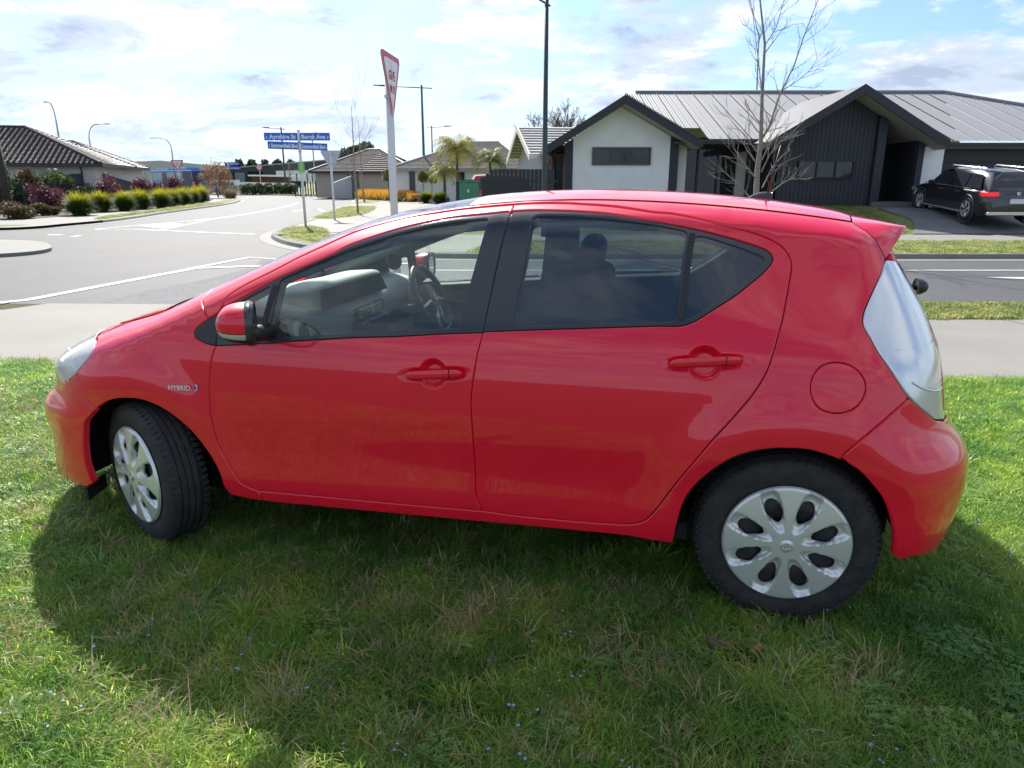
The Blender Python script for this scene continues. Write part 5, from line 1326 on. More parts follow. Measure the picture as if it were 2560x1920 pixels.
# white hoarding
ho = empty('site_hoarding', (0, 0, 0), 0, 'long white printed site hoarding behind the grey-green car', 'fence')
hp = [at(520, 470, 104), at(600, 470, 100), at(740, 470, 97)]
wallrun((hp[0].x, 104), (hp[1].x, 100), 0, 1.45, 1.75, M_whiter, ho, 5, 'hoarding_panel', .06, .04); wallrun((hp[1].x, 100), (hp[2].x, 97), 0, 1.45, 1.3, M_whiter, ho, 7, 'hoarding_panel', .06, .04)
for u, y, sx, cc in ((586, 100.5, 1.5, (.35, .5, .75)), (600, 99.7, 2.0, (.7, .35, .2)), (715, 97.3, 4.0, (.10, .17, .35)), (570, 101.3, .8, (.45, .55, .7))):
    q = at(u, 464, y - .3); MB().box((q.x, y - .35, .85 if u != 600 else .45), (sx, .02, .28)).build('printed_mark', mat('print_%d' % u, cc, .6), ho)
# house 2: brown tiled
h2 = hip_house('brown_tiled_house', -19.2, -9.0, 70, 82, 2.4, 4.6, 4.6, 4.4, 'house with a dark brown tiled hip roof in the middle distance', M_tileg, mat('render_taupe', (.45, .40, .33), .85), wave=False, row=.45, wins=[(-15.3, 1.3, .7, 1.6, 1), (-13.9, 1.5, 1.4, 1.4, 1)])
roof_tiles('front_gable_roof', (-14.3, 67.5, 2.35), (-10.9, 67.5, 2.35), (-12.6, 71.2, 4.05), (-12.6, 71.2, 4.05), M_tileg, h2, wave=False, row=.45)
roof_tiles('front_gable_roof', (-10.9, 67.5, 2.35), (-10.9, 72, 2.35), (-12.6, 71.2, 4.05), (-12.6, 71.2, 4.05), M_tileg, h2, wave=False, row=.45)
roof_tiles('front_gable_roof', (-14.3, 72, 2.35), (-14.3, 67.5, 2.35), (-12.6, 71.2, 4.05), (-12.6, 71.2, 4.05), M_tileg, h2, wave=False, row=.45)
MB().box((-12.6, 67.5, 2.3), (3.5, .1, .2)).build('gutter', M_fasc, h2); MB().box((-12.6, 70, 1.15), (2.9, 4.2, 2.3)).build('garage_wall', MATS['render_taupe'], h2)
wp = at(832, 470, 66); wq = at(880, 470, 68)
tag(MB().slab([(wp.x, 66, 0.0), (wq.x, 68, 0.0), (wq.x, 68, 2.0), (wp.x, 66, 1.35)], .12).build('raked_wall', mat('pale_blue_render', (.50, .55, .57), .8)), 'pale blue-grey wall with a sloping top beside the slatted fence', 'wall')
sf = empty('slat_fence', (0, 0, 0), 0, 'dark grey horizontal slat fence between the pale raked wall and the white wall', 'fence')
s0, s1 = at(881, 470, 68.2), at(948, 470, 68.2)
for k in range(9): MB().box(((s0.x + s1.x) / 2, 68.2, .2 + .2 * k), (s1.x - s0.x, .04, .17)).build('slat', mat('slat_grey', (.10, .12, .15), .6), sf)
for t in (0, .5, 1): MB().box((s0.x + (s1.x - s0.x) * t, 68.24, .95), (.09, .09, 1.95)).build('fence_post', M_fb, sf)
tag(MB().box((at(975, 470, 68).x - .1, 68.3, .95), (2.2, .15, 1.9)).build('white_wall', M_whiter), 'plain white garden wall right of the slatted fence', 'wall')
pf_ = empty('post_fence', (0, 0, 0), 0, 'black post and mesh fence in front of the brown tiled house', 'fence')
for i, u in enumerate(range(738, 832, 13)):
    q = at(u, 470, 76); MB().box((q.x, 76, .75), (.10, .10, 1.5)).build('fence_post', M_fb, pf_)
    q = at(u + 6, 470, 84); MB().box((q.x, 84, 1.2), (.10, .10, 2.4)).build('fence_post', M_fb, pf_)
q0, q1 = at(738, 470, 76), at(832, 470, 76); MB().box(((q0.x + q1.x) / 2, 76.05, 1.35), (q1.x - q0.x, .04, .05)).box(((q0.x + q1.x) / 2, 76.05, .2), (q1.x - q0.x, .04, .05)).build('rail', M_fb, pf_)
# house 3: light tiled
h3 = hip_house('light_tiled_house', -9.6, 1.5, 58, 72, 2.45, 4.75, 6.0, 2.6, 'white house with pale brown tiled hip roof behind the palms', M_tilel, M_whiter, wave=False, row=.4, wins=[(-7.9, 1.35, .45, 1.8, 1), (-4.0, 1.2, .5, 2.0, 1)], fascia=mat('gutter_grey', (.30, .33, .36), .6))
h = hip_house('light_tiled_house', -2.2, 4.5, 74, 86, 2.45, 4.6, 3, 3, 'second pale tiled roof farther back beside the palms', M_tilel, M_whiter, wave=False, row=.4)
# house 4: white gable left of the black house
h4 = empty('white_gable_house', (0, 0, 0), 0, 'cream gabled house with pale ribbed tile roof just behind the lamp post', 'house')
A = Vector((.80, 31.5, 2.55)); Rg = Vector((.28, 35.3, 3.95)); C_ = Vector((-.22, 39, 2.55)); dr = Vector((8, 1.03, 0))
roof_tiles('roof', A, A + dr, Rg + dr, Rg, mat('roof_tile_pale', (.40, .40, .39), .8, var=.1, vscale=4), h4, wave=False, row=.36, lift=.07, step=.5)
roof_tiles('roof', C_ + dr, C_, Rg, Rg + dr, MATS['roof_tile_pale'], h4, wave=False, row=.36, lift=.07, step=.5)
M_barge = mat('barge_cream', (.66, .64, .58), .7)
MB().slab([A + Vector((-.02, 0, -.22)), Rg + Vector((-.02, 0, -.22)), Rg + Vector((-.02, 0, .06)), A + Vector((-.02, 0, .06))], .05).slab([Rg + Vector((-.02, 0, -.22)), C_ + Vector((-.02, 0, -.22)), C_ + Vector((-.02, 0, .06)), Rg + Vector((-.02, 0, .06))], .05).build('bargeboard', M_barge, h4)
ins = Vector((.55, .07, 0)); W0, W1, WR = A + ins + Vector((0, .5, 0)), C_ + ins + Vector((0, -.5, 0)), Rg + ins
MB().slab([(W0.x, W0.y, 0), (W0.x, W0.y, 2.5), WR - Vector((0, 0, .12)), (W1.x, W1.y, 2.5), (W1.x, W1.y, 0)], .1).build('gable_wall', mat('gable_grey', (.35, .37, .38), .8), h4)
MB().slab([(W0.x, W0.y, 0), (W0.x + 8, W0.y + 1.03, 0), (W0.x + 8, W0.y + 1.03, 2.5), (W0.x, W0.y, 2.5)], .1).build('wall', M_cream, h4)
MB().slab([A + Vector((-.02, -.03, -.13)), A + dr + Vector((0, -.03, -.13)), A + dr + Vector((0, -.03, .03)), A + Vector((-.02, -.03, .03))], .1).build('gutter', M_whiter, h4)
MB().tube([(1.55, 31.8, 2.4), (1.45, 32.0, 2.1), (1.45, 32.0, 0)], .05, 8).build('downpipe', M_whiter, h4, True)

# ---------------------------------------------------------------- black and white house
HZ0 = 0.58
lawn = []
g = np.random.default_rng(3)
V, F = [], []
xs = np.linspace(-3.5, 60, 80); ys = np.linspace(20.95, 26, 12)
for y in ys:
    for x in xs: V.append((x, y, 0.006 + HZ0 * min(1, (y - 20.95) / 3.6) * min(1, max(0.0, (x + 3.5) / 2.5)) + (g.normal(0, .006) if 21 < y else 0)))
V2 = [(x, 60, V[11 * 80 + i][2]) for i, x in enumerate(xs)]; V += V2
for j in range(12):
    for i in range(79): F.append((j * 80 + i, j * 80 + i + 1, (j + 1) * 80 + i + 1, (j + 1) * 80 + i))
tag(mesh_obj('raised_lawn', V, F, M_farlawn, smooth=True), kind='structure')
def sl(y): return HZ0 * min(1, (y - 20.95) / 3.6)
dv = []; df = []
dl = [(20.96, 11.6, 26), (22, 12.2, 26), (23, 12.6, 26), (24.0, 12.4, 26), (24.6, 12.4, 26), (25.2, 12.3, 26), (27.6, 12.3, 26)]
for y, a, b_ in dl: dv += [(a, y, sl(y) + .03), (b_, y, sl(y) + .03)]
for i in range(len(dl) - 1): df.append((2 * i, 2 * i + 1, 2 * i + 3, 2 * i + 2))
bpy.data.objects.remove(bpy.data.objects['driveway'])
tag(mesh_obj('driveway', dv, df, M_drive), kind='structure')
bh = empty('black_and_white_house', (0, 0, 0), 0, 'single-storey black and white house with grey metal roof and two gables, behind the red car', 'house')
M_roofm = mat('grey_roof_metal', (.235, .235, .25), .6, .0, spec=.35)
M_fas2 = mat('black_fascia', (.014, .017, .024), .45)
yr, zr = 34.0, 5.28
def roof_sheet(x0, w, ye, zeave, xl, xr, name='roof_sheet', top=None):
    """ribbed sheet between eave (ye, zeave) and ridge, clipped by hips at either end"""
    vs, fs = [], []; n = 24
    for i in range(n + 1):
        x = x0 + w * i / n; q = (i / n * 7) % 1.0; rib = .014 if q < .35 else 0.0
        if i < 2: rib = .045
        lim = 1.0
        if x > xr: lim = max(0.0, 1 - (x - xr) / 7.0)
        if x < xl: lim = max(0.0, 1 - (xl - x) / 4.5)
        vs += [(x, ye, zeave + rib), (x, ye + (yr - ye) * lim, zeave + (zr - zeave) * lim + rib)]
    for i in range(n): fs.append((2 * i, 2 * i + 2, 2 * i + 3, 2 * i + 1))
    return mesh_obj(name, vs, fs, M_roofm, bh)
for i in range(13): roof_sheet(4.8 + .80 * i, .792, 27.6 if i > 2 else 28.95, 2.98 if i > 2 else 3.46, 5.5, 19.2)
for i in range(14): roof_sheet(15.2 + .80 * i, .792, 27.2, 2.90, 0, 19.2)
MB().slab([(5.5, 34.0, zr), (19.2, 34.0, zr), (24.5, 40.5, 3.0), (1, 40.5, 3.0)], .05).build('rear_roof', M_roofm, bh)
MB().tube([(5.5, 34.0, zr + .04), (19.2, 34.0, zr + .04), (26.2, 27.2, 2.92)], .09, 8).build('ridge_cap', M_roofm, bh, True)
def gable(xa, za, xc, zc_, xb, zb, y0, y1, over, name, wallx, sheets):
    """gable roof ridge along Y: eaves (xa,za) (xb,zb), apex (xc,zc_), front edge y0"""
    for (x1, z1, s) in ((xa, za, -1), (xb, zb, 1)):
        n = sheets; L = y1 - y0
        for k in range(n):
            vs, fs = [], []
            for i in range(13):
                y = y0 + L * (k + i / 12.0 * .985) / n; q = (i / 12 * 6) % 1; rib = .03 if q < .4 else 0
                vs += [(x1, y, z1 + rib), (xc, y, zc_ + rib)]
            for i in range(12): fs.append((2 * i, 2 * i + 2, 2 * i + 3, 2 * i + 1) if s < 0 else (2 * i, 2 * i + 1, 2 * i + 3, 2 * i + 2))
            mesh_obj('roof_sheet', vs, fs, M_roofm, bh)
        t = .26
        MB().slab([(x1, y0 - .04, z1 - t), (xc, y0 - .04, zc_ - t), (xc, y0 - .04, zc_ + .05), (x1, y0 - .04, z1 + .05)][::(1 if s < 0 else -1)], .06).build('bargeboard', M_fas2, bh)
        MB().slab([(x1, y0, z1 - t + .03), (x1, y1, z1 - t + .03), (xc, y1, zc_ - t + .03), (xc, y0, zc_ - t + .03)], .02).build('soffit', mat('soffit_grey', (.42, .42, .38), .8), bh)
        MB().box((x1 + .03 * s, (y0 + y1) / 2, z1 - .12), (.12, y1 - y0, .16)).build('gutter', M_fas2, bh)
gable(1.26, 2.70, 4.04, 4.41, 6.83, 2.88, 27.1, 33, .9, 'left', None, 7)
gable(8.85, 2.80, 11.83, 4.58, 14.97, 2.80, 25.6, 31, .9, 'right', None, 7)
# corrugated edge seen end-on over the left gable's right slope
cb = MB()
for i in range(46):
    t = i / 46; cb.box((4.04 + (6.83 - 4.04) * t, 27.06, 4.48 + (2.94 - 4.48) * t), (.034, .1, .06))
o = cb.build('corrugation_end', M_fas2, bh); o['kind'] = 'stuff'
# left gable walls
MB().slab([(2.29, 28.0, .5), (5.93, 28.0, .5), (5.93, 28.0, 3.10), (4.04, 28.0, 4.14), (2.29, 28.0, 3.06)], .15).build('white_wall', M_whiter, bh)
MB().slab([(2.0, 27.96, .5), (2.275, 27.96, .5), (2.275, 27.96, 3.02), (2.0, 27.96, 2.86)], .3).build('corner_column', M_charc, bh)
MB().slab([(5.945, 27.96, .5), (6.25, 27.96, .5), (6.25, 27.96, 2.92), (5.945, 27.96, 3.08)], .3).build('corner_column', M_charc, bh)
MB().box((2.2, 30.4, 1.6), (.1, 4.6, 2.4)).box((1.75, 28.9, 1.5), (.42, .1, 2.0)).build('side_wall', M_fas2, bh)
MB().tube([(1.42, 27.3, 2.62), (1.40, 27.3, 2.45), (1.66, 28.8, 2.3), (1.66, 28.8, .5)], .045, 8).build('downpipe', M_fas2, bh, True)
win(bh, (4.11, 27.98, 2.40), 2.2, .64, frame=.05, panes=3, mframe=M_alum, mglass=M_wglass, depth=.12)
# recessed middle
MB().box((6.52, 28.6, 1.8), (.34, .1, 2.5)).build('white_pier', M_whiter, bh)
MB().box((10.1, 29.9, 1.8), (2.2, .2, 2.5)).build('white_pier', M_whiter, bh)
win(bh, (7.86, 29.9, 1.68), 2.4, 2.25, frame=.07, panes=3, mframe=M_fas2, mglass=M_wglass, depth=.12, name='glass_door')
MB().box((8.2, 29.8, 2.90), (4.0, .2, .20)).build('lintel', M_fas2, bh)
MB().box((8.2, 27.54, 2.90), (3.0, .12, .17)).build('gutter', M_fas2, bh); MB().box((8.3, 28.7, 2.86), (4.6, 2.3, .03)).build('soffit', mat('soffit_dark', (.16, .16, .15), .8), bh)
MB().box((7.9, 32.2, 1.7), (4.4, .1, 3.2)).box((7.9, 31, .52), (4.4, 2.6, .05)).build('room_inside', mat('room_dark', (.06, .06, .06), .9), bh)
# right black gable wall with vertical boards
def zg(x): return 2.80 + (4.58 - 2.80) * (1 - abs(x - 11.83) / (2.98 if x < 11.83 else 3.14)) - .30
bx = 9.42
while bx < 12.80:
    x1 = min(bx + .150, 12.83)
    MB().slab([(bx, 26.5, .62), (x1 - .012, 26.5, .62), (x1 - .012, 26.5, zg(x1)), (bx, 26.5, zg(bx))], .03).build('wall_board', M_charc, bh); bx += .150
MB().slab([(9.4, 26.53, .55), (12.84, 26.53, .55), (12.84, 26.53, zg(12.84)), (11.83, 26.53, zg(11.83)), (9.4, 26.53, zg(9.4))], .1).box((9.44, 28.2, 1.7), (.1, 3.4, 2.4)).build('black_wall', M_fas2, bh)
MB().box((11.12, 26.55, .52), (3.5, .12, .22)).build('plinth', M_kerb, bh)
MB().slab([(12.86, 26.35, .5), (13.16, 26.35, .5), (13.16, 26.35, zg(13.16)), (12.86, 26.35, zg(12.86))], .35).build('porch_column', M_charc, bh)
win(bh, (11.2, 26.46, 1.90), 2.0, .62, frame=.05, panes=3, mframe=M_fas2, mglass=M_wglass, depth=.10)
MB().box((13.6, 29.2, 1.9), (1.5, .1, 2.9)).build('porch_back_wall', M_fas2, bh)
MB().box((13.35, 29.13, 1.65), (.9, .06, 2.05)).build('front_door', mat('door_black', (.02, .02, .024), .5), bh)
MB().box((13.08, 28.0, 2.0), (.08, 2.6, 2.9)).build('porch_side_wall', M_charc, bh)
MB().slab([(14.48, 26.6, .5), (14.52, 28.9, .5), (14.52, 28.9, 2.9), (14.48, 26.6, 2.9)], .1).slab([(14.40, 26.45, .5), (14.62, 26.45, .5), (14.62, 26.45, 2.75), (14.40, 26.45, 2.85)], .1).build('porch_side_wall', M_charc, bh)
MB().slab([(14.63, 26.5, .5), (15.35, 26.5, .5), (15.35, 26.5, 2.70), (14.9, 26.5, 2.62), (14.63, 26.5, zg(14.63))], .2).build('white_pier', M_whiter, bh)
MB().box((13.6, 26.9, .70), (1.45, 1.3, .16)).box((13.45, 26.2, .60), (1.2, .3, .10)).build('doorstep', mat('step_brown', (.16, .14, .13), .7), bh)
MB().box((18.2, 27.9, 1.6), (6.2, .1, 2.3)).build('garage_wall', M_fas2, bh)
gd = bpy.data.objects.new('garage_door', None); link(gd, bh)
for k in range(4): MB().box((17.6, 27.75, .86 + .53 * k), (4.9, .06, .515)).build('door_panel', mat('garage_black', (.022, .024, .027), .5), gd)
MB().box((20.5, 27.13, 2.75), (10.4, .12, .17)).build('gutter', M_fas2, bh); MB().box((20.5, 27.5, 2.66), (10.4, .7, .03)).build('soffit', MATS['soffit_grey'], bh)
MB().box((22.8, 27.8, 1.6), (5, .15, 2.3)).build('white_wall', M_whiter, bh)
# black paling fence
pfn = empty('black_paling_fence', (0, 0, 0), 0, 'tall black vertical-board fence left of the black and white house', 'fence')
x = -1.05; i = 0; src = None
while x < 1.6:
    zt = 1.92 if x > -.72 else 1.92 - (-.72 - x) * .9
    MB().box((x, 27.3, zt / 2 + .05), (.142, .03, zt - .1), 0).build('paling', M_fas2, pfn); x += .15
MB().box((.3, 27.36, .5), (2.7, .05, .1)).box((.3, 27.36, 1.5), (2.7, .05, .1)).build('rail', M_fas2, pfn)

# ---------------------------------------------------------------- bare trees, lamp posts
def bare_tree(name, base, main, label, seed, m=M_bark, twig=(.5, 2), group=None, extra=()):
    root = empty(name, base, 0, label, 'tree', group); g = random.Random(seed); bv = Vector(base)
    tr = MB(); tr.tube([Vector(p) - bv for p, r in main], [r for p, r in main], 10); tr.build('trunk', m, root, True)
    br = MB()
    for line_ in extra:
        pts = [Vector(p) - bv for p, r in line_]; rr = [r for p, r in line_]; br.tube(pts, rr, 6, False)
        for k in range(1, len(pts)):
            for _ in range(3):
                t = g.random(); q = pts[k - 1].lerp(pts[k], t); d = (pts[k] - pts[k - 1]).normalized(); pp = d.orthogonal(); pp.rotate(Matrix.Rotation(g.uniform(0, 6.28), 3, d))
                branchy(br, q, (d + pp.normalized() * .8).normalized(), twig[0] * g.uniform(.5, 1.1), rr[k] * .4 + .003, 1, g, minr=.0035)
    for k in range(1, len(main)):
        p0, p1 = Vector(main[k - 1][0]) - bv, Vector(main[k][0]) - bv
        for _ in range(twig[1]):
            t = g.random(); q = p0.lerp(p1, t)
            if q.z < main[-1][0][2] * .2 + 0.2: continue
            a = g.uniform(0, 6.28); branchy(br, q, Vector((math.cos(a) * .7, math.sin(a) * .7, .8)).normalized(), twig[0] * g.uniform(.7, 1.5), main[k][1] * .35 + .004, 2, g, minr=.0035)
    br.build('crown', m, root)
    return root
Y = 17.5
P = lambda u, v, r, dy=0: (at(u, v, Y + dy), r)
b0 = at(1888, 505, Y); b0.z = 0
bare_tree('bare_street_tree', b0, [((b0.x, Y, 0), .075), P(1890, 500, .068), P(1893, 430, .060), P(1902, 355, .050), P(1905, 250, .038), P(1912, 110, .026), P(1900, 0, .018), P(1893, -140, .008)],
          'tall bare young street tree with upright branches in front of the black house', 5, twig=(.5, 2), extra=[
    [P(1906, 345, .030), P(1922, 320, .026, -.2), P(1950, 235, .022, -.3), P(1985, 165, .017, -.3), P(2010, 90, .012, -.4), P(2045, 0, .008, -.4)],
    [P(1953, 228, .012, -.3), P(1990, 205, .009, -.4), P(2022, 178, .007, -.4), P(2045, 145, .004, -.5)],
    [P(1913, 112, .014, .1), P(1940, 70, .010, .2), P(1960, 0, .007, .3)], [P(1905, 240, .016, .2), P(1897, 160, .011, .4), P(1880, 20, .006, .6)],
    [P(1892, 225, .016, -.1), P(1897, 90, .012, -.2), P(1875, 0, .006, -.3)],
    [P(1880, 500, .020, -.2), P(1850, 465, .015, -.4), P(1828, 445, .012, -.5), P(1800, 420, .006, -.6)],
    [P(1885, 440, .018, .2), P(1862, 410, .013, .3), P(1845, 390, .010, .4), P(1832, 365, .005, .4)],
    [P(1892, 380, .014, .1), P(1868, 345, .010, .3), P(1835, 310, .007, .4), P(1815, 280, .004, .5)],
    [P(1905, 505, .020, -.3), P(1935, 475, .016, -.5), P(1960, 455, .012, -.6), P(1988, 443, .006, -.7)],
    [P(1905, 470, .017, .2), P(1930, 420, .013, .4), P(1955, 390, .009, .5), P(1975, 375, .005, .6)],
    [P(1903, 430, .016, -.2), P(1925, 385, .012, -.3), P(1950, 355, .008, -.4), P(1972, 340, .004, -.4)],
    [P(1905, 400, .014, .3), P(1922, 360, .010, .5), P(1945, 335, .005, .6)]])
b1 = at(895, 531, 34.5); b1.z = 0; Y = 34.5
bare_tree('bare_sapling', b1, [((b1.x, Y, 0), .05), P(893, 500, .045), P(886, 430, .035), P(883, 350, .026), P(878, 262, .008)], 'slim bare sapling on the grass island left of the near give way sign', 9, m=mat('bark_sapling', (.33, .27, .22), .9), twig=(.9, 4))
b1 = at(911, 502, 55); b1.z = 0; Y = 55
bare_tree('bare_sapling', b1, [((b1.x, Y, 0), .07), P(906, 460, .05), P(900, 380, .03), P(896, 300, .01)], 'slim bare sapling farther up the path behind the first sapling', 10, m=MATS['bark_sapling'], twig=(1.0, 4))
b1 = at(727, 484, 92); b1.z = 0; Y = 92
bare_tree('bare_sapling', b1, [((b1.x, Y, 0), .09), P(724, 440, .07), P(720, 395, .02)], 'faint bare sapling beside the far dark lamp post', 12, m=MATS['bark_sapling'], twig=(1.6, 5))
for (u, v, y, hh, s_, lab) in ((1345, 330, 60, 4.0, 21, 'bare spreading tree behind the white gabled house, left of the lamp post'), (1398, 325, 62, 4.2, 22, 'bare round-crowned tree behind the roofs, right of the lamp post')):
    q = at(u, v, y); root = empty('bare_tree', (q.x, y, 0), 0, lab, 'tree'); g = random.Random(s_); b = MB()
    b.tube([(0, 0, 0), (0.1, 0, hh)], [.22, .15], 8); b.build('trunk', M_barkd, root, True); b = MB()
    for k in range(9):
        a = g.uniform(0, 6.28); branchy(b, Vector((.1, 0, hh * g.uniform(.8, 1))), Vector((math.cos(a) * .7, math.sin(a) * .7, .75)).normalized(), 1.7, .075, 4, g, .6, .15, .012)
    b.build('crown', M_barkd, root)
# lamp posts
def lamp(u, vb, y, h, arm, label, col, r=.09, name='street_lamp', style='arm', group='street lamps'):
    q = at(u, vb, y); root = empty(name, (q.x, y, 0), 0, label, 'street lamp', group); m = col
    if style == 'curve':
        pts = [(0, 0, 0), (0, 0, h * .80)] + [(arm * (1 - math.cos(t)) * .55, 0, h * .80 + h * .20 * math.sin(t)) for t in np.linspace(.15, math.pi / 2, 8)] + [(arm, 0, h + .05)]
        MB().tube(pts, [r, r * .8] + [r * .6] * 8 + [r * .45], 8).build('pole', m, root, True)
        MB().box((arm * 1.12, 0, h + .03), (abs(arm) * .28, .2, .08), 0, .02).build('lamp_head', m, root)
    else:
        MB().tube([(0, 0, -.05), (0, 0, 1.2), (0, 0, h)], [r * 1.15, r, r * .7], 12).build('pole', m, root, True)
        MB().tube([(-arm * .25, 0, h - .25), (arm, 0, h - .05 + .0)], r * .35, 8).build('arm', m, root, True)
        MB().box((arm * .92, 0, h - .02), (abs(arm) * .42, .26, .07), 0, .02).build('lamp_head', m, root)
    return root
M_lampg = mat('lamp_green_black', (.030, .052, .055), .5); M_lampgrey = mat('galvanised_grey', (.36, .38, .40), .5, .4)
lm = lamp(1361, 480, 20.3, 6.1, -.42, 'tall dark lamp post standing behind the red car in front of the white gable', M_lampg, .075)
lm.rotation_euler = (0, 0, R(25))
lamp(1062, 470, 61, 8.9, -3.4, 'tall green-black lamp post with long arm to the left, right of the give way sign', mat('lamp_teal', (.03, .12, .12), .5), .12)
lamp(1083, 460, 97, 8.4, 2.4, 'small distant lamp post with short arm to the right, behind the palms', MATS['lamp_teal'], .11)
lamp(715, 470, 98, 8.3, -2.2, 'distant dark lamp post left of the street name sign', M_lampg, .13)
lamp(788, 450, 110, 8.0, -.5, 'thin pale lamp post between the name sign and the grey sign back', M_lampgrey, .12)
lamp(168, 470, 64, 7.9, -.6, 'grey lamp post rising above the tiled roof at the left', M_lampgrey, .085, style='curve')
lamp(242, 470, 78, 7.2, 1.9, 'grey lamp post with curved arm to the right above the left roofs', M_lampgrey, .085, style='curve')
lamp(441, 470, 92, 6.6, -1.9, 'grey lamp post with curved arm to the left above the bus', M_lampgrey, .09, style='curve')

# ---------------------------------------------------------------- signs
M_post = mat('sign_post_white', (.66, .68, .68), .5); M_steel = mat('steel_clip', (.45, .45, .45), .35, .8)
M_blue = mat('sign_blue', (.012, .13, .60), .35); M_swhite = mat('sign_white', (.80, .81, .80), .4); M_sred = mat('sign_red', (.60, .02, .035), .4)
M_sgrey = mat('sign_back_grey', (.50, .53, .56), .5, .2)
def blade(parent, d, L, z, h, words, size, sx, name='name_blade', off=.04):
    ang = math.atan2(d[1], d[0]); B = bpy.data.objects.new(name, None); link(B, parent); B.location = (0, 0, z); B.rotation_euler = (0, 0, ang)
    MB().box((off + L / 2, 0, 0), (L, .012, h), 0, .0).build('plate', M_blue, B)
    return B, ang
def sign_text(B, s, size, sx, x, flip, m=None):
    if flip: text('lettering', s, size, m or M_swhite, B, (x, .0085, -.01), (R(90), 0, R(180)), .001, sx, bold=.006)
    else: text('lettering', s, size, m or M_swhite, B, (x, -.0085, -.01), (R(90), 0, 0), .001, sx, bold=.006)
ns = empty('street_name_sign', (-6.83, 24.05, 0), 0, 'white post with four blue street name blades at the corner of the grass island', 'sign')
MB().tube([(0, 0, -.1), (0, 0, 3.06)], .042, 14).build('post', M_post, ns, True); MB().lathe([(0.001, 3.075), (.044, 3.07), (.046, 3.04)], 14).build('post_cap', M_steel, ns, True)
for z in (2.70, 2.42): MB().lathe([(.05, z - .03), (.053, z), (.05, z + .03)], 14).build('clamp', M_steel, ns, True)
B, a = blade(ns, (-1, -.08), 1.05, 2.865, .235, '', 0, 1); sign_text(B, '‹ Ayrshire St', .185, .98, .57, True)
B, a = blade(ns, (1, -.03), .96, 2.865, .235, '', 0, 1); sign_text(B, 'Borck Ave ›', .185, .98, .52, False)
B, a = blade(ns, (-.74, -.66), 1.02, 2.58, .225, '', 0, 1); sign_text(B, '‹ Summersfield Blvd', .165, .72, .55, True)
B, a = blade(ns, (.70, .72), .98, 2.58, .225, '', 0, 1); sign_text(B, 'Summersfield Blvd ›', .165, .70, .53, False)
tg_ = MB().box((.02, -.055, 1.93), (.20, .008, .33)).build('green_plate', mat('plate_green', (.22, .52, .10), .5), ns)
text('lettering', 'ROADS', .085, M_swhite, tg_, (.02, -.061, 1.92), (R(90), R(-90), 0), .001, 1.0)
def giveway(loc, rz, z0, side, label, front=True, post_h=None, pr=.04, words=True):
    s = empty('give_way_sign', loc, rz, label, 'sign'); h = side * .866; top = z0 + h
    MB().tube([(0, .03, -.1), (0, .03, top - .06 if post_h is None else post_h)], pr, 14).build('post', M_post, s, True)
    def tri(k, y0_, y1_, rr=.06):
        cx, cz = 0, z0 + h * 2 / 3; pts = []
        for (x, z) in ((-side / 2, top), (side / 2, top), (0, z0)):
            for da in np.linspace(-1, 1, 5):
                base = math.atan2(z - cz, x - cx); px = x * (1 - rr * 1.9); pz = cz + (z - cz) * (1 - rr * 1.9)
                pts.append(((px + rr * side * math.cos(base + da * 1.05)) * k, cz + (pz - cz + rr * side * math.sin(base + da * 1.05)) * k))
        n = len(pts); V_ = [(x, y0_, z) for x, z in pts] + [(x, y1_, z) for x, z in pts]
        c = [sum(p[0] for p in pts) / n, sum(p[1] for p in pts) / n]
        pts2 = sorted(range(n), key=lambda i: math.atan2(pts[i][1] - c[1], pts[i][0] - c[0])); V_ = [V_[i] for i in pts2] + [V_[n + i] for i in pts2]
        return V_, [tuple(range(n)), tuple(range(n, 2 * n))[::-1]] + [(i, n + i, n + (i + 1) % n, (i + 1) % n) for i in range(n)]
    v, f = tri(1.0, -.004, .004); MB().add(v, f).build('plate', M_sgrey, s)
    if front:
        v, f = tri(.985, -.007, -.0045); MB().add(v, f).build('red_border', M_sred, s)
        v, f = tri(.74, -.0095, -.0075); MB().add(v, f).build('white_face', M_swhite, s)
        if words:
            text('lettering', 'GIVE', side * .19, mat('letter_red', (.5, .02, .05), .5), s, (0, -.0125, top - h * .32), (R(90), 0, 0), .0015, .85); text('lettering', 'WAY', side * .16, MATS['letter_red'], s, (0, -.0125, top - h * .54), (R(90), 0, 0), .0015, .72)
    for zz in (top - .12, z0 + h * .35): MB().box((0, .045, zz), (side * .16, .05, .035)).build('bracket', M_steel, s)
    return s
giveway((-1.36, 8.62, 0), R(84), 2.17, .76, 'large near give way sign on a white post, seen edge-on above the car', pr=.045)
giveway((-7.1, 29.2, 0), R(172), 1.92, .82, 'back of a give way sign on a white post behind the street name sign', front=False, pr=.042, post_h=2.6)
q = at(454, 497, 63); giveway((q.x, 63, 0), R(8), 2.35, 1.0, 'far red and white give way sign in front of the blue bus', pr=.05, words=True)
q = at(558, 470, 96); giveway((q.x, 96, 0), R(178), 1.5, 1.1, 'far grey back of a give way sign right of the bus', front=False, pr=.05)
q = at(578, 492, 70); ns2 = empty('street_name_sign', (q.x, 70, 0), 0, 'far white post with two blue street name blades right of the bus', 'sign')
MB().tube([(0, 0, 0), (0, 0, 3.3)], .055, 10).build('post', M_post, ns2, True)
B, a = blade(ns2, (1, .25), .98, 3.12, .26, '', 0, 1, off=0); sign_text(B, 'Carmine Close', .16, .9, .49, False)
B, a = blade(ns2, (1, .05), 1.15, 2.72, .26, '', 0, 1, off=0); sign_text(B, 'Summersfield Blvd', .16, .8, .58, False)
MB().box((.12, -.06, 2.0), (.26, .01, .28)).build('green_plate', MATS['plate_green'], ns2)
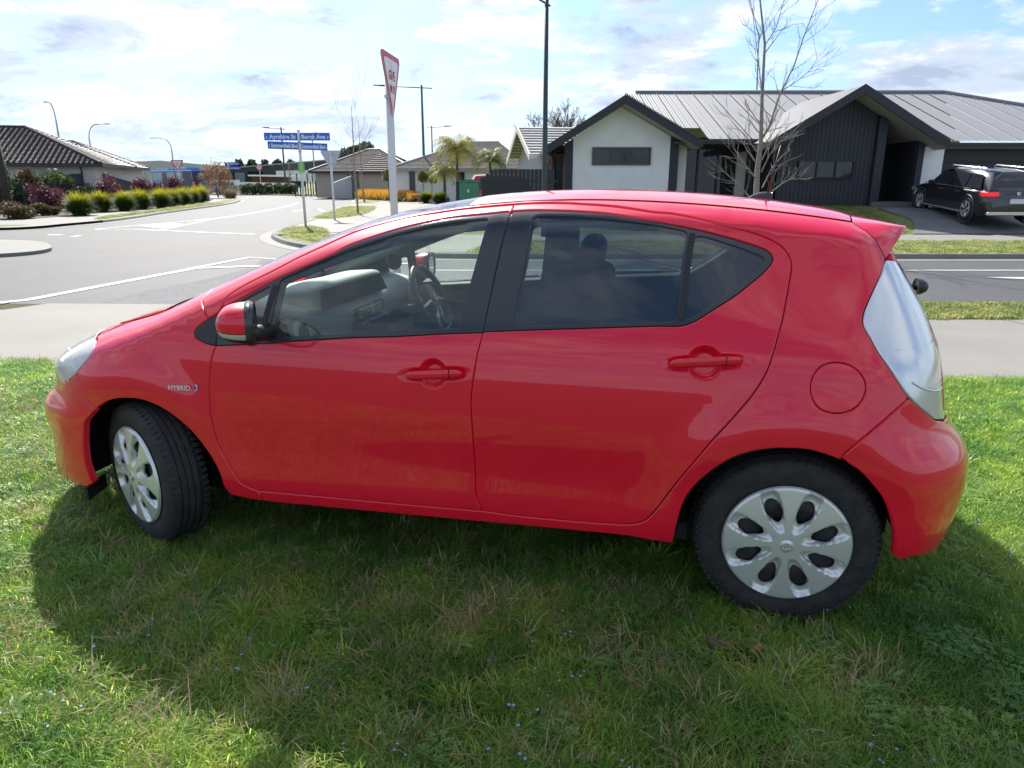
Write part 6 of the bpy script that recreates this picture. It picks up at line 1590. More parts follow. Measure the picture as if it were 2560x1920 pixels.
q = at(654, 482, 92); sp_ = empty('speed_sign', (q.x, 92, 0), 0, 'round red-bordered speed sign on a thin white post by the flowering hedge', 'sign')
MB().tube([(0, .05, 0), (0, .05, 3.6)], .055, 8).build('post', M_post, sp_, True)
MB().lathe([(.001, -.02), (.40, -.02), (.40, .0), (.001, .0)], 28, (0, 0, 3.2), 'y').build('red_border', M_sred, sp_); MB().lathe([(.001, -.028), (.28, -.028), (.28, -.02)], 28, (0, 0, 3.2), 'y').build('white_face', M_swhite, sp_)
text('lettering', '50', .36, mat('letter_black', (.02, .02, .02), .5), sp_, (0, -.032, 3.19), (R(90), 0, 0), .001, .9)

# ---------------------------------------------------------------- cabinet, bollard, palms, right-hand planting
gc = empty('green_cabinet', (at(1173, 480, 25).x, 25, 0), 0, 'green metal utility cabinet beside the black paling fence', 'utility cabinet')
M_gb = mat('cabinet_green', (.045, .20, .13), .5, var=.06, vscale=3)
MB().box((0, 0, .73), (.64, .5, 1.46), 0, .012).build('cabinet_body', M_gb, gc); MB().box((0, 0, 1.485), (.69, .55, .05), 0, .012).box((0, 0, 1.53), (.3, .3, .05), 0, .01).build('cabinet_lid', M_gb, gc)
MB().lathe([(.001, -.262), (.04, -.262), (.044, -.255)], 6, (-.02, 0, 1.20), 'y').box((-.02, -.258, 1.145), (.06, .012, .05)).build('sticker', mat('sticker_pale', (.62, .55, .52), .6), gc)
MB().box((-.39, .02, .74), (.09, .4, 1.48)).build('side_post', M_fas2, gc)
q = at(1118, 495, 26); bo = tag(MB().box((q.x, 26, .45), (.14, .14, 1.0), 0, .015).box((q.x - .005, 25.925, .72), (.05, .006, .3)).build('black_bollard', M_fas2), 'short black bollard just above the red car roof line, left of the green cabinet', 'bollard')
def palm(u, v, y, r, hz, label, seed, m, n=30):
    q = at(u, v, y); root = empty('palm_tree', (q.x, y, 0), 0, label, 'palm tree', 'palms beside the light tiled house'); g = random.Random(seed)
    MB().tube([(0, 0, 0), (.03, 0, hz * .5), (0, 0, hz)], [.13, .10, .08], 8).build('trunk', M_barkd, root, True)
    vs, fs = [], []; 
    for k in range(n):
        az = g.uniform(0, 6.28); e0 = g.uniform(.15, 1.45); L = r * g.uniform(.85, 1.2); p = Vector((0, 0, hz)); el = e0; pts = []
        for s_ in range(9):
            pts.append((p.copy(), el)); p = p + Vector((math.cos(az) * math.cos(el), math.sin(az) * math.cos(el), math.sin(el))) * L / 8; el -= .20 + .045 * s_
        side = Vector((-math.sin(az), math.cos(az), 0))
        for i in range(8):
            a, b_ = pts[i][0], pts[i + 1][0]
            for j in range(3):
                c = a.lerp(b_, j / 3); ll = r * .36 * math.sin(math.pi * min(1, (i + j / 3) / 8 * .9 + .12)); dv_ = (b_ - a).normalized()
                for sg in (-1, 1):
                    tip = c + side * sg * ll * g.uniform(.6, 1) + dv_ * ll * .5 + Vector((0, 0, -ll * g.uniform(.2, .7)))
                    kk = len(vs); w_ = dv_ * .021; vs += [c - w_, c + w_, tip]; fs.append((kk, kk + 1, kk + 2))
    mesh_obj('crown', vs, fs, m, root)
    MB().tube([(0, 0, hz - .3), (0, 0, hz + .3)], [.1, .03], 6).build('crown_shaft', M_leafg, root)
M_palm = mat('palm_leaf', (.17, .22, .06), .5, col2=(.45, .36, .06), vscale=1.3, trans=.45)
M_palmg = mat('palm_leaf_green', (.10, .16, .06), .5, col2=(.22, .22, .07), vscale=1.0, trans=.4)
palm(1142, 400, 54, 2.35, 3.6, 'tallest palm with drooping yellow-green fronds behind the green cabinet', 3, M_palm, 50)
palm(1110, 430, 53, 1.65, 2.1, 'smaller yellowing palm left of the tallest palm', 4, M_palm, 34)
palm(1225, 412, 54, 1.8, 2.9, 'dark green palm on the right beside the white gabled house', 5, M_palmg, 38)
def ball_tree(u, y, hc, r, label, seed):
    q = at(u, 470, y); root = empty('ball_tree', (q.x, y, 0), 0, label, 'tree', 'small round-headed standard trees'); MB().tube([(0, 0, 0), (0, 0, hc)], .03, 6).build('trunk', M_barkd, root)
    V_, F_ = leaf_cloud(1500, clumpy(r, r, r, hc, 14, .45, seed), .10, seed, 1.5); mesh_obj('crown', V_, F_, M_leafy, root)
ball_tree(972, 56, 1.95, .52, 'small round-headed tree left of the near give way post', 31); ball_tree(1058, 55.5, 1.85, .5, 'small round-headed tree just left of the tall green lamp post', 32); ball_tree(1080, 56, 1.85, .5, 'small round-headed tree just right of the tall green lamp post', 33)
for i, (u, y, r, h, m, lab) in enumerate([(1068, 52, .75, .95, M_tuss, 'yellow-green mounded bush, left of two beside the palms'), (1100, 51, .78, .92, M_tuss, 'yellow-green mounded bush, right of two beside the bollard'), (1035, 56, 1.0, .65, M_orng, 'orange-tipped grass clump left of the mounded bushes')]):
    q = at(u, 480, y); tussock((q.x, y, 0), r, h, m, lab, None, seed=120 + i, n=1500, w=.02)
V_, F_ = [], []
q0, q1 = at(900, 480, 66), at(1035, 480, 56.5); g = np.random.default_rng(5); n = 9000
t = g.random(n); px = q0.x + (q1.x - q0.x) * t; py = 66 - 9.5 * t + g.normal(0, .7, n); hh = g.uniform(.35, .95, n); an = g.uniform(0, 6.28, n); w_ = .035
V_ = np.stack([np.stack([px - w_ * np.cos(an), py - w_ * np.sin(an), 0 * px], 1), np.stack([px + w_ * np.cos(an), py + w_ * np.sin(an), 0 * px], 1), np.stack([px + g.normal(0, .2, n), py + g.normal(0, .2, n), hh], 1)], 1).reshape(-1, 3)
tag(mesh_obj('orange_sedge_bed', V_, np.arange(n * 3).reshape(-1, 3), M_orng), 'long bed of orange-tipped sedge in front of the white house wall', 'grass bed', kind='stuff')
# flowering hedge, far tree lines
q = at(672, 475, 90); root = empty('flowering_hedge', (q.x, 90, 0), 0, 'dark green hedge dotted with white flowers in the far verge', 'hedge')
def boxfn(rx, ry, rz):
    def fn(g, n):
        P = g.uniform(-1, 1, (n, 3)); P[:, 2] = g.random(n) ** .7 * (1 - .25 * np.abs(np.sin(P[:, 0] * 9))); return P * np.array([rx, ry, rz]), P
    return fn
V_, F_ = leaf_cloud(5000, boxfn(3.4, .8, 1.35), .16, 7); mesh_obj('foliage', V_, F_, M_leafg, root)
V_, F_ = leaf_cloud(90, boxfn(3.3, .9, 1.2), .13, 8, 1.0); o = mesh_obj('white_flower', V_ - np.array([0, .3, 0]), F_, M_swhite, root); o['kind'] = 'stuff'
for i, (u0, u1, y, h, lab) in enumerate([(552, 600, 170, 4.9, 'dark conifer hedge beside the warehouse'), (575, 760, 190, 7.0, 'low line of distant dark trees behind the office building')]):
    a, b_ = at(u0, 470, y), at(u1, 470, y); root = tag(mesh_obj('distant_tree_line', *leaf_cloud(7000, boxfn((b_.x - a.x) / 2, 2, h), .7, 140 + i, 1.2), M_leafd), lab, 'trees', kind='stuff'); root.location = ((a.x + b_.x) / 2, y, 0)
q = at(900, 420, 105); root = empty('round_tree', (q.x, 105, 0), 0, 'dark broad-crowned tree rising behind the brown tiled roof', 'tree'); MB().tube([(0, 0, 0), (0, 0, 3.5)], .3, 8).build('trunk', M_barkd, root)
V_, F_ = leaf_cloud(5000, clumpy(3.0, 3.0, 1.6, 4.9, 22, .42, 9), .42, 9); mesh_obj('crown', V_, F_, mat('leaf_hazy', (.085, .105, .07), .7, trans=.2), root)
# hills on the horizon
hv, hf = [], []
g = np.random.default_rng(12)
for i in range(60):
    x = -1500 + 3000 * i / 59; z = 14 + 16 * math.sin(i * .21 + 1) ** 2 + g.normal(0, 1.2) + (12 if 8 < i < 26 else 0); hv += [(x, 1800, -2), (x, 1900 + g.normal(0, 20), z), (x, 2300, z + 4)]
for i in range(59):
    for j in range(2): hf.append((i * 3 + j, i * 3 + j + 3, i * 3 + j + 4, i * 3 + j + 1))
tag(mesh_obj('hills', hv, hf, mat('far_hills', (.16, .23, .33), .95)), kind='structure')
# ---------------------------------------------------------------- parked cars and the bus
def bgcar(name, loc, heading, L, W, H, paint, label, rear_paint=None, wagon=True, wheel_r=.34, extras=True, cat='car'):
    """simple car: x forward(nose -x), origin under the middle; lofted hull with glasshouse, wheels, lamps"""
    root = empty(name, loc, heading, label, cat)
    def hull(st, m, nm, part=None):
        vs, fs = [], []; k = len(st[0][1])
        for x, sec in st:
            for y, z in sec: vs.append((x, y, z))
            for y, z in sec[::-1]: vs.append((x, -y, z))
        n = 2 * k
        for i in range(len(st) - 1):
            for j in range(n): fs.append((i * n + j, i * n + (j + 1) % n, (i + 1) * n + (j + 1) % n, (i + 1) * n + j))
        fs += [tuple(range(n))[::-1], tuple((len(st) - 1) * n + j for j in range(n))]
        o = mesh_obj(nm, vs, fs, m, part or root)
        bm = bmesh.new(); bm.from_mesh(o.data); bmesh.ops.recalc_face_normals(bm, faces=bm.faces); bm.to_mesh(o.data); bm.free(); shade_auto(o, 38); return o
    w = W / 2; hb = H * .62
    def sec(wf, zb, zt): return [(w * wf * .90, zb), (w * wf * .99, zb + .12), (w * wf, (zb + zt) / 2), (w * wf * .975, zt - .08), (w * wf * .90, zt - .01), (w * wf * .5, zt)]
    st = [(-L / 2, sec(.62, .32, .62)), (-L / 2 + .08, sec(.80, .22, .70)), (-L / 2 + .35, sec(.94, .19, .80)), (-L / 2 + .9, sec(.99, .19, .90)), (-L / 2 + 1.35, sec(1, .19, hb)), (0, sec(1, .19, hb + .02)), (L / 2 - .9, sec(1, .19, hb + .03)), (L / 2 - .35, sec(.98, .2, hb + .04)), (L / 2 - .08, sec(.90, .28, hb)), (L / 2, sec(.82, .36, hb - .12))]
    body = hull(st, paint, 'body')
    def gs(wf, zt): return [(w * .93, hb - .03), (w * (.93 + wf) / 2 * 1.02, (hb + zt) / 2), (w * wf, zt - .05), (w * wf * .88, zt - .008), (w * wf * .4, zt)]
    xr_ = L / 2 - (.12 if wagon else .25)
    st = [(-L / 2 + 1.28, [(w * .86, hb - .06), (w * .86, hb - .05), (w * .84, hb - .04), (w * .8, hb - .03), (w * .3, hb - .02)]), (-L / 2 + 1.95, gs(.74, H - .06)), (-L / 2 + 2.5, gs(.76, H)), (L / 2 - 1.0, gs(.75, H - .01)), (L / 2 - .42, gs(.70, H - .05)), (xr_, [(w * .86, hb - .04), (w * .86, hb), (w * .84, hb + .05), (w * .8, hb + .08), (w * .3, hb + .1)])]
    gh = hull(st, paint, 'cabin')
    gm = MATS['window_glass']
    for sg in (-1, 1):
        q = MB(); zt = H - .14
        xs_ = [(-L / 2 + 1.72, -L / 2 + 2.62), (-L / 2 + 2.68, L / 2 - 1.28), (L / 2 - 1.22, L / 2 - .62)]
        for i, (a, b_) in enumerate(xs_):
            a0 = a - (.30 if i == 0 else 0); b1 = b_ + (.22 if i == 2 else 0)
            yl, yt = w * .935, w * .792
            pts = [(a0 if i == 0 else a, sg * (yl + .012), hb + .03), (b1, sg * (yl + .012), hb + .03), (b_, sg * (yt + .016), zt), (a + (.18 if i == 0 else 0), sg * (yt + .016), zt)]
            MB().slab(pts if sg > 0 else pts[::-1], .012).build('side_window', gm, root)
        MB().box((-L / 2 + 1.7, sg * (w + .08), hb + .06), (.12, .17, .13), 0, .03).build('door_mirror', paint, root)
        if extras:
            for x in (-.22, .75): MB().box((x, sg * (w * .99 + .012), hb - .11), (.17, .03, .03), 0, .008).build('door_handle', M_chrome, root)
            MB().tube([(-L / 2 + 2.1, sg * w * .72, H - .02), (-L / 2 + 2.2, sg * w * .72, H + .035), (L / 2 - .75, sg * w * .70, H + .03), (L / 2 - .6, sg * w * .68, H - .03)], .02, 6).build('roof_rail', mat('rail_silver', (.75, .75, .75), .25, .8), root, True)
            MB().box((.1, sg * (w + .002), .26), (L * .62, .03, .05)).build('sill_trim', MATS['rail_silver'], root)
            MB().box((.05, sg * (w * .955), hb + .012), (L * .60, .02, .018)).build('belt_trim', MATS['rail_silver'], root)
    MB().slab([(-L / 2 + 1.34, -w * .76, hb - .0), (-L / 2 + 1.34, w * .76, hb), (-L / 2 + 1.93, w * .64, H - .10), (-L / 2 + 1.93, -w * .64, H - .10)][::-1], .012).build('windscreen', gm, root)
    MB().slab([(xr_ + .006, w * .74, hb + .12), (xr_ + .006, -w * .74, hb + .12), (L / 2 - .40, -w * .62, H - .12), (L / 2 - .40, w * .62, H - .12)][::-1], .012).build('rear_window', gm, root)
    for sg in (-1, 1):
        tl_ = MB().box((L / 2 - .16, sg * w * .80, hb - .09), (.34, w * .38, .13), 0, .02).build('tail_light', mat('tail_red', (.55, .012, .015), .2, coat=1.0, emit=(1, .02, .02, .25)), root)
        MB().box((-L / 2 + .22, sg * w * .74, .66), (.36, w * .32, .14), 0, .03).build('headlight', M_lensbg, root)
        for x in (-L / 2 + .92, L / 2 - .95):
            wv = bpy.data.objects.new('wheel', None); link(wv, root); wv.location = (x, sg * (w - .11), wheel_r)
            MB().lathe([(wheel_r * .62, -.11), (wheel_r * .97, -.11), (wheel_r, -.07), (wheel_r, .07), (wheel_r * .97, .11), (wheel_r * .62, .11)], 28, axis='y').build('tyre', MATS['tyre'], wv, True)
            r_ = MB(); r_.lathe([(.02, sg * .05), (wheel_r * .6, sg * .05)], 20, axis='y'); r_.build('rim_back', M_dark, wv)
            for k in range(5):
                a = 2 * math.pi * k / 5 + x; r2 = MB()
                for da in (-.16, .16): r2.tube([(.05 * math.cos(a), sg * .10, .05 * math.sin(a)), (wheel_r * .64 * math.cos(a + da), sg * .115, wheel_r * .64 * math.sin(a + da))], .016, 5)
                r2.build('rim_spoke', M_alloy, wv)
            MB().lathe([(wheel_r * .60, sg * .06), (wheel_r * .67, sg * .12), (wheel_r * .69, sg * .11)], 28, axis='y').build('rim', M_alloy, wv, True)
            MB().lathe([(wheel_r * 1.04, sg * .06), (wheel_r * 1.22, sg * .118), (wheel_r * 1.24, sg * .06)], 28, (x, sg * (w - .11), wheel_r + .0), 'y').build('wheel_arch_trim', mat('arch_grey', (.05, .052, .056), .5), root, True)
    if rear_paint:
        MB().box((L / 2 - .25, 0, (hb + .3) / 2 + .05), (.62, W * 1.004, hb - .36), 0, .05).build('rear_panel', rear_paint, root)
    if extras:
        MB().box((L / 2 + .004, 0, hb - .28), (.02, .42, .13)).build('number_plate', mat('plate_white', (.7, .72, .74), .4), root)
        MB().lathe([(.001, .012), (.052, .012), (.058, .0)], 20, (L / 2 - .01, 0, hb - .07), 'x').build('emblem', M_chrome, root)
        MB().box((L / 2 - .02, 0, .30), (.10, W * .86, .10), 0, .02).build('bumper_trim', MATS['rail_silver'], root)
    return root
M_lensbg = mat('lamp_clear', (.6, .62, .63), .12, .4, coat=1.0)
M_blk = mat('black_car_paint', (.010, .011, .016), .25, coat=1.0)
ax, ay = 13.9, 22.2
hd_ = math.atan2(-2.45, 1.35)     # from nose to tail
sc_c = (at(2411, 540, 22.3), at(2306, 530, 24.9))
r_, f_ = Vector((sc_c[0].x, 22.3)), Vector((sc_c[1].x, 24.9)); dd_ = (r_ - f_).normalized(); hdg = math.atan2(dd_.y, dd_.x)
mid = (r_ + f_) / 2 + Vector((-dd_.y, dd_.x)) * .80 + dd_ * .02
suv = bgcar('black_estate_car', (mid.x, mid.y, sl(23.6) + .02), hdg, 4.75, 1.83, 1.50, M_blk, 'black estate car with roof rails parked on the driveway of the black house', wheel_r=.345)
suv.rotation_euler = (0, R(4.0), hdg)
q = at(553, 480, 93); hd2 = math.atan2(-.62, .78)
bgcar('green_and_grey_car', (q.x, 93, 0), hd2, 4.4, 1.8, 1.62, mat('grey_car_paint', (.30, .31, .32), .35, .3, coat=.6), 'small grey car with a green tail driving past the white hoarding', rear_paint=mat('green_car_paint', (.03, .25, .07), .35, coat=.6), extras=False)
q = at(225, 440, 50); bgcar('silver_car', (q.x, 50.5, .15), R(175), 4.5, 1.8, 1.75, mat('silver_car_paint', (.55, .58, .62), .3, .4, coat=.6), 'silver car showing only its roof above the dark boundary panel at the left', extras=False)
q = at(1145, 450, 31); bgcar('red_car', (q.x + 2.35, 31.4, .12), R(188), 4.2, 1.75, 1.68, mat('red_car_paint2', (.38, .02, .03), .3, coat=1), 'red car partly hidden behind the green cabinet and black fence', extras=False)
# bus
bx_ = Vector((-42.4, 98)); bd_ = Vector((-9.45, 7.2)).normalized(); bn_ = Vector((-bd_.y, bd_.x)); 
if bn_.y < 0: bn_ = -bn_
bus = empty('blue_bus', (bx_.x, bx_.y, 0), math.atan2(bd_.y, bd_.x), 'blue city bus with advertising on its tail, behind the purple shrubs', 'bus')
M_bb = mat('bus_blue', (.02, .16, .52), .35, coat=.8); M_bg = mat('bus_grey_glass', (.16, .21, .26), .25, coat=.8)
LB = 11.8; yb = -1.25     # local x forward, +y to the camera side is negative here
MB().box((LB / 2, -1.25, 1.0), (LB, 2.5, 1.3), 0, .06).build('lower_body', M_bb, bus); MB().box((LB / 2, -1.25, 2.2), (LB - .02, 2.48, 1.15), 0, .05).build('window_band', M_bg, bus)
MB().box((LB / 2, -1.25, 2.88), (LB, 2.5, .26), 0, .08).build('roof', M_bb, bus); MB().box((3.6, -1.25, 3.16), (3.6, 1.9, .34), 0, .08).box((8.3, -1.25, 3.10), (3.2, 1.7, .24), 0, .06).build('roof_unit', M_bb, bus)
bus.scale = (1, 1, 1)
for x in (1.4, 2.6, 3.8, 5.0): pass
sidey = .012
for x in (2.6, 9.0): MB().lathe([(.02, .0), (.46, .0), (.48, -.05)], 20, (x, .02, .48), 'y').build('wheel', MATS['tyre'], bus)
for i, (x, w_, c) in enumerate(((10.9, .9, (.35, .38, .40)), (7.2, 1.1, (.05, .055, .06)), (4.4, .5, (.10, .42, .42)), (1.3, 2.2, (.015, .02, .06)))):
    MB().box((x, .012, 1.75 if i < 2 else 1.6), (w_, .02, 1.9 if i < 2 else 2.4)).build('door' if i < 2 else 'side_advert', mat('bus_panel_%d' % i, c, .3), bus)
MB().box((3.3, .014, 1.2), (1.6, .02, .7)).build('side_advert', mat('bus_teal', (.06, .40, .36), .4), bus)
MB().box((-.012, -1.25, 1.65), (.02, 2.4, 2.3)).build('rear_advert', mat('bus_rear', (.02, .02, .05), .4), bus)
text('lettering', '200', .55, M_swhite, bus, (-.03, -1.25, 2.35), (R(90), 0, R(-90)), .002)
for y_ in (-.15, -2.35): MB().box((-.02, y_, 1.1), (.04, .16, .7)).build('tail_light', MATS['tail_red'], bus)
text('lettering', '24/7', .28, M_swhite, bus, (9.9, .03, 2.45), (R(90), 0, R(180)), .002)
cn = tag(MB().lathe([(.001, .95), (.05, .9), (.17, .05), (.25, .04), (.25, 0)], 16, (at(485, 470, 72).x, 72, .02)).build('traffic_cone', mat('cone_orange', (.75, .16, .05), .6)), 'orange traffic cone in front of the bus', 'traffic cone')
# ---------------------------------------------------------------- foreground grass
def blade_mat(name, c1, c2, c3, trans=.5, rough=.45):
    m = bpy.data.materials.new(name); m.use_nodes = True; n = m.node_tree.nodes; l = m.node_tree.links; b = n['Principled BSDF']
    oi = n.new('ShaderNodeObjectInfo'); geo = n.new('ShaderNodeNewGeometry')
    nz = n.new('ShaderNodeTexNoise'); nz.inputs['Scale'].default_value = 1.7; nz.inputs['Detail'].default_value = 4; l.new(geo.outputs['Position'], nz.inputs['Vector'])
    n2 = n.new('ShaderNodeTexNoise'); n2.inputs['Scale'].default_value = 70; l.new(geo.outputs['Position'], n2.inputs['Vector'])
    a = n.new('ShaderNodeMath'); a.operation = 'MULTIPLY_ADD'; l.new(oi.outputs['Random'], a.inputs[0]); a.inputs[1].default_value = .42; l.new(nz.outputs['Fac'], a.inputs[2])
    a2 = n.new('ShaderNodeMath'); a2.operation = 'MULTIPLY_ADD'; l.new(n2.outputs['Fac'], a2.inputs[0]); a2.inputs[1].default_value = .35; l.new(a.outputs[0], a2.inputs[2])
    rp = n.new('ShaderNodeValToRGB'); l.new(a2.outputs[0], rp.inputs[0]); e = rp.color_ramp.elements; e.new(.5)
    for q, (p, c) in zip(e, ((.55, c1), (.88, c2), (1.15 if False else 1.0, c3))): q.position = p; q.color = (*c, 1)
    l.new(rp.outputs[0], b.inputs['Base Color']); b.inputs['Roughness'].default_value = rough; b.inputs['Specular IOR Level'].default_value = .35
    tr = n.new('ShaderNodeBsdfTranslucent'); hs = n.new('ShaderNodeHueSaturation'); hs.inputs['Value'].default_value = 2.7; hs.inputs['Hue'].default_value = .485; l.new(rp.outputs[0], hs.inputs['Color']); l.new(hs.outputs[0], tr.inputs[0])
    mx = n.new('ShaderNodeMixShader'); mx.inputs[0].default_value = trans; l.new(b.outputs[0], mx.inputs[1]); l.new(tr.outputs[0], mx.inputs[2]); l.new(mx.outputs[0], n['Material Output'].inputs[0])
    return m
M_bl = blade_mat('grass_blade', (.075, .185, .028), (.15, .28, .040), (.31, .38, .08))
M_bl2 = blade_mat('grass_blade_blue', (.06, .16, .04), (.10, .21, .05), (.17, .27, .07))
M_bfar = blade_mat('grass_blade_far', (.085, .135, .035), (.14, .19, .05), (.27, .27, .10), .4)
M_dry = blade_mat('dry_grass', (.22, .17, .09), (.34, .26, .15), (.42, .34, .22), .3)
M_weed = blade_mat('weed_leaf', (.09, .20, .05), (.14, .26, .07), (.23, .34, .10), .4, .4)
M_flow = mat('speedwell_petal', (.35, .42, .85), .6, trans=.3)
def tuft(seed, n, h0, h1, rad, w, lean, m, nm):
    g = np.random.default_rng(seed); V, F = [], []
    for i in range(n):
        a = g.uniform(0, 2 * math.pi); r = rad * math.sqrt(g.random()); p = np.array([r * math.cos(a), r * math.sin(a), -.004]); h = g.uniform(h0, h1); az = g.uniform(0, 2 * math.pi) if g.random() < .45 else a + g.normal(0, .6); ln = lean * g.uniform(.3, 1.3); ww = w * g.uniform(.7, 1.3)
        sd = np.array([-math.sin(az), math.cos(az), 0]); d = np.array([math.cos(az), math.sin(az), 0]); k = len(V); tw = g.uniform(-.6, .6); sd = sd * math.cos(tw) + d * math.sin(tw)
        for t, q in ((0, 1), (.4, .95), (.75, .7)):
            c = p + d * (ln * h * t * t * 1.3) + np.array([0, 0, h * (t - .18 * ln * t * t)]); V += [c - sd * ww * q / 2, c + sd * ww * q / 2]
        V.append(p + d * ln * h * 1.3 + np.array([0, 0, h * (1 - .32 * ln)])); F += [(k, k + 1, k + 3, k + 2), (k + 2, k + 3, k + 5, k + 4), (k + 4, k + 5, k + 6)]
    me = bpy.data.meshes.new(nm); me.from_pydata([tuple(v) for v in V], [], F); me.materials.append(m); me.shade_smooth(); return me
def rosette(seed, n, L, w, nm, m, flat=.35):
    g = np.random.default_rng(seed); V, F = [], []
    for i in range(n):
        az = 2 * math.pi * i / n + g.normal(0, .3); el = g.uniform(.05, flat + .25); l_ = L * g.uniform(.6, 1.15); d = np.array([math.cos(az), math.sin(az), 0]); sd = np.array([-math.sin(az), math.cos(az), 0]); k = len(V); z0 = .008 + .01 * g.random()
        for t, q in ((0, .12), (.25, .55), (.55, 1), (.82, .75), (1, .05)):
            c = d * l_ * t + np.array([0, 0, z0 + math.sin(el) * l_ * t - .9 * el * l_ * t * t * .6]); cup = .18 * w * q; V += [c - sd * w * q / 2 + np.array([0, 0, cup]), c, c + sd * w * q / 2 + np.array([0, 0, cup])]
        for j in range(4):
            for e in range(2): F.append((k + j * 3 + e, k + j * 3 + e + 1, k + j * 3 + e + 4, k + j * 3 + e + 3))
    me = bpy.data.meshes.new(nm); me.from_pydata([tuple(v) for v in V], [], F); me.materials.append(m); me.shade_smooth(); return me
def clover(seed, n, rad, nm):
    g = np.random.default_rng(seed); V, F = [], []
    for i in range(n):
        a = g.uniform(0, 6.28); r = rad * math.sqrt(g.random()); c = np.array([r * math.cos(a), r * math.sin(a), g.uniform(.012, .032)]); s = g.uniform(.005, .009); ph = g.uniform(0, 6.28)
        for j in range(3):
            an = ph + j * 2.094; d = np.array([math.cos(an), math.sin(an), g.uniform(-.1, .35)]); sd = np.array([-math.sin(an), math.cos(an), 0]); k = len(V)
            V += [c, c + d * s * .8 + sd * s * .7, c + d * s * 1.5, c + d * s * .8 - sd * s * .7]; F.append((k, k + 1, k + 2, k + 3))
    me = bpy.data.meshes.new(nm); me.from_pydata([tuple(v) for v in V], [], F); me.materials.append(M_weed); return me
def flowers(seed, n, rad, nm):
    g = np.random.default_rng(seed); V, F = [], []
    for i in range(n):
        a = g.uniform(0, 6.28); r = rad * math.sqrt(g.random()); c = np.array([r * math.cos(a), r * math.sin(a), g.uniform(.03, .05)]); s = .0045; k = len(V)
        for j in range(5): an = j * 1.2566; V.append(c + np.array([math.cos(an) * s, math.sin(an) * s - .001, g.uniform(-.001, .002)]))
        F.append(tuple(range(k, k + 5)))
    me = bpy.data.meshes.new(nm); me.from_pydata([tuple(v) for v in V], [], F); me.materials.append(M_flow); return me
def coll(nm, meshes):
    c = bpy.data.collections.new(nm)
    for i, me in enumerate(meshes): c.objects.link(bpy.data.objects.new('%s_%02d' % (nm, i), me))
    return c
def scatter(name, verts, faces, c, density, smin, smax, seed, label, cat, tilt=.15):
    me = bpy.data.meshes.new(name); me.from_pydata(verts, [], faces); o = bpy.data.objects.new(name, me); link(o); tag(o, label, cat, kind='stuff')
    ng = bpy.data.node_groups.new(name, 'GeometryNodeTree'); ng.interface.new_socket('Geometry', in_out='INPUT', socket_type='NodeSocketGeometry'); ng.interface.new_socket('Geometry', in_out='OUTPUT', socket_type='NodeSocketGeometry')
    N_ = ng.nodes; L_ = ng.links; gi, go = N_.new('NodeGroupInput'), N_.new('NodeGroupOutput')
    dp = N_.new('GeometryNodeDistributePointsOnFaces'); dp.inputs['Seed'].default_value = seed; dp.inputs['Density'].default_value = density[0] if isinstance(density, tuple) else density
    if isinstance(density, tuple):      # patchy: density follows noise
        nt = N_.new('ShaderNodeTexNoise'); nt.inputs['Scale'].default_value = density[1]; nt.inputs['Detail'].default_value = 3; ps = N_.new('GeometryNodeInputPosition'); L_.new(ps.outputs[0], nt.inputs['Vector'])
        mr = N_.new('ShaderNodeMapRange'); mr.inputs['From Min'].default_value = density[2]; mr.inputs['From Max'].default_value = density[3]; mr.inputs['To Max'].default_value = density[0]; L_.new(nt.outputs[0], mr.inputs[0]); L_.new(mr.outputs[0], dp.inputs['Density'])
    ip = N_.new('GeometryNodeInstanceOnPoints'); ci = N_.new('GeometryNodeCollectionInfo'); ci.inputs['Collection'].default_value = c; ci.inputs['Separate Children'].default_value = True; ci.inputs['Reset Children'].default_value = True
    ip.inputs['Pick Instance'].default_value = True
    rv = N_.new('FunctionNodeRandomValue'); rv.data_type = 'FLOAT_VECTOR'; rv.inputs['Min'].default_value = (-tilt, -tilt, 0); rv.inputs['Max'].default_value = (tilt, tilt, 6.283)
    rs2 = N_.new('FunctionNodeRandomValue'); rs2.data_type = 'FLOAT'; rs2.inputs[2].default_value = smin; rs2.inputs[3].default_value = smax; rs2.inputs['Seed'].default_value = 5
    L_.new(gi.outputs[0], dp.inputs[0]); L_.new(dp.outputs['Points'], ip.inputs['Points']); L_.new(ci.outputs[0], ip.inputs['Instance']); L_.new(rv.outputs[0], ip.inputs['Rotation']); L_.new(rs2.outputs[1], ip.inputs['Scale']); L_.new(ip.outputs[0], go.inputs[0])
    md = o.modifiers.new('scatter', 'NODES'); md.node_group = ng; return o
tf = [tuft(i, 42, .022, .052, .055, .0030, .95, M_bl, 'tuft') for i in range(5)] + [tuft(20 + i, 46, .025, .062, .05, .0023, .8, M_bl2, 'tuft') for i in range(3)]
cG = coll('grass_tuft', tf)
cF = coll('grass_tuft_far', [tuft(40 + i, 40, .03, .06, .10, .006, .8, M_bfar, 'tuft_far') for i in range(4)])
cW = coll('weed', [rosette(i, 8 + i, .055 + .01 * (i % 3), .016, 'weed', M_weed) for i in range(5)] + [tuft(60, 26, .05, .10, .02, .006, 1.0, M_weed, 'coarse_tuft'), tuft(61, 20, .05, .11, .02, .005, .8, M_bl, 'coarse_tuft2')])
cC = coll('clover', [clover(i, 46, .07, 'clover') for i in range(4)])
cD = coll('dry', [tuft(70 + i, 40, .02, .05, .06, .0026, 1.5, M_dry, 'dry_tuft') for i in range(4)])
cT = coll('fine_tussock', [tuft(80 + i, 90, .05, .085, .07, .0018, .6, M_bl2, 'fine_tussock') for i in range(2)])
cB = coll('speedwell', [flowers(i, 7, .09, 'speedwell') for i in range(3)])
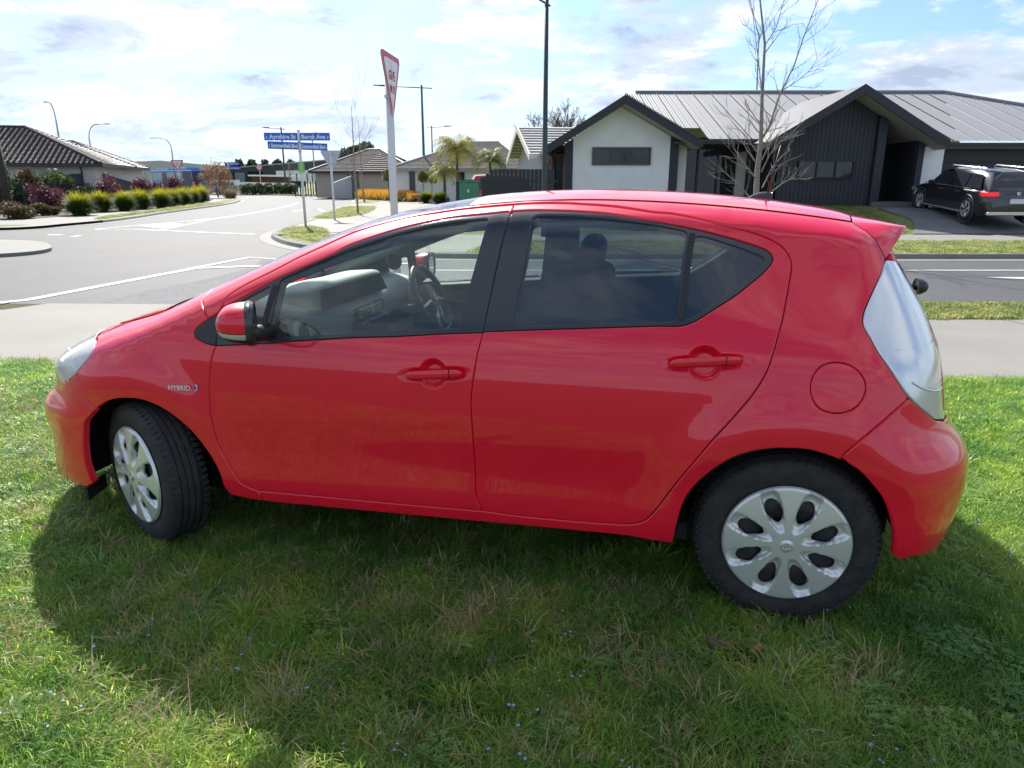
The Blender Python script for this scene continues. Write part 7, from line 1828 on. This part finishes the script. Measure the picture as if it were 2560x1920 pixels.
near = [(-3.2, .7, 0), (3.2, .7, 0), (5.2, 3.6, 0), (5.3, 5.22, 0), (3.34, 5.30, 0), (0, 5.5, 0), (-3.9, 5.87, 0), (-4.9, 5.85, 0), (-5.2, 3.6, 0)]
mid_ = [(-2.6, .7, 0), (2.6, .7, 0), (3.6, 3.0, 0), (-3.6, 3.4, 0)]
scatter('lawn_grass', near, [tuple(range(9))], cG, 620, .75, 1.3, 1, 'green lawn grass covering the foreground verge', 'grass')
scatter('clover_patch', near, [tuple(range(9))], cC, (200, 1.9, .48, .66), .8, 1.3, 2, 'clover leaves growing through the foreground lawn', 'clover')
scatter('broadleaf_weeds', near, [tuple(range(9))], cW, (70, 1.5, .42, .66), .6, 1.35, 3, 'broad-leaved weeds scattered in the foreground lawn', 'weeds')
scatter('dry_grass', near, [tuple(range(9))], cD, (520, 1.6, .55, .66), .7, 1.2, 4, 'dry straw-coloured grass patches in the foreground lawn', 'dry grass', .5)
scatter('fine_tussocks', mid_, [(0, 1, 2, 3)], cT, (26, 1.1, .45, .62), .6, 1.15, 6, 'dark fine-bladed grass tufts in the foreground lawn', 'grass')
scatter('speedwell_flowers', near, [tuple(range(9))], cB, (5, 1.2, .45, .60), .8, 1.2, 7, 'tiny pale blue flowers dotted through the lawn', 'flowers')
farp = [(-1.0, 8.42, 0), (-.2, 8.05, 0), (2.5, 7.86, 0), (15, 7.76, 0), (15, 8.84, 0), (2, 8.86, 0), (-1.0, 8.84, 0)]
scatter('lawn_grass', farp, [tuple(range(7))], cF, 170, .8, 1.2, 8, 'strip of lawn grass between the footpath and the near kerb', 'grass')
f2 = [(-1.0, 15.3, .01), (18, 15.3, .01), (18, 18.42, .01), (-.4, 18.42, .01)]
scatter('lawn_grass', f2, [(0, 1, 2, 3)], cF, 50, 1.0, 1.5, 9, 'strip of lawn grass between the far kerb and the far footpath', 'grass')
isl1 = [(-7.3, 24.0, .014), (-7.0, 22.2, .014), (-6.0, 19.8, .014), (-4.7, 17.9, .014), (-4.9, 19.3, .014), (-5.4, 21.2, .014), (-6.1, 23.5, .014), (-6.8, 24.5, .014)]
scatter('lawn_grass', isl1, [tuple(range(8))], cF, 70, 1.0, 1.6, 11, 'lawn grass on the corner island round the street name sign', 'grass')
isl2 = [(-8.2, 30.5, .014), (-9.2, 37.5, .014), (-9.9, 44, .014), (-8.5, 45, .014), (-7.5, 39, .014), (-7.0, 33.5, .014), (-7.5, 30.3, .014)]
scatter('lawn_grass', isl2, [tuple(range(7))], cF, 40, 1.2, 2.0, 12, 'lawn grass on the island round the back of the give way sign', 'grass')
rl = [(4.0, 21.0, .01), (11.5, 21.0, .01), (12.2, 24.5, .58), (12.6, 26.4, .59), (4.0, 26.4, .59), (4.0, 24.5, .58)]
scatter('lawn_grass', rl, [(0, 1, 2, 5), (5, 2, 3, 4)], cF, 40, 1.2, 2.0, 13, 'lawn grass on the slope in front of the black house', 'grass')
sl_ = [(-16.9, 29.6, .006), (-18.0, 36.8, .006), (-19.1, 43.6, .006), (-20.3, 51.5, .006), (-21.3, 50.4, .006), (-19.9, 43.2, .006), (-18.4, 35.8, .006), (-17.4, 30.4, .006)]
scatter('lawn_grass', sl_, [(0, 1, 6, 7), (1, 2, 5, 6), (2, 3, 4, 5)], cF, 30, 1.4, 2.2, 14, 'long strip of lawn grass along the kerb below the tussocks', 'grass')
# fallen leaves
for i, (u, v, s_, c, lab) in enumerate([(1790, 1625, .035, (.16, .09, .075), 'dark brown fallen leaf on the grass below the rear wheel'), (1892, 1645, .028, (.42, .22, .12), 'light orange-brown fallen leaf on the grass right of the dark leaf'), (367, 1694, .02, (.45, .42, .08), 'small yellow fallen leaf on the grass below the front wheel')]):
    q = gpt(u, v); g = random.Random(i); vs = []; n = 10
    for k in range(n): a = 2 * math.pi * k / n; vs.append((s_ * math.cos(a), s_ * .55 * math.sin(a) * (1 - .25 * math.cos(a)), .008 * math.cos(2 * a)))
    o = MB().add(vs + [(0, 0, -.006)], [(k, (k + 1) % n, n) for k in range(n)]).build('fallen_leaf', mat('leaf_%d' % i, c, .7, trans=.2)); o.location = (q[0], q[1], .035); o.rotation_euler = (R(15), R(8), i * 1.1)
    tag(o, lab, 'leaf')
